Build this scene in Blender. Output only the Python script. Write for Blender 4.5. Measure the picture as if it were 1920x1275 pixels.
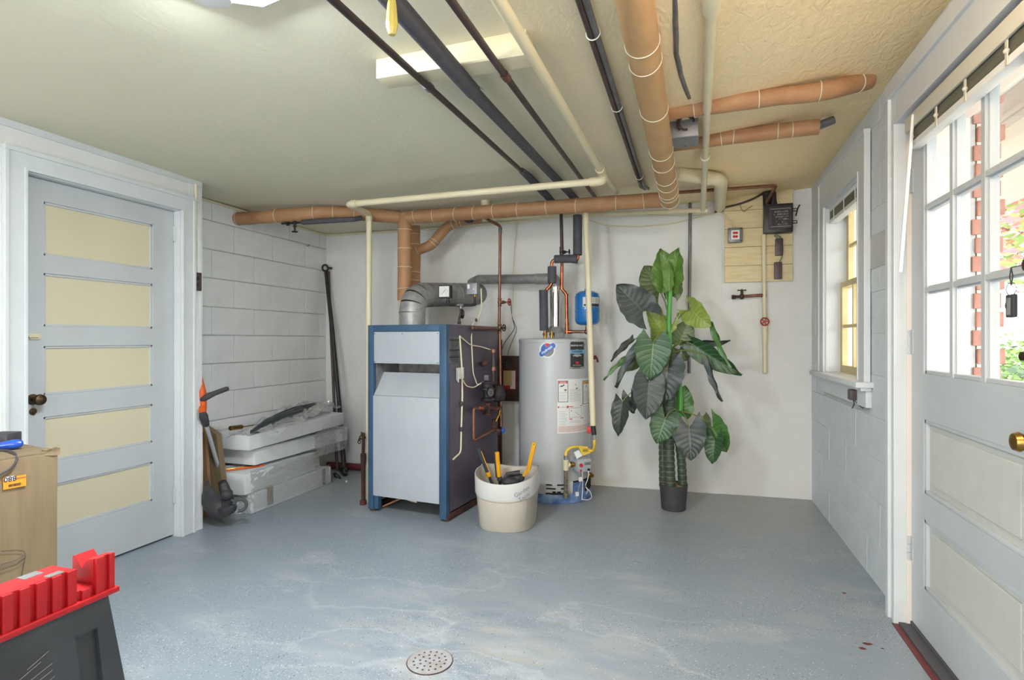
import bpy, bmesh, math, random
from mathutils import Vector, Matrix, noise
random.seed(7)
V = Vector
for o in list(bpy.data.objects): bpy.data.objects.remove(o, do_unlink=True)
SC = bpy.context.scene
COL = SC.collection

# ------------------------------------------------------------------ camera
FPX, CXV, HYV, CAMH = 1050.0, 1292.0, 636.5, 1.2
PSI = math.atan((CXV - 960) / FPX)
CS, SN = math.cos(PSI), math.sin(PSI)
cam_d = bpy.data.cameras.new('camera'); cam = bpy.data.objects.new('camera', cam_d); COL.objects.link(cam)
cam_d.sensor_width = 36; cam_d.lens = FPX / 1920 * 36; cam_d.clip_start = 0.02
cam_d.shift_y = -(637.5 - HYV) / 1920
cam.location = (0, 0, CAMH); cam.rotation_euler = (math.pi / 2, 0, PSI)
SC.camera = cam

# ------------------------------------------------------------------ world, sun, view
W = bpy.data.worlds.new('world'); SC.world = W; W.use_nodes = True
nt = W.node_tree; nt.nodes.clear()
wo = nt.nodes.new('ShaderNodeOutputWorld'); bg = nt.nodes.new('ShaderNodeBackground')
sky = nt.nodes.new('ShaderNodeTexSky'); sky.sky_type = 'HOSEK_WILKIE'; sky.sun_direction = V((0.5, -0.5, 0.6)).normalized()
sky.turbidity = 6; sky.ground_albedo = 0.4
mixw = nt.nodes.new('ShaderNodeMixRGB'); mixw.inputs[0].default_value = 0.75
mixw.inputs[2].default_value = (0.92, 0.95, 1.0, 1)
nt.links.new(sky.outputs[0], mixw.inputs[1]); nt.links.new(mixw.outputs[0], bg.inputs[0])
bg.inputs[1].default_value = 8.0
nt.links.new(bg.outputs[0], wo.inputs[0])
SC.view_settings.view_transform = 'Standard'; SC.view_settings.look = 'None'
SC.view_settings.exposure = 0.22; SC.view_settings.gamma = 1.0; SC.view_settings.use_curve_mapping = False

LED_POWER = 10.0       # W of each small panel of the ceiling lamp in view
REAR_POWER = 70.0    # W of an added fill light, unseen in the room behind the camera
REAR_COL = (0.95, 0.98, 1.0)
GLOBE_FILL_POWER = 200.0   # W of a soft fill light added out of view, well behind the camera
def area(name, loc, rot, sx, sy, power, col):
    l = bpy.data.lights.new(name, 'AREA'); l.shape = 'RECTANGLE'; l.size = sx; l.size_y = sy; l.energy = power; l.color = col
    o = bpy.data.objects.new(name, l); COL.objects.link(o); o.location = loc; o.rotation_euler = rot
    return o
area('rear_fill_light', (-0.75, -2.3, 2.1), (0, 0, 0), 1.2, 0.3, REAR_POWER, REAR_COL)
pl0 = bpy.data.lights.new('globe_fill', 'POINT'); pl0.energy = GLOBE_FILL_POWER; pl0.shadow_soft_size = 0.28; pl0.color = (0.93, 0.98, 1.0)
po = bpy.data.objects.new('globe_fill', pl0); COL.objects.link(po); po.location = (-1.7, -3.4, 1.15)
pl1 = bpy.data.lights.new('warm_fill', 'POINT'); pl1.energy = 60.0; pl1.shadow_soft_size = 0.2; pl1.color = (1.0, 0.90, 0.76)  # added warm fill, no visible source, behind the camera
po = bpy.data.objects.new('warm_fill', pl1); COL.objects.link(po); po.location = (0.2, -3.0, 1.1)

# ------------------------------------------------------------------ measuring helpers (photo pixel -> point on a known plane)
def ray(px, py):
    a = (px - 960) / FPX
    return V((a * CS - SN, CS + a * SN, (HYV - py) / FPX))
def PZ(px, py, z=0.0):
    d = ray(px, py); t = (z - CAMH) / d.z; return V((t * d.x, t * d.y, z))
def PX(px, py, x):
    d = ray(px, py); t = x / d.x; return V((x, t * d.y, CAMH + t * d.z))
def PY(px, py, y):
    d = ray(px, py); t = y / d.y; return V((t * d.x, y, CAMH + t * d.z))
def PPL(px, py, p, n):
    d = ray(px, py); o = V((0, 0, CAMH)); t = (V(p) - o).dot(n) / d.dot(n); return o + d * t
def yw(x): return 4.52 + 0.036 * (x + 3.05)            # the back wall is very slightly out of square
def zceil(x, y):
    z = 2.195 + max(0, x + 2.5) * 0.03 + max(0, x) * 0.045
    if x > 0: z += x * 0.025 * (4.6 - y)
    return z
def lin(c):
    return tuple(((v / 255) / 12.92 if v / 255 <= 0.04045 else ((v / 255 + 0.055) / 1.055) ** 2.4) for v in c)

# ------------------------------------------------------------------ materials
def mat(name, col, rough=0.6, metal=0.0, var=None, vscale=3.0, vamt=0.5, bump=0.0, bscale=60.0, bump2=0.0, b2scale=8.0,
        spec=0.5, trans=0.0, coords='Object', stretch=None, coat=0.0):
    m = bpy.data.materials.new(name); m.use_nodes = True
    t = m.node_tree; n = t.nodes; b = n['Principled BSDF']
    c = lin(col) + (1,)
    b.inputs['Base Color'].default_value = c
    b.inputs['Roughness'].default_value = rough; b.inputs['Metallic'].default_value = metal
    b.inputs['Specular IOR Level'].default_value = spec
    b.inputs['Coat Weight'].default_value = coat
    if trans: b.inputs['Transmission Weight'].default_value = trans
    tc = n.new('ShaderNodeTexCoord'); src = tc.outputs[coords]
    if stretch:
        mp = n.new('ShaderNodeMapping'); mp.inputs['Scale'].default_value = stretch
        t.links.new(src, mp.inputs[0]); src = mp.outputs[0]
    if var:
        ns = n.new('ShaderNodeTexNoise'); ns.inputs['Scale'].default_value = vscale; ns.inputs['Detail'].default_value = 5
        ns.inputs['Roughness'].default_value = 0.6
        rp = n.new('ShaderNodeValToRGB'); rp.color_ramp.elements[0].position = 0.5 - vamt / 2 * 0.6; rp.color_ramp.elements[1].position = 0.5 + vamt / 2 * 0.6
        rp.color_ramp.elements[0].color = c; rp.color_ramp.elements[1].color = lin(var) + (1,)
        t.links.new(src, ns.inputs[0]); t.links.new(ns.outputs[0], rp.inputs[0]); t.links.new(rp.outputs[0], b.inputs['Base Color'])
    prev = None
    for st, scl in ((bump, bscale), (bump2, b2scale)):
        if st:
            nb = n.new('ShaderNodeTexNoise'); nb.inputs['Scale'].default_value = scl; nb.inputs['Detail'].default_value = 4
            bp = n.new('ShaderNodeBump'); bp.inputs['Strength'].default_value = min(1, st); bp.inputs['Distance'].default_value = 0.01 * max(1, st)
            t.links.new(src, nb.inputs[0]); t.links.new(nb.outputs[0], bp.inputs['Height'])
            if prev: t.links.new(prev, bp.inputs['Normal'])
            prev = bp.outputs[0]
    if prev: t.links.new(prev, b.inputs['Normal'])
    return m
M = {}
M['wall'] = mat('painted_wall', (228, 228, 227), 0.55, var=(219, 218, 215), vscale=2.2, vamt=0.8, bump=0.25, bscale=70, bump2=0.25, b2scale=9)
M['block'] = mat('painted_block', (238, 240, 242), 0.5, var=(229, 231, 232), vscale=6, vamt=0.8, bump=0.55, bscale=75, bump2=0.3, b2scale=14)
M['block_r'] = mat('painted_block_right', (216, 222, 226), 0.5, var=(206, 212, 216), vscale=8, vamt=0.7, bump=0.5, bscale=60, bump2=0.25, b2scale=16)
M['mortar'] = mat('painted_mortar', (196, 197, 196), 0.6, bump=0.4, bscale=60)
M['trimw'] = mat('white_gloss_trim', (214, 218, 220), 0.35, var=(205, 209, 212), vscale=5, vamt=0.7, bump=0.06, bscale=40)
M['doorw'] = mat('white_door_paint', (190, 195, 199), 0.38, var=(183, 187, 189), vscale=4, vamt=0.8, bump=0.05, bscale=30)
M['paintpatch'] = mat('grey_primer', (196, 196, 190), 0.6, var=(190, 190, 184), vscale=9)
M['cream'] = mat('cream_paint', (224, 214, 184), 0.45, var=(214, 203, 170), vscale=5, vamt=0.8, bump=0.05, bscale=40)
M['creamy_sash'] = mat('cream_sash', (218, 200, 150), 0.5, var=(203, 182, 128), vscale=7)
M['plank'] = mat('cream_plank', (226, 210, 172), 0.5, var=(212, 190, 140), vscale=5, stretch=(1, 4, 8), bump=0.08, bscale=30)
M['kraft'] = mat('kraft_paper', (182, 138, 100), 0.6, var=(162, 118, 82), vscale=7, vamt=0.8, bump=0.35, bscale=22, bump2=0.2, b2scale=60)
M['kraftl'] = mat('pale_kraft_paper', (198, 160, 114), 0.6, var=(184, 144, 100), vscale=7, vamt=0.8, bump=0.25, bscale=22)
M['string'] = mat('white_string', (232, 226, 212), 0.8)
M['blackfoam'] = mat('black_foam', (82, 82, 90), 0.75, var=(72, 71, 78), vscale=20, bump=0.1, bscale=80)
M['darkpipe'] = mat('old_copper_dark', (84, 68, 66), 0.45, metal=0.35, var=(70, 58, 58), vscale=14)
M['copper'] = mat('bright_copper', (196, 116, 80), 0.28, metal=1.0, var=(150, 84, 60), vscale=16)
M['oldcopper'] = mat('aged_copper', (150, 104, 84), 0.4, metal=0.7, var=(118, 84, 72), vscale=18)
M['iron'] = mat('dark_iron', (62, 56, 58), 0.5, metal=0.5, var=(48, 43, 44), vscale=25)
M['greypipe'] = mat('grey_conduit', (128, 128, 132), 0.4, metal=0.6, var=(104, 104, 110), vscale=10)
M['galv'] = mat('galvanised_steel', (180, 180, 180), 0.42, metal=0.35, var=(138, 138, 140), vscale=28, vamt=0.9)
M['galvd'] = mat('dull_galvanised_steel', (158, 156, 156), 0.5, metal=0.15, var=(118, 116, 120), vscale=12)
M['chrome'] = mat('polished_vent_steel', (215, 215, 215), 0.14, metal=1.0)
M['blue'] = mat('boiler_blue', (58, 88, 118), 0.35, var=(50, 78, 106), vscale=6)
M['navy'] = mat('boiler_navy_side', (80, 76, 92), 0.28, var=(94, 84, 92), vscale=5, vamt=0.9, bump=0.04, bscale=8)
M['greyenamel'] = mat('light_grey_enamel', (174, 180, 187), 0.4, var=(169, 175, 182), vscale=5)
M['tank'] = mat('heater_grey_enamel', (180, 182, 185), 0.3, coat=0.3)
M['bluebase'] = mat('blue_foil_base', (44, 84, 160), 0.4, var=(120, 150, 190), vscale=12, vamt=0.5)
M['tankblue'] = mat('blue_tank_enamel', (30, 112, 186), 0.28, coat=0.4)
M['black'] = mat('black_plastic', (34, 33, 36), 0.4)
M['blackm'] = mat('matt_black', (54, 53, 57), 0.6, var=(66, 64, 68), vscale=20)
M['dark'] = mat('very_dark', (20, 16, 17), 0.8)
M['rust'] = mat('rusty_steel', (84, 50, 40), 0.8, var=(50, 34, 32), vscale=10)
M['brownp'] = mat('brown_bakelite', (78, 64, 66), 0.4)
M['brass'] = mat('brass', (176, 140, 70), 0.3, metal=1.0, var=(130, 100, 56), vscale=20)
M['bronze'] = mat('dark_bronze', (104, 84, 62), 0.35, metal=0.9, var=(74, 60, 48), vscale=20)
M['red'] = mat('red_plastic', (178, 24, 32), 0.4, var=(164, 20, 28), vscale=6)
M['redpaint'] = mat('red_handwheel', (160, 40, 38), 0.45)
M['redpipe'] = mat('dark_red_pipe', (116, 46, 46), 0.5, var=(96, 38, 40), vscale=8)
M['charcoal'] = mat('charcoal_plastic', (58, 64, 72), 0.45, var=(48, 52, 58), vscale=7, bump=0.05, bscale=120)
M['yellow'] = mat('yellow_handle', (232, 168, 30), 0.4)
M['gasyellow'] = mat('yellow_gas_hose', (232, 196, 70), 0.4)
M['orange'] = mat('orange_plastic', (222, 96, 30), 0.4)
M['alu'] = mat('aluminium_tube', (205, 207, 214), 0.35, metal=0.35)
M['white'] = mat('white_plastic', (232, 232, 230), 0.4)
M['paper'] = mat('white_label_paper', (224, 224, 222), 0.6)
M['pink'] = mat('pink_label_print', (222, 200, 196), 0.6)
M['ink'] = mat('black_print', (50, 48, 50), 0.6)
M['greyink'] = mat('grey_print', (130, 130, 132), 0.6)
M['redink'] = mat('red_print', (196, 40, 44), 0.5)
M['orangeink'] = mat('orange_print', (214, 150, 60), 0.5)
M['blueink'] = mat('blue_print', (36, 92, 176), 0.4)
M['skyink'] = mat('light_blue_print', (120, 170, 205), 0.4)
M['foil'] = mat('silver_foil', (190, 190, 192), 0.25, metal=0.8)
M['card'] = mat('cardboard', (132, 114, 86), 0.75, var=(122, 104, 79), vscale=5, stretch=(8, 8, 0.6), bump=0.06, bscale=90)
M['carddark'] = mat('brown_cardboard', (150, 112, 76), 0.75, var=(130, 95, 64), vscale=4)
M['foam'] = mat('white_styrofoam', (226, 229, 232), 0.75, var=(216, 219, 222), vscale=10, bump=0.2, bscale=180, bump2=0.1, b2scale=14)
M['bin'] = mat('cream_rubber_bin', (196, 188, 176), 0.5, var=(188, 180, 167), vscale=50, stretch=(1, 1, 3), bump=0.06, bscale=120)
M['binrim'] = mat('smooth_bin_band', (198, 197, 194), 0.4)
M['orangelabel'] = mat('orange_label', (234, 150, 40), 0.6)
M['soil'] = mat('tan_pot_filler', (176, 140, 96), 0.8, var=(150, 116, 78), vscale=40)
M['trunk'] = mat('green_trunk', (66, 80, 62), 0.5, var=(50, 62, 52), vscale=12)
M['trunkring'] = mat('pale_trunk_ring', (140, 146, 122), 0.6)
M['stemgreen'] = mat('bright_green_stem', (80, 160, 64), 0.4)
M['petiole'] = mat('olive_petiole', (116, 130, 66), 0.5)
M['manila'] = mat('manila_paper', (196, 172, 128), 0.6)
M['greybox'] = mat('grey_steel_box', (134, 134, 140), 0.4, metal=0.3)
M['slat'] = mat('blind_slats', (206, 202, 188), 0.4)
M['slatd'] = mat('blind_slats_stack', (150, 146, 128), 0.5)
M['blueplastic'] = mat('blue_tool_handle', (30, 76, 180), 0.3, coat=0.3)
M['rubber'] = mat('grey_rubber', (80, 80, 84), 0.6)
M['brick'] = mat('red_brick', (184, 136, 122), 0.8, var=(168, 116, 100), vscale=20, bump=0.3, bscale=80)
M['lime'] = mat('brick_mortar', (224, 214, 202), 0.9)
M['porch'] = mat('porch_paint', (224, 214, 206), 0.6)
M['porchc'] = mat('porch_ceiling_paint', (168, 156, 142), 0.7)
M['bark'] = mat('tree_bark', (96, 78, 64), 0.9, bump=0.4, bscale=20)
M['grass'] = mat('garden_slope', (140, 150, 120), 0.9, var=(170, 172, 150), vscale=3, bump=0.5, bscale=10)
M['cloudyknob'] = mat('yellowed_resin', (188, 172, 92), 0.25, coat=0.5, bump=0.3, bscale=60)

def glassmat(name, tint=(1, 1, 1), gl=0.07, rough=0.02, dif=0.0, bump=0):
    m = bpy.data.materials.new(name); m.use_nodes = True; t = m.node_tree; n = t.nodes; n.clear()
    out = n.new('ShaderNodeOutputMaterial'); tr = n.new('ShaderNodeBsdfTransparent'); g = n.new('ShaderNodeBsdfGlossy')
    tr.inputs[0].default_value = tint + (1,); g.inputs['Roughness'].default_value = rough
    mx = n.new('ShaderNodeMixShader'); mx.inputs[0].default_value = gl
    t.links.new(tr.outputs[0], mx.inputs[1]); t.links.new(g.outputs[0], mx.inputs[2]); last = mx.outputs[0]
    if dif:
        d = n.new('ShaderNodeBsdfDiffuse'); d.inputs[0].default_value = (0.8, 0.82, 0.82, 1)
        m2 = n.new('ShaderNodeMixShader'); m2.inputs[0].default_value = dif
        t.links.new(last, m2.inputs[1]); t.links.new(d.outputs[0], m2.inputs[2]); last = m2.outputs[0]
    if bump:
        nb = n.new('ShaderNodeTexNoise'); nb.inputs['Scale'].default_value = 40; bp = n.new('ShaderNodeBump'); bp.inputs['Strength'].default_value = bump
        tc = n.new('ShaderNodeTexCoord'); t.links.new(tc.outputs['Object'], nb.inputs[0]); t.links.new(nb.outputs[0], bp.inputs['Height']); t.links.new(bp.outputs[0], g.inputs['Normal'])
    t.links.new(last, out.inputs[0]); return m
M['glass'] = glassmat('window_glass')
M['wrap'] = glassmat('clear_plastic_wrap', (0.97, 0.97, 0.97), 0.26, 0.12, 0.22, 1.0)

def emat(name, col, st):
    m = bpy.data.materials.new(name); m.use_nodes = True; b = m.node_tree.nodes['Principled BSDF']
    b.inputs['Emission Color'].default_value = col + (1,); b.inputs['Emission Strength'].default_value = st
    b.inputs['Base Color'].default_value = (0.9, 0.9, 0.9, 1); return m
M['led'] = emat('led_panel_on', (0.93, 0.97, 1.0), 14)

def leafmat(name, c1, c2, vein, rough=0.38):
    m = bpy.data.materials.new(name); m.use_nodes = True; t = m.node_tree; n = t.nodes; b = n['Principled BSDF']
    uv = n.new('ShaderNodeUVMap'); sp = n.new('ShaderNodeSeparateXYZ'); t.links.new(uv.outputs[0], sp.inputs[0])
    def mth(op, a, bb=None):
        k = n.new('ShaderNodeMath'); k.operation = op
        for i, v in enumerate((a, bb)):
            if v is None: continue
            if isinstance(v, (int, float)): k.inputs[i].default_value = v
            else: t.links.new(v, k.inputs[i])
        return k.outputs[0]
    au = mth('ABSOLUTE', mth('MULTIPLY', mth('SUBTRACT', sp.outputs[0], 0.5), 2.0))
    ph = mth('FRACT', mth('MULTIPLY', mth('SUBTRACT', sp.outputs[1], mth('MULTIPLY', au, 0.28)), 8.0))
    side = mth('LESS_THAN', mth('ABSOLUTE', mth('SUBTRACT', ph, 0.5)), mth('SUBTRACT', 0.085, mth('MULTIPLY', au, 0.06)))
    mid = mth('LESS_THAN', au, 0.035)
    vn = mth('MAXIMUM', side, mid)
    ns = n.new('ShaderNodeTexNoise'); ns.inputs['Scale'].default_value = 9; tc = n.new('ShaderNodeTexCoord'); t.links.new(tc.outputs['Object'], ns.inputs[0])
    mx = n.new('ShaderNodeMixRGB'); mx.inputs[1].default_value = lin(c1) + (1,); mx.inputs[2].default_value = lin(c2) + (1,); t.links.new(ns.outputs[0], mx.inputs[0])
    m2 = n.new('ShaderNodeMixRGB'); m2.inputs[2].default_value = lin(vein) + (1,); t.links.new(mx.outputs[0], m2.inputs[1])
    t.links.new(mth('MULTIPLY', vn, 0.55), m2.inputs[0]); t.links.new(m2.outputs[0], b.inputs['Base Color'])
    b.inputs['Roughness'].default_value = rough
    return m
M['leaf_dark'] = leafmat('leaf_dark_grey', (46, 54, 52), (62, 70, 68), (88, 102, 84))
M['leaf_deep'] = leafmat('leaf_deep_green', (40, 74, 48), (56, 92, 56), (124, 152, 92))
M['leaf_mid'] = leafmat('leaf_mid_green', (62, 104, 50), (80, 124, 62), (128, 160, 90))
M['leaf_light'] = leafmat('leaf_yellow_green', (128, 148, 62), (142, 160, 76), (176, 186, 110))
M['leaf_bright'] = leafmat('leaf_bright_green', (88, 124, 52), (108, 142, 66), (146, 172, 96))
M['leaf_olive'] = leafmat('leaf_olive', (80, 96, 56), (98, 112, 70), (136, 146, 96))

def floor_mat():
    m = bpy.data.materials.new('flaked_floor_paint'); m.use_nodes = True; t = m.node_tree; n = t.nodes; b = n['Principled BSDF']
    tc = n.new('ShaderNodeTexCoord'); src = tc.outputs['Object']
    def mth(op, a, bb=None):
        k = n.new('ShaderNodeMath'); k.operation = op
        for i, v in enumerate((a, bb)):
            if v is None: continue
            if isinstance(v, (int, float)): k.inputs[i].default_value = v
            else: t.links.new(v, k.inputs[i])
        return k.outputs[0]
    def nz(s, d=4, st=None):
        k = n.new('ShaderNodeTexNoise'); k.inputs['Scale'].default_value = s; k.inputs['Detail'].default_value = d
        if st:
            mp = n.new('ShaderNodeMapping'); mp.inputs['Scale'].default_value = st; t.links.new(src, mp.inputs[0]); t.links.new(mp.outputs[0], k.inputs[0])
        else: t.links.new(src, k.inputs[0])
        return k.outputs[0]
    def ramp(x, lo, hi):
        k = n.new('ShaderNodeMapRange'); k.inputs[1].default_value = lo; k.inputs[2].default_value = hi; t.links.new(x, k.inputs[0]); return k.outputs[0]
    def mix(f, c1, c2):
        k = n.new('ShaderNodeMixRGB')
        for i, v in ((0, f), (1, c1), (2, c2)):
            if isinstance(v, tuple): k.inputs[i].default_value = lin(v) + (1,)
            else: t.links.new(v, k.inputs[i])
        return k.outputs[0]
    base = mix(ramp(nz(1.6), 0.35, 0.65), (138, 149, 160), (145, 155, 165))
    # worn greyer and browner paint near the back wall and around the drain
    base = mix(mth('MULTIPLY', ramp(nz(2.3, 8, (1.0, 2.2, 1)), 0.55, 0.72), 0.45), base, (180, 184, 186))
    sx = n.new('ShaderNodeSeparateXYZ'); t.links.new(src, sx.inputs[0])
    # worn patch round the drain
    dx_ = mth('SUBTRACT', sx.outputs[0], 0.50); dy_ = mth('SUBTRACT', sx.outputs[1], 2.12)
    dd_ = mth('SQRT', mth('ADD', mth('MULTIPLY', dx_, dx_), mth('MULTIPLY', mth('MULTIPLY', dy_, dy_), 2.5)))
    near = mth('SUBTRACT', 1.0, ramp(dd_, 0.15, 0.95))
    base = mix(mth('MULTIPLY', mth('MULTIPLY', near, ramp(nz(6, 8, (0.6, 1.6, 1)), 0.40, 0.70)), 0.75), base, (188, 190, 188))
    base = mix(mth('MULTIPLY', mth('MULTIPLY', near, ramp(nz(9, 8, (0.5, 2.0, 1)), 0.52, 0.68)), 0.45), base, (180, 170, 154))
    ln = mth('SUBTRACT', 1.0, ramp(mth('ABSOLUTE', mth('SUBTRACT', nz(1.1, 7, (0.8, 1.6, 1)), 0.5)), 0.002, 0.014))
    wide = mth('SUBTRACT', 1.0, ramp(dd_, 0.4, 1.8))
    base = mix(mth('MULTIPLY', mth('MULTIPLY', ln, wide), 0.32), base, (196, 202, 204))
    back = mth('MULTIPLY', ramp(sx.outputs[1], 3.3, 4.4), 0.55)
    base = mix(back, base, (164, 164, 158))
    flake_mask = mth('ADD', mth('MULTIPLY', ramp(nz(2.4, 5, (0.8, 1.5, 1)), 0.44, 0.64), 0.85), 0.12)
    for seed, scl, colr, thr in ((0, 84, (228, 230, 228), 0.09), (5.3, 74, (56, 60, 68), 0.10), (9.1, 150, (222, 226, 226), 0.15), (13.7, 140, (78, 82, 90), 0.15)):
        mp = n.new('ShaderNodeMapping'); mp.inputs['Location'].default_value = (seed, seed * 1.7, 0); mp.inputs['Scale'].default_value = (1, 1, 1)
        t.links.new(src, mp.inputs[0])
        vo = n.new('ShaderNodeTexVoronoi'); vo.voronoi_dimensions = '2D'; vo.inputs['Scale'].default_value = scl; t.links.new(mp.outputs[0], vo.inputs['Vector'])
        sel = n.new('ShaderNodeSeparateColor'); t.links.new(vo.outputs['Color'], sel.inputs[0])
        on = mth('LESS_THAN', sel.outputs[0], mth('MULTIPLY', flake_mask, 0.17))
        sz = mth('LESS_THAN', vo.outputs['Distance'], mth('ADD', thr, mth('MULTIPLY', sel.outputs[1], 0.10)))
        base = mix(mth('MULTIPLY', mth('MULTIPLY', on, sz), 0.85), base, colr)
    t.links.new(base, b.inputs['Base Color'])
    b.inputs['Roughness'].default_value = 0.38
    bp = n.new('ShaderNodeBump'); bp.inputs['Strength'].default_value = 0.10; bp.inputs['Distance'].default_value = 0.006
    t.links.new(nz(14, 5), bp.inputs['Height']); t.links.new(bp.outputs[0], b.inputs['Normal'])
    return m
M['floor'] = floor_mat()

def ceil_mat():
    m = mat('beige_trowelled_ceiling', (222, 209, 176), 0.7)
    t = m.node_tree; n = t.nodes; b = n['Principled BSDF']
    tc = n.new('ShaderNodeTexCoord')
    # rough yellow plaster window-side, greyer elsewhere; warm and cool light put into both colours
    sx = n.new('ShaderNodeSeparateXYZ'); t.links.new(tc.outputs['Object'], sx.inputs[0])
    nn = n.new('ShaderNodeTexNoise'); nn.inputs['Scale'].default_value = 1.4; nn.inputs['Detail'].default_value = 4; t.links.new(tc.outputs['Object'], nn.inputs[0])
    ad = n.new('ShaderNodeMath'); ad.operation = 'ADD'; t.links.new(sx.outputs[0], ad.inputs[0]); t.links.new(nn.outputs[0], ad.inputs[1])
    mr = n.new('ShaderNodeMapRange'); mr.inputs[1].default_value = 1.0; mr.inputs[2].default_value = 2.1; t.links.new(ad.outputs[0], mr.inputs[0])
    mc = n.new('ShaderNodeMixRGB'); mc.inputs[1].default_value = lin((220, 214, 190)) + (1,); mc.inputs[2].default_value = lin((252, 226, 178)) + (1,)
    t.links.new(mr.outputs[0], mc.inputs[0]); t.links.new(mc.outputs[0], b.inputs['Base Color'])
    mp = n.new('ShaderNodeMapping'); mp.inputs['Scale'].default_value = (1, 0.5, 1)
    t.links.new(tc.outputs['Object'], mp.inputs[0])
    n1 = n.new('ShaderNodeTexNoise'); n1.inputs['Scale'].default_value = 26; n1.inputs['Detail'].default_value = 5; n1.inputs['Distortion'].default_value = 1.6
    n2 = n.new('ShaderNodeTexNoise'); n2.inputs['Scale'].default_value = 1.7
    t.links.new(mp.outputs[0], n1.inputs[0]); t.links.new(mp.outputs[0], n2.inputs[0])
    b1 = n.new('ShaderNodeBump'); b1.inputs['Strength'].default_value = 0.55; ms = n.new('ShaderNodeMath'); ms.operation = 'MULTIPLY_ADD'; ms.inputs[1].default_value = 0.5; ms.inputs[2].default_value = 0.14; t.links.new(mr.outputs[0], ms.inputs[0]); t.links.new(ms.outputs[0], b1.inputs['Strength']); b1.inputs['Distance'].default_value = 0.012; t.links.new(n1.outputs[0], b1.inputs['Height'])
    b2 = n.new('ShaderNodeBump'); b2.inputs['Strength'].default_value = 0.3; b2.inputs['Distance'].default_value = 0.06; t.links.new(n2.outputs[0], b2.inputs['Height'])
    t.links.new(b1.outputs[0], b2.inputs['Normal']); t.links.new(b2.outputs[0], b.inputs['Normal'])
    return m
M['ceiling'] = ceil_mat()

def panel_mat():   # beige filler inside each panel with ragged white edges, from each panel's UV
    m = mat('door_panel_beige', (212, 204, 178), 0.5)
    t = m.node_tree; n = t.nodes; b = n['Principled BSDF']
    uv = n.new('ShaderNodeUVMap'); ns = n.new('ShaderNodeTexNoise'); ns.inputs['Scale'].default_value = 5; ns.inputs['Detail'].default_value = 6
    tc = n.new('ShaderNodeTexCoord'); t.links.new(tc.outputs['Object'], ns.inputs[0])
    sp = n.new('ShaderNodeSeparateXYZ'); t.links.new(uv.outputs[0], sp.inputs[0])
    def mth(op, a, bb=None):
        k = n.new('ShaderNodeMath'); k.operation = op
        for i, v in enumerate((a, bb)):
            if v is None: continue
            if isinstance(v, (int, float)): k.inputs[i].default_value = v
            else: t.links.new(v, k.inputs[i])
        return k.outputs[0]
    dx = mth('MULTIPLY', mth('SUBTRACT', 0.5, mth('ABSOLUTE', mth('SUBTRACT', sp.outputs[0], 0.5))), 2.9)
    dy = mth('SUBTRACT', 0.5, mth('ABSOLUTE', mth('SUBTRACT', sp.outputs[1], 0.5)))
    d = mth('ADD', mth('MINIMUM', dx, dy), mth('MULTIPLY', mth('SUBTRACT', ns.outputs[0], 0.5), 0.16))
    f = mth('GREATER_THAN', d, 0.035)
    mx = n.new('ShaderNodeMixRGB'); mx.inputs[1].default_value = lin((213, 216, 214)) + (1,); mx.inputs[2].default_value = lin((208, 200, 172)) + (1,)
    t.links.new(f, mx.inputs[0]); t.links.new(mx.outputs[0], b.inputs['Base Color'])
    return m
M['doorpanel'] = panel_mat()

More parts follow.
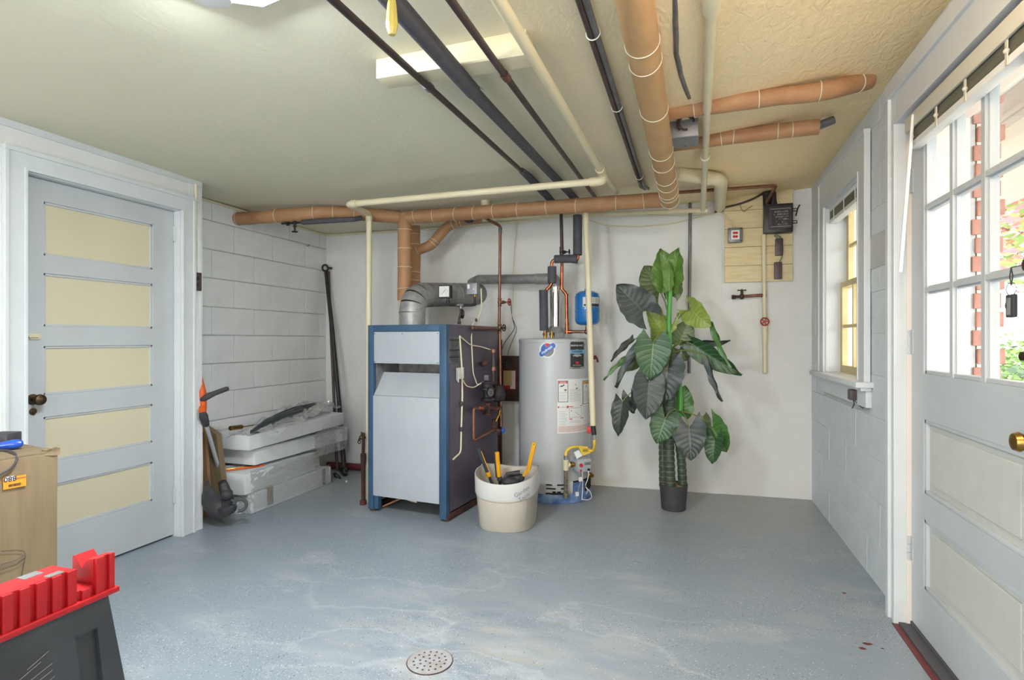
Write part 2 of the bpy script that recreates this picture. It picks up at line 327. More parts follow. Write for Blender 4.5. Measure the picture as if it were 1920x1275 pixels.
# ------------------------------------------------------------------ mesh helpers (everything is laid out in world metres)
def frame(d):
    d = d.normalized(); up = V((0, 0, 1)) if abs(d.z) < 0.95 else V((1, 0, 0))
    a = d.cross(up).normalized(); return a, a.cross(d).normalized()
class B:
    def __init__(s): s.b = bmesh.new(); s.uvs = None
    def box(s, lo, hi, mtx=None, bev=0.0):
        lo, hi = V(lo), V(hi); r = bmesh.ops.create_cube(s.b, size=1); vs = r['verts']
        T = Matrix.Translation((lo + hi) / 2) @ Matrix.Diagonal((*(hi - lo), 1))
        bmesh.ops.transform(s.b, matrix=T, verts=vs)
        if bev:
            es = list({e for v in vs for e in v.link_edges})
            r = bmesh.ops.bevel(s.b, geom=es, offset=bev, segments=2, affect='EDGES', profile=0.6)
            vs = list({v for f in r['faces'] for v in f.verts} | {v for v in vs if v.is_valid})
        if mtx is not None: bmesh.ops.transform(s.b, matrix=mtx, verts=vs)
        return s
    def obox(s, c, size, rz=0, rx=0, ry=0, bev=0.0):
        h = V(size) / 2
        m = Matrix.Translation(c) @ Matrix.Rotation(rz, 4, 'Z') @ Matrix.Rotation(ry, 4, 'Y') @ Matrix.Rotation(rx, 4, 'X')
        return s.box(-h, h, m, bev)
    def cyl(s, p0, p1, r0, r1=None, seg=20, caps=True):
        return s.tube([p0, p1], r0, seg, caps, rs=[r0, r0 if r1 is None else r1])
    def tube(s, pts, r, seg=14, caps=True, rs=None, fillet=0.0, closed=False):
        pts = [V(p) for p in pts]
        if fillet and len(pts) > 2:
            out = [pts[0]]
            for i in range(1, len(pts) - 1):
                p, a, c = pts[i], pts[i - 1], pts[i + 1]
                f = min(fillet, (p - a).length * 0.45, (c - p).length * 0.45)
                q0 = p + (a - p).normalized() * f; q1 = p + (c - p).normalized() * f
                for k in range(6):
                    t = k / 5; out.append(q0 * (1 - t) ** 2 + p * 2 * t * (1 - t) + q1 * t * t)
            out.append(pts[-1]); pts = out
        n = len(pts); rs = rs if rs and len(rs) == n else [r] * n
        rings = []; prev = None
        for i, p in enumerate(pts):
            if closed: d = (pts[(i + 1) % n] - pts[i - 1]).normalized()
            elif i == 0: d = (pts[1] - p).normalized()
            elif i == n - 1: d = (p - pts[-2]).normalized()
            else: d = ((pts[i + 1] - p).normalized() + (p - pts[i - 1]).normalized()).normalized()
            if prev is None: a, bb = frame(d)
            else:
                a = prev - d * prev.dot(d); a.normalize(); bb = a.cross(d).normalized()
            prev = a
            rings.append([s.b.verts.new(p + (a * math.cos(2 * math.pi * k / seg) + bb * math.sin(2 * math.pi * k / seg)) * rs[i]) for k in range(seg)])
        m = n if closed else n - 1
        for i in range(m):
            A, C = rings[i], rings[(i + 1) % n]
            for k in range(seg):
                s.b.faces.new((A[k], A[(k + 1) % seg], C[(k + 1) % seg], C[k]))
        if caps and not closed:
            s.b.faces.new(rings[0][::-1]); s.b.faces.new(rings[-1])
        return s
    def lathe(s, c, prof, seg=32, axis=V((0, 0, 1)), caps=True):
        axis = V(axis).normalized(); a, bb = frame(axis); c = V(c); rings = []
        for (r, h) in prof:
            rings.append([s.b.verts.new(c + axis * h + (a * math.cos(2 * math.pi * k / seg) + bb * math.sin(2 * math.pi * k / seg)) * max(r, 1e-5)) for k in range(seg)])
        for i in range(len(rings) - 1):
            for k in range(seg): s.b.faces.new((rings[i][k], rings[i][(k + 1) % seg], rings[i + 1][(k + 1) % seg], rings[i + 1][k]))
        if caps: s.b.faces.new(rings[0][::-1]); s.b.faces.new(rings[-1])
        return s
    def sphere(s, c, r, seg=16, sc=(1, 1, 1)):
        vs = bmesh.ops.create_uvsphere(s.b, u_segments=seg, v_segments=max(6, seg // 2), radius=1)['verts']
        bmesh.ops.transform(s.b, matrix=Matrix.Translation(c) @ Matrix.Diagonal((r * sc[0], r * sc[1], r * sc[2], 1)), verts=vs); return s
    def ring(s, c, axis, R, r, seg=24, rseg=8, a0=0, a1=2 * math.pi):
        a, bb = frame(V(axis)); c = V(c); full = abs(a1 - a0 - 2 * math.pi) < 1e-4
        n = seg; pts = [c + (a * math.cos(a0 + (a1 - a0) * k / (n if full else n - 1)) + bb * math.sin(a0 + (a1 - a0) * k / (n if full else n - 1))) * R for k in range(n)]
        return s.tube(pts, r, rseg, closed=full)
    def prism(s, poly, d):       # poly: list of world points, d: extrusion vector
        p0 = [s.b.verts.new(V(p)) for p in poly]; p1 = [s.b.verts.new(V(p) + V(d)) for p in poly]
        n = len(poly); s.b.faces.new(p0[::-1]); s.b.faces.new(p1)
        for k in range(n): s.b.faces.new((p0[k], p0[(k + 1) % n], p1[(k + 1) % n], p1[k]))
        return s
    def plate(s, loops, to, thick_vec):   # flat plate with holes: loops of 2-D points, first is the outline
        before = set(s.b.verts); edges = []
        for lp in loops:
            vs = [s.b.verts.new(to(*p)) for p in lp]
            edges += [s.b.edges.new((vs[i], vs[(i + 1) % len(vs)])) for i in range(len(vs))]
        f = bmesh.ops.triangle_fill(s.b, use_beauty=True, use_dissolve=False, edges=edges)
        faces = [g for g in f['geom'] if isinstance(g, bmesh.types.BMFace)]
        e = bmesh.ops.extrude_face_region(s.b, geom=faces)
        bmesh.ops.translate(s.b, vec=V(thick_vec), verts=[g for g in e['geom'] if isinstance(g, bmesh.types.BMVert)])
        return s
    def grid(s, fn, nu, nv, closed_u=False):
        vs = [[s.b.verts.new(fn(i / nu, j / nv)) for j in range(nv + 1)] for i in range(nu + (0 if closed_u else 1))]
        uvl = s.b.loops.layers.uv.verify()
        for i in range(nu):
            for j in range(nv):
                i2 = (i + 1) % len(vs)
                f = s.b.faces.new((vs[i][j], vs[i2][j], vs[i2][j + 1], vs[i][j + 1]))
                for l, (a, c) in zip(f.loops, ((i, j), (i + 1, j), (i + 1, j + 1), (i, j + 1))): l[uvl].uv = (a / nu, c / nv)
        return s
    def xf(s, m): bmesh.ops.transform(s.b, matrix=m, verts=s.b.verts); return s
    def jitter(s, amt, scl=8.0, seed=0):
        for v in s.b.verts: v.co += noise.noise_vector(v.co * scl + V((seed, seed, seed))) * amt
        return s
    def subdiv(s, n=1): bmesh.ops.subdivide_edges(s.b, edges=s.b.edges[:], cuts=n, use_grid_fill=True); return s

FR = {}     # world matrix of each object
def emit(name, b, m, parent=None, smooth=True, origin=None, recalc=True, angle=0.7):
    me = bpy.data.meshes.new(name)
    if recalc: bmesh.ops.recalc_face_normals(b.b, faces=b.b.faces)
    b.b.to_mesh(me); b.b.free()
    if smooth:
        for p in me.polygons: p.use_smooth = True
        me.set_sharp_from_angle(angle=angle)
    for mm in (m if isinstance(m, (list, tuple)) else [m]): me.materials.append(M[mm] if isinstance(mm, str) else mm)
    o = bpy.data.objects.new(name, me); COL.objects.link(o)
    if parent is not None:
        w = FR[parent.name]; me.transform(w.inverted()); o.parent = parent; FR[o.name] = w
    else:
        if origin is None:
            xs = [v.co for v in me.vertices]
            origin = V(((min(v.x for v in xs) + max(v.x for v in xs)) / 2, (min(v.y for v in xs) + max(v.y for v in xs)) / 2, min(v.z for v in xs)))
        w = Matrix.Translation(origin); me.transform(w.inverted()); o.location = origin; FR[o.name] = w
    return o
def tag(o, label, cat, group=None, kind=None):
    if label: o['label'] = label
    if cat: o['category'] = cat
    if group: o['group'] = group
    if kind: o['kind'] = kind
    return o
def thing(name, label, cat, loc, rz=0.0, group=None):
    o = bpy.data.objects.new(name, None); COL.objects.link(o); o.empty_display_size = 0.05
    o.location = loc; o.rotation_euler = (0, 0, rz); FR[o.name] = Matrix.Translation(loc) @ Matrix.Rotation(rz, 4, 'Z')
    return tag(o, label, cat, group)
def single(name, b, m, label, cat, group=None, smooth=True): return tag(emit(name, b, m, None, smooth), label, cat, group)
def struct(name, b, m, parent=None, smooth=False):
    o = emit(name, b, m, parent, smooth)
    if parent is None: o['kind'] = 'structure'
    return o
def sempty(name, loc):
    o = bpy.data.objects.new(name, None); COL.objects.link(o); o.location = loc; FR[o.name] = Matrix.Translation(loc); o['kind'] = 'structure'; return o
def text_bm(txt, size, mtx, b=None, align='CENTER', squash=1.0, warp=None, bold=0.0):
    cu = bpy.data.curves.new('t', 'FONT'); cu.body = txt; cu.size = size; cu.align_x = align; cu.align_y = 'CENTER'; cu.extrude = 0; cu.resolution_u = 2; cu.offset = bold
    ob = bpy.data.objects.new('t', cu); COL.objects.link(ob)
    me = bpy.data.meshes.new_from_object(ob)
    bpy.data.objects.remove(ob); bpy.data.curves.remove(cu)
    b = b or B(); tmp = bmesh.new(); tmp.from_mesh(me); bpy.data.meshes.remove(me)
    for v in tmp.verts: v.co.x *= squash
    if warp:
        for v in tmp.verts: v.co = warp(v.co)
    else: bmesh.ops.transform(tmp, matrix=mtx, verts=tmp.verts)
    m2 = bpy.data.meshes.new('x'); tmp.to_mesh(m2); tmp.free(); b.b.from_mesh(m2); bpy.data.meshes.remove(m2)
    return b

def marks(T, w, h, rows, seed=1, fill=0.5, b=None):   # print too small to read: short strokes in rows
    rnd = random.Random(seed); b = b or B()
    for r in range(rows):
        y0_ = h / 2 - (r + 1) * h / rows; y1_ = y0_ + h / rows * fill; x = -w / 2 * rnd.uniform(.7, 1)
        while x < w / 2 * .95:
            l = min(rnd.uniform(.05, .2) * w, w / 2 - x)
            b.b.faces.new([b.b.verts.new(T @ V(q)) for q in ((x, y0_, 0), (x + l, y0_, 0), (x + l, y1_, 0), (x, y1_, 0))]); x += l + w * .035
    return b
# =================================================================== STRUCTURE
XL, XLR, XR = -2.95, -3.27, 0.87
YB = -5.0
# floor
b = B(); b.box((-3.6, YB, -0.1), (1.05, 4.85, 0)); struct('floor', b, 'floor')
# ceiling : gently sloping grid
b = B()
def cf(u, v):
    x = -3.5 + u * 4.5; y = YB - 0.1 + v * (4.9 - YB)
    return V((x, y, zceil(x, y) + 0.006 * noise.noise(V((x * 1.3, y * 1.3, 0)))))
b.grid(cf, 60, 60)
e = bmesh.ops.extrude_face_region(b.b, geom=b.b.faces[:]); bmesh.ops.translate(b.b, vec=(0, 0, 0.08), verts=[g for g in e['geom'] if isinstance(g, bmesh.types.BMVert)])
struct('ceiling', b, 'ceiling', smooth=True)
# back wall
WT = 2.45
A0, A1 = V((-3.55, yw(-3.55), 0)), V((1.1, yw(1.1), 0))
b = B(); nb_ = V((-0.036, 1, 0)).normalized()
def bwf(u, v):
    p = A0.lerp(A1, u); z = v * WT
    return p + V((0, 0, z)) + nb_ * (-0.006 * noise.noise(V((p.x * 2, z * 2, 3))) + (0.008 if p.x > 0.24 and p.x < 0.9 else 0))
b.grid(bwf, 120, 50)
e = bmesh.ops.extrude_face_region(b.b, geom=b.b.faces[:]); bmesh.ops.translate(b.b, vec=nb_ * 0.12, verts=[g for g in e['geom'] if isinstance(g, bmesh.types.BMVert)])
wall_back = struct('wall_back', b, 'wall', smooth=True)
# left wall : thick part with the door, recessed block part behind it
DY0, DY1, DZ = 1.805, 2.64, 1.985
b = B()
b.box((-3.15, YB, 0), (XL, DY0, WT)); b.box((-3.15, DY1, 0), (XL, 2.70, WT)); b.box((-3.15, DY0, DZ), (XL, DY1, WT))
b.box((-3.4, 2.0, 0), (-3.15, 2.70, WT))
struct('wall_left_front', b, 'wall')
b = B(); b.box((-3.45, 2.7, 0), (XLR - 0.006, 4.6, WT)); wall_left = struct('wall_left', b, 'mortar')
b = B(); b.box((-3.15, YB - 0.12, 0), (1.0, YB, WT)); struct('wall_front', b, 'wall')
# right wall
WY0, WY1, WZ0, WZ1 = 3.37, 4.15, 0.985, 2.07          # window opening
RY0, RY1, RZ = 1.78, 2.74, 2.11                        # door opening
XO = 1.11
b = B()
b.box((XR + 0.006, YB, 0), (XO, RY0, WT)); b.box((XR + 0.006, RY1, 0), (XO, WY0, WT)); b.box((XR + 0.006, WY1, 0), (XO, 4.8, WT))
b.box((XR + 0.006, RY0, RZ), (XO, RY1, WT)); b.box((XR + 0.006, WY0, 0), (XO, WY1, WZ0)); b.box((XR + 0.006, WY0, WZ1), (XO, WY1, WT))
wall_right = struct('wall_right', b, 'mortar')

# --- painted concrete blocks, each its own object
_bl = {}
def block_mesh(L, Hh, key, m):
    k = (round(L, 3), round(Hh, 3), key)
    if k not in _bl:
        bb = B(); g, pr, bv = {'block': (0.0032, 0.0045, 0.0042), 'block_r': (0.0009, -0.0032, 0.0018), 'wall': (0.0004, -0.0045, 0.0008)}[key]
        bb.box((g, -pr, g), (L - g, 0.014, Hh - g), bev=bv)
        me = bpy.data.meshes.new('block'); bb.b.to_mesh(me); bb.b.free(); me.materials.append(M[m]); _bl[k] = me
    return _bl[k]
def put_block(parent, p, rz, L, Hh, m):
    if L < 0.03 or Hh < 0.03: return
    o = bpy.data.objects.new('block', block_mesh(L, Hh, m, m)); COL.objects.link(o); o.parent = parent
    o.matrix_local = FR[parent.name].inverted() @ (Matrix.Translation(p) @ Matrix.Rotation(rz, 4, 'Z'))
def blocks(parent, org, dirv, rz, y0, y1, joint0, ztop, m, holes=(), c=0.205):
    r = 0
    while r * c < ztop - 0.03:
        z0 = r * c; h = min(c, ztop - z0); off = joint0 + (0.205 if r % 2 else 0)
        k = math.floor((y0 - off) / 0.41)
        while off + k * 0.41 < y1:
            a, e_ = max(y0, off + k * 0.41), min(y1, off + (k + 1) * 0.41); k += 1
            segs = [(a, e_)]
            for (h0, h1, hz0, hz1) in holes:
                if z0 + h > hz0 + 0.02 and z0 < hz1 - 0.02:
                    n2 = []
                    for (s0, s1) in segs:
                        if s0 < h0: n2.append((s0, min(s1, h0)))
                        if s1 > h1: n2.append((max(s0, h1), s1))
                    segs = [q for q in n2 if q[1] - q[0] > 0.03]
            for (s0, s1) in segs:
                j = 0.0015 * random.uniform(-1, 1)
                put_block(parent, org(s0 if dirv > 0 else s1, z0, j), rz, s1 - s0, h, m)
        r += 1
# left recess wall faces +X : local x runs along +Y, local -y faces the room
blocks(wall_left, lambda s, z, j: V((XLR + j, s, z)), 1, math.pi / 2, 2.8, 4.525, 3.39 + 0.205, 2.19, 'block')
# right wall faces -X : local x runs along -Y
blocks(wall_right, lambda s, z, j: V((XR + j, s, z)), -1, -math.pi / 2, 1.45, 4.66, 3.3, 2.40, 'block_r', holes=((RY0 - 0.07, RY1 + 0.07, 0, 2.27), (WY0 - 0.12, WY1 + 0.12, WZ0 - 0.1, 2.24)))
# blockwork on the right hand end of the back wall
ang = math.atan(0.036)
blocks(wall_back, lambda s, z, j: V((s, yw(s) + 0.0035 + j * 0.5, z)), 1, ang, 0.245, 0.865, 0.45, 2.28, 'wall')
# ragged return of the door wall (edge of the thick wall)
b = B(); b.box((-3.40, 2.70, 0), (XL, 2.80, WT)); b.subdiv(5); b.jitter(0.010, 22, 3); struct('wall_left_return', b, 'block')

# dark gap between ceiling and the left door wall
b = B(); yq = -1.0
while yq < 2.75:
    l_ = random.uniform(.05, .3); b.box((XL + .010, yq, 2.207), (XL + .016, min(2.77, yq + l_), 2.2125)); yq += l_ + random.choice((0.02, .05, .25))
b.subdiv(1); b.jitter(.003, 20); struct('trim_11', b, 'dark')
# trims
b = B(); b.box((XL - 0.004, YB, 2.165), (XL + 0.012, 2.79, 2.21)); b.subdiv(3); b.jitter(0.004, 12); struct('trim_1', b, 'trimw')
b = B(); b.tube([(XLR + 0.012, 2.82, 2.190), (XLR + 0.014, 3.4, 2.183), (XLR + 0.012, 4.51, 2.182)], 0.010, 8); struct('trim_2', b, 'cream')
b = B(); b.tube([(-3.24, yw(-3.24) - 0.012, 2.178), (-2.3, yw(-2.3) - 0.012, 2.184), (-1.2, yw(-1.2) - 0.012, 2.214)], 0.010, 8); struct('trim_3', b, 'cream')

# ---------------------------------------------------------------- left door (door_1) with casing
door1 = sempty('door_1', (-3.0, 2.2, 0))
T = 0.04; xf0, xf1 = -3.0 - T, -3.0
b = B()
st = 0.115
y0, y1 = DY0 + 0.012, DY1 - 0.004
zt = DZ - 0.006
rails = []      # z edges of the five panels measured on the photo (hinge side)
pan = []
for (pa, pb) in ((378, 479), (512, 612), (649, 741), (782, 868), (912, 1000)):
    pan.append((PX(84 if True else 0, pb, -3.0).z, PX(84, pa, -3.0).z))
yl, yr = PX(82, 500, -3.0).y, PX(287, 500, -3.0).y
b.box((xf0, y0, 0.012), (xf1, yl, zt)); b.box((xf0, yr, 0.012), (xf1, y1, zt))
zs = [zt] + [v for p in pan for v in (p[1], p[0])] + [0.012]
for i in range(0, len(zs), 2): b.box((xf0, yl, zs[i + 1]), (xf1, yr, zs[i]))
emit('door_frame', b, 'doorw', door1, smooth=False)
for (z0, z1) in pan:
    b = B(); b.grid(lambda u, v, z0=z0, z1=z1: V((-3.013, yl + (yr - yl) * u, z0 + (z1 - z0) * v)), 2, 2)
    p = emit('door_panel', b, 'doorpanel', door1, smooth=False)
    b = B(); s_ = 0.012
    for (a, c) in (((yl, z0), (yr, z0 + s_)), ((yl, z1 - s_), (yr, z1)), ((yl, z0), (yl + s_, z1)), ((yr - s_, z0), (yr, z1))):
        b.box((-3.014, a[0], a[1]), (-3.006, c[0], c[1]), bev=0.002)
    emit('panel_moulding', b, 'doorw', p, smooth=False)
b = B(); b.box((-3.15, DY0, 0), (-3.045, DY1, DZ)); emit('door_backing', b, 'dark', door1, smooth=False)
# knob with shank and keyhole plate
kn = PX(70, 750, -2.95); kc = V((-3.0, kn.y + 0.01, kn.z))
b = B(); b.lathe(kc, [(0.026, 0), (0.026, 0.004), (0.011, 0.007), (0.010, 0.03), (0.020, 0.036), (0.027, 0.05), (0.024, 0.062), (0.012, 0.068)], 24, axis=(1, 0, 0))
hd = emit('door_knob', b, 'bronze', door1)
b = B(); b.lathe(kc + V((0, 0.002, -0.058)), [(0.017, 0), (0.016, 0.004), (0.002, 0.006)], 20, axis=(1, 0, 0)); b.box(kc + V((0.003, -0.002, -0.075)), kc + V((0.008, 0.006, -0.055)))
emit('keyhole_cover', b, 'bronze', door1)
lt = PX(55, 631, -3.0); b = B(); b.box((-3.0, lt.y - 0.045, lt.z - 0.014), (-2.992, lt.y + 0.045, lt.z + 0.014), bev=0.002); b.cyl((-2.988, lt.y - 0.085, lt.z), (-2.988, lt.y + 0.03, lt.z), 0.006); b.cyl((-2.988, lt.y - 0.01, lt.z), (-2.975, lt.y - 0.01, lt.z), 0.005)
emit('slide_bolt', b, 'cream', door1)
for zz in (PX(321, 438, -3.0).z, PX(323, 930, -3.0).z):
    b = B(); b.cyl((-2.994, DY1 - 0.002, zz - 0.045), (-2.994, DY1 - 0.002, zz + 0.045), 0.009); b.box((-3.0, DY1 - 0.024, zz - 0.04), (-2.996, DY1 - 0.004, zz + 0.04))
    emit('hinge', b, 'doorw', door1)
def casing(name, x, sgn, ya, yb, ztop, w, thick, near_sill=0.0, topw=None):
    """moulded casing round an opening in a wall at x; sgn=+1 faces +X"""
    topw = topw or w; b = B()
    def bx(a0, a1, z0, z1, d):
        xa, xb = sorted((x, x + sgn * d)); b.box((xa, a0, z0), (xb, a1, z1), bev=0.003)
    for (s0, s1, dirn) in ((ya - w, ya, 1), (yb, yb + w, -1)):
        bx(s0 + 0.001, s1 - 0.001, near_sill + 0.001, ztop + topw - 0.001, thick * 0.75)
        o_ = s0 if dirn == 1 else s1 - 0.018
        bx(o_, o_ + 0.018, near_sill, ztop + topw, thick)
        i_ = s1 - 0.014 if dirn == 1 else s0
        bx(i_, i_ + 0.014, near_sill, ztop + 0.01, thick * 0.9)
    bx(ya - w + 0.0015, yb + w - 0.0015, ztop + 0.0008, ztop + topw - 0.0015, thick * 0.76); bx(ya - w - 0.002, yb + w + 0.002, ztop + topw - 0.02, ztop + topw + 0.002, thick * 1.1)
    bx(ya - 0.014, yb + 0.014, ztop, ztop + 0.014, thick * 0.92)
    return struct(name, b, 'trimw')
casing('trim_4', XL, 1, DY0, DY1, DZ, 0.095, 0.024)
b = B(); b.box((XL - 0.09, DY1 - 0.001, 0), (XL, DY1 + 0.004, DZ)); b.box((XL - 0.09, DY0 - 0.004, 0), (XL, DY0 + 0.006, DZ)); b.box((XL - 0.09, DY0, DZ - 0.004), (XL, DY1, DZ + 0.002)); struct('trim_5', b, 'trimw')

# ---------------------------------------------------------------- window_1 in the right wall
win = sempty('window_1', (0.95, 3.76, WZ0))
casing('trim_6', XR, -1, WY0, WY1, WZ1, 0.145, 0.03, WZ0 - 0.005, 0.19)
b = B()
b.box((XR - 0.01, WY0 - 0.004, WZ0), (XO, WY0 + 0.010, WZ1)); b.box((XR - 0.01, WY1 - 0.010, WZ0), (XO, WY1 + 0.004, WZ1)); b.box((XR - 0.01, WY0, WZ1 - 0.01), (XO, WY1, WZ1 + 0.004))
b.box((XR - 0.01, WY0, WZ0 - 0.02), (XO, WY1, WZ0 + 0.004))
emit('window_jamb', b, 'trimw', win, smooth=False)
b = B(); b.box((XR - 0.075, WY0 - 0.18, WZ0 - 0.028), (XR + 0.02, WY1 + 0.18, WZ0 + 0.002), bev=0.006); b.box((XR - 0.05, WY0 - 0.165, WZ0 - 0.045), (XR, WY1 + 0.165, WZ0 - 0.028), bev=0.004)
emit('window_stool', b, 'trimw', win)
b = B(); b.box((XR - 0.022, WY0 - 0.145, WZ0 - 0.13), (XR + 0.004, WY1 + 0.145, WZ0 - 0.045), bev=0.003); emit('window_apron', b, 'trimw', win)
zm = 1.55
def sash(x, z0, z1, nm):
    ya, yb = WY0 + 0.012, WY1 - 0.012; fw = 0.045; b = B()
    b.box((x, ya, z0), (x + 0.03, yb, z0 + fw)); b.box((x, ya, z1 - 0.035), (x + 0.03, yb, z1)); b.box((x - 0.0012, ya - 0.001, z0 - 0.001), (x + 0.031, ya + fw, z1 + 0.001)); b.box((x - 0.0012, yb - fw, z0 - 0.001), (x + 0.031, yb + 0.001, z1 + 0.001))
    s_ = emit(nm, b, 'creamy_sash', win, smooth=False)
    iy0, iy1, iz0, iz1 = ya + fw, yb - fw, z0 + fw, z1 - 0.035
    b = B()
    for k in (1, 2): yy = iy0 + (iy1 - iy0) * k / 3; b.box((x + 0.004, yy - 0.010, iz0), (x + 0.026, yy + 0.010, iz1))
    zz = (iz0 + iz1) / 2; b.box((x + 0.005, iy0, zz - 0.010), (x + 0.025, iy1, zz + 0.010))
    emit('muntin', b, 'creamy_sash', s_, smooth=False)
    for i in range(3):
        for j in range(2):
            b = B(); b.box((x + 0.014, iy0 + (iy1 - iy0) * i / 3 + 0.010, iz0 + (iz1 - iz0) * j / 2 + 0.0105), (x + 0.017, iy0 + (iy1 - iy0) * (i + 1) / 3 - 0.010, iz0 + (iz1 - iz0) * (j + 1) / 2 - 0.0105))
            emit('pane', b, 'glass', s_, smooth=False)
sash(0.945, WZ0 + 0.004, zm + 0.02, 'lower_sash'); sash(0.98, zm - 0.015, WZ1 - 0.01, 'upper_sash')
# blind raised at the top of the window
bl = thing('window_blind', 'raised blind bunched under the top of the white-cased window', 'blind', (0.90, 3.76, 1.93))
b = B(); b.box((0.875, WY0 + 0.02, 2.035), (0.925, WY1 - 0.02, 2.06), bev=0.003); emit('head_rail', b, 'white', bl)
for k in range(11):
    b = B(); z_ = 1.985 + k * 0.0045; b.box((0.878, WY0 + 0.025, z_), (0.922, WY1 - 0.025, z_ + 0.0016)); emit('slat', b, 'slatd', bl, smooth=False)
b = B(); b.box((0.877, WY0 + 0.022, 1.958), (0.923, WY1 - 0.022, 1.982), bev=0.003); emit('bottom_rail', b, 'white', bl)
for yy in (WY0 + 0.15, 3.76, WY1 - 0.15): b = B(); b.box((0.873, yy - 0.006, 1.955), (0.8755, yy + 0.006, 2.04)); emit('ladder_tape', b, 'white', bl)

# ---------------------------------------------------------------- exterior door (door_2)
DXF = 0.885; DT = 0.045
door2 = sempty('door_2', (DXF, 2.26, 0))
ya, yb = RY0 + 0.004, RY1 - 0.012
la, lb = 1.895, 2.605        # inner edges of the stiles
z_lt0, z_lt1 = 1.065, 2.015
pz = ((0.213, 0.491), (0.592, 0.885))
b = B(); X0, X1 = DXF, DXF + DT
b.box((X0, ya, 0.03), (X1, la, 2.10)); b.box((X0, lb, 0.03), (X1, yb, 2.10))
for (z0, z1) in ((0.03, pz[0][0]), (pz[0][1], pz[1][0]), (pz[1][1], z_lt0), (z_lt1, 2.10)): b.box((X0, la, z0), (X1, lb, z1))
emit('door_frame', b, 'doorw', door2, smooth=False)
for (z0, z1) in pz:
    b = B(); b.box((X0 + 0.016, la, z0), (X1 - 0.01, lb, z1)); b.box((X0 + 0.010, la + 0.05, z0 + 0.04), (X0 + 0.018, lb - 0.05, z1 - 0.04), bev=0.004); p = emit('door_panel', b, 'paintpatch', door2, smooth=False)
    b = B(); s_ = 0.016
    for (a, c) in (((la, z0), (lb, z0 + s_)), ((la, z1 - s_), (lb, z1)), ((la, z0), (la + s_, z1)), ((lb - s_, z0), (lb, z1))): b.box((X0 + 0.003, a[0], a[1]), (X0 + 0.02, c[0], c[1]), bev=0.003)
    emit('panel_moulding', b, 'doorw', p)
mys = (2.140, 2.366); mzs = (1.395, 1.72)
b = B()
for yy in mys:
    b.box((X0 + 0.002, yy - 0.012, z_lt0), (X1 - 0.004, yy + 0.012, z_lt1)); b.box((X0 + 0.012, yy - 0.019, z_lt0), (X1 - 0.01, yy + 0.019, z_lt1), bev=0.002)
for zz in mzs:
    b.box((X0 + 0.0032, la, zz - 0.009), (X1 - 0.0052, lb, zz + 0.009)); b.box((X0 + 0.0132, la, zz - 0.016), (X1 - 0.0112, lb, zz + 0.016), bev=0.002)
s_ = 0.014
for (a, c) in (((la, z_lt0), (lb, z_lt0 + s_)), ((la, z_lt1 - s_), (lb, z_lt1)), ((la, z_lt0), (la + s_, z_lt1)), ((lb - s_, z_lt0), (lb, z_lt1))): b.box((X0 + 0.006, a[0], a[1]), (X1 - 0.006, c[0], c[1]), bev=0.002)
emit('muntin', b, 'doorw', door2, smooth=False)
ye = (la,) + mys + (lb,); ze = (z_lt0,) + mzs + (z_lt1,)
for i in range(3):
    for j in range(3):
        b = B(); b.box((X0 + 0.024, ye[i] + 0.019, ze[j] + 0.016), (X0 + 0.027, ye[i + 1] - 0.019, ze[j + 1] - 0.016)); emit('pane', b, 'glass', door2, smooth=False)
for zz in (0.33, 1.19, 1.86):
    b = B()
    for k in range(3): b.cyl((DXF - 0.008, RY1 - 0.006, zz - 0.05 + k * 0.034), (DXF - 0.008, RY1 - 0.006, zz - 0.019 + k * 0.034), 0.008, seg=12)
    b.box((DXF - 0.003, RY1 - 0.032, zz - 0.05), (DXF + 0.002, RY1 - 0.01, zz + 0.05)); emit('hinge', b, 'doorw', door2)
kp = V((DXF, 1.842, 0.925))
b = B(); b.lathe(kp, [(0.024, 0), (0.024, 0.003), (0.008, 0.006), (0.008, 0.022), (0.020, 0.028), (0.027, 0.042), (0.022, 0.055), (0.008, 0.060)], 24, axis=(-1, 0, 0)); b.box(kp + V((-0.004, -0.02, -0.06)), kp + V((0.0, 0.02, 0.06)), bev=0.002)
emit('door_knob', b, 'brass', door2)
dp = V((DXF, 1.836, 1.155)); b = B(); b.lathe(dp, [(0.022, 0), (0.020, 0.012), (0.008, 0.014), (0.007, 0.028), (0.012, 0.032), (0.012, 0.04), (0.004, 0.044)], 20, axis=(-1, 0, 0)); b.box(dp + V((-0.02, -0.03, -0.022)), dp + V((0, 0.012, 0.022)), bev=0.003)
emit('deadbolt', b, 'bronze', door2)
dp2 = V((DXF, 1.84, 1.40)); b = B(); b.lathe(dp2, [(0.02, 0), (0.02, 0.02), (0.016, 0.03), (0.006, 0.034)], 20, axis=(-1, 0, 0)); emit('rim_lock_cylinder', b, 'bronze', door2)
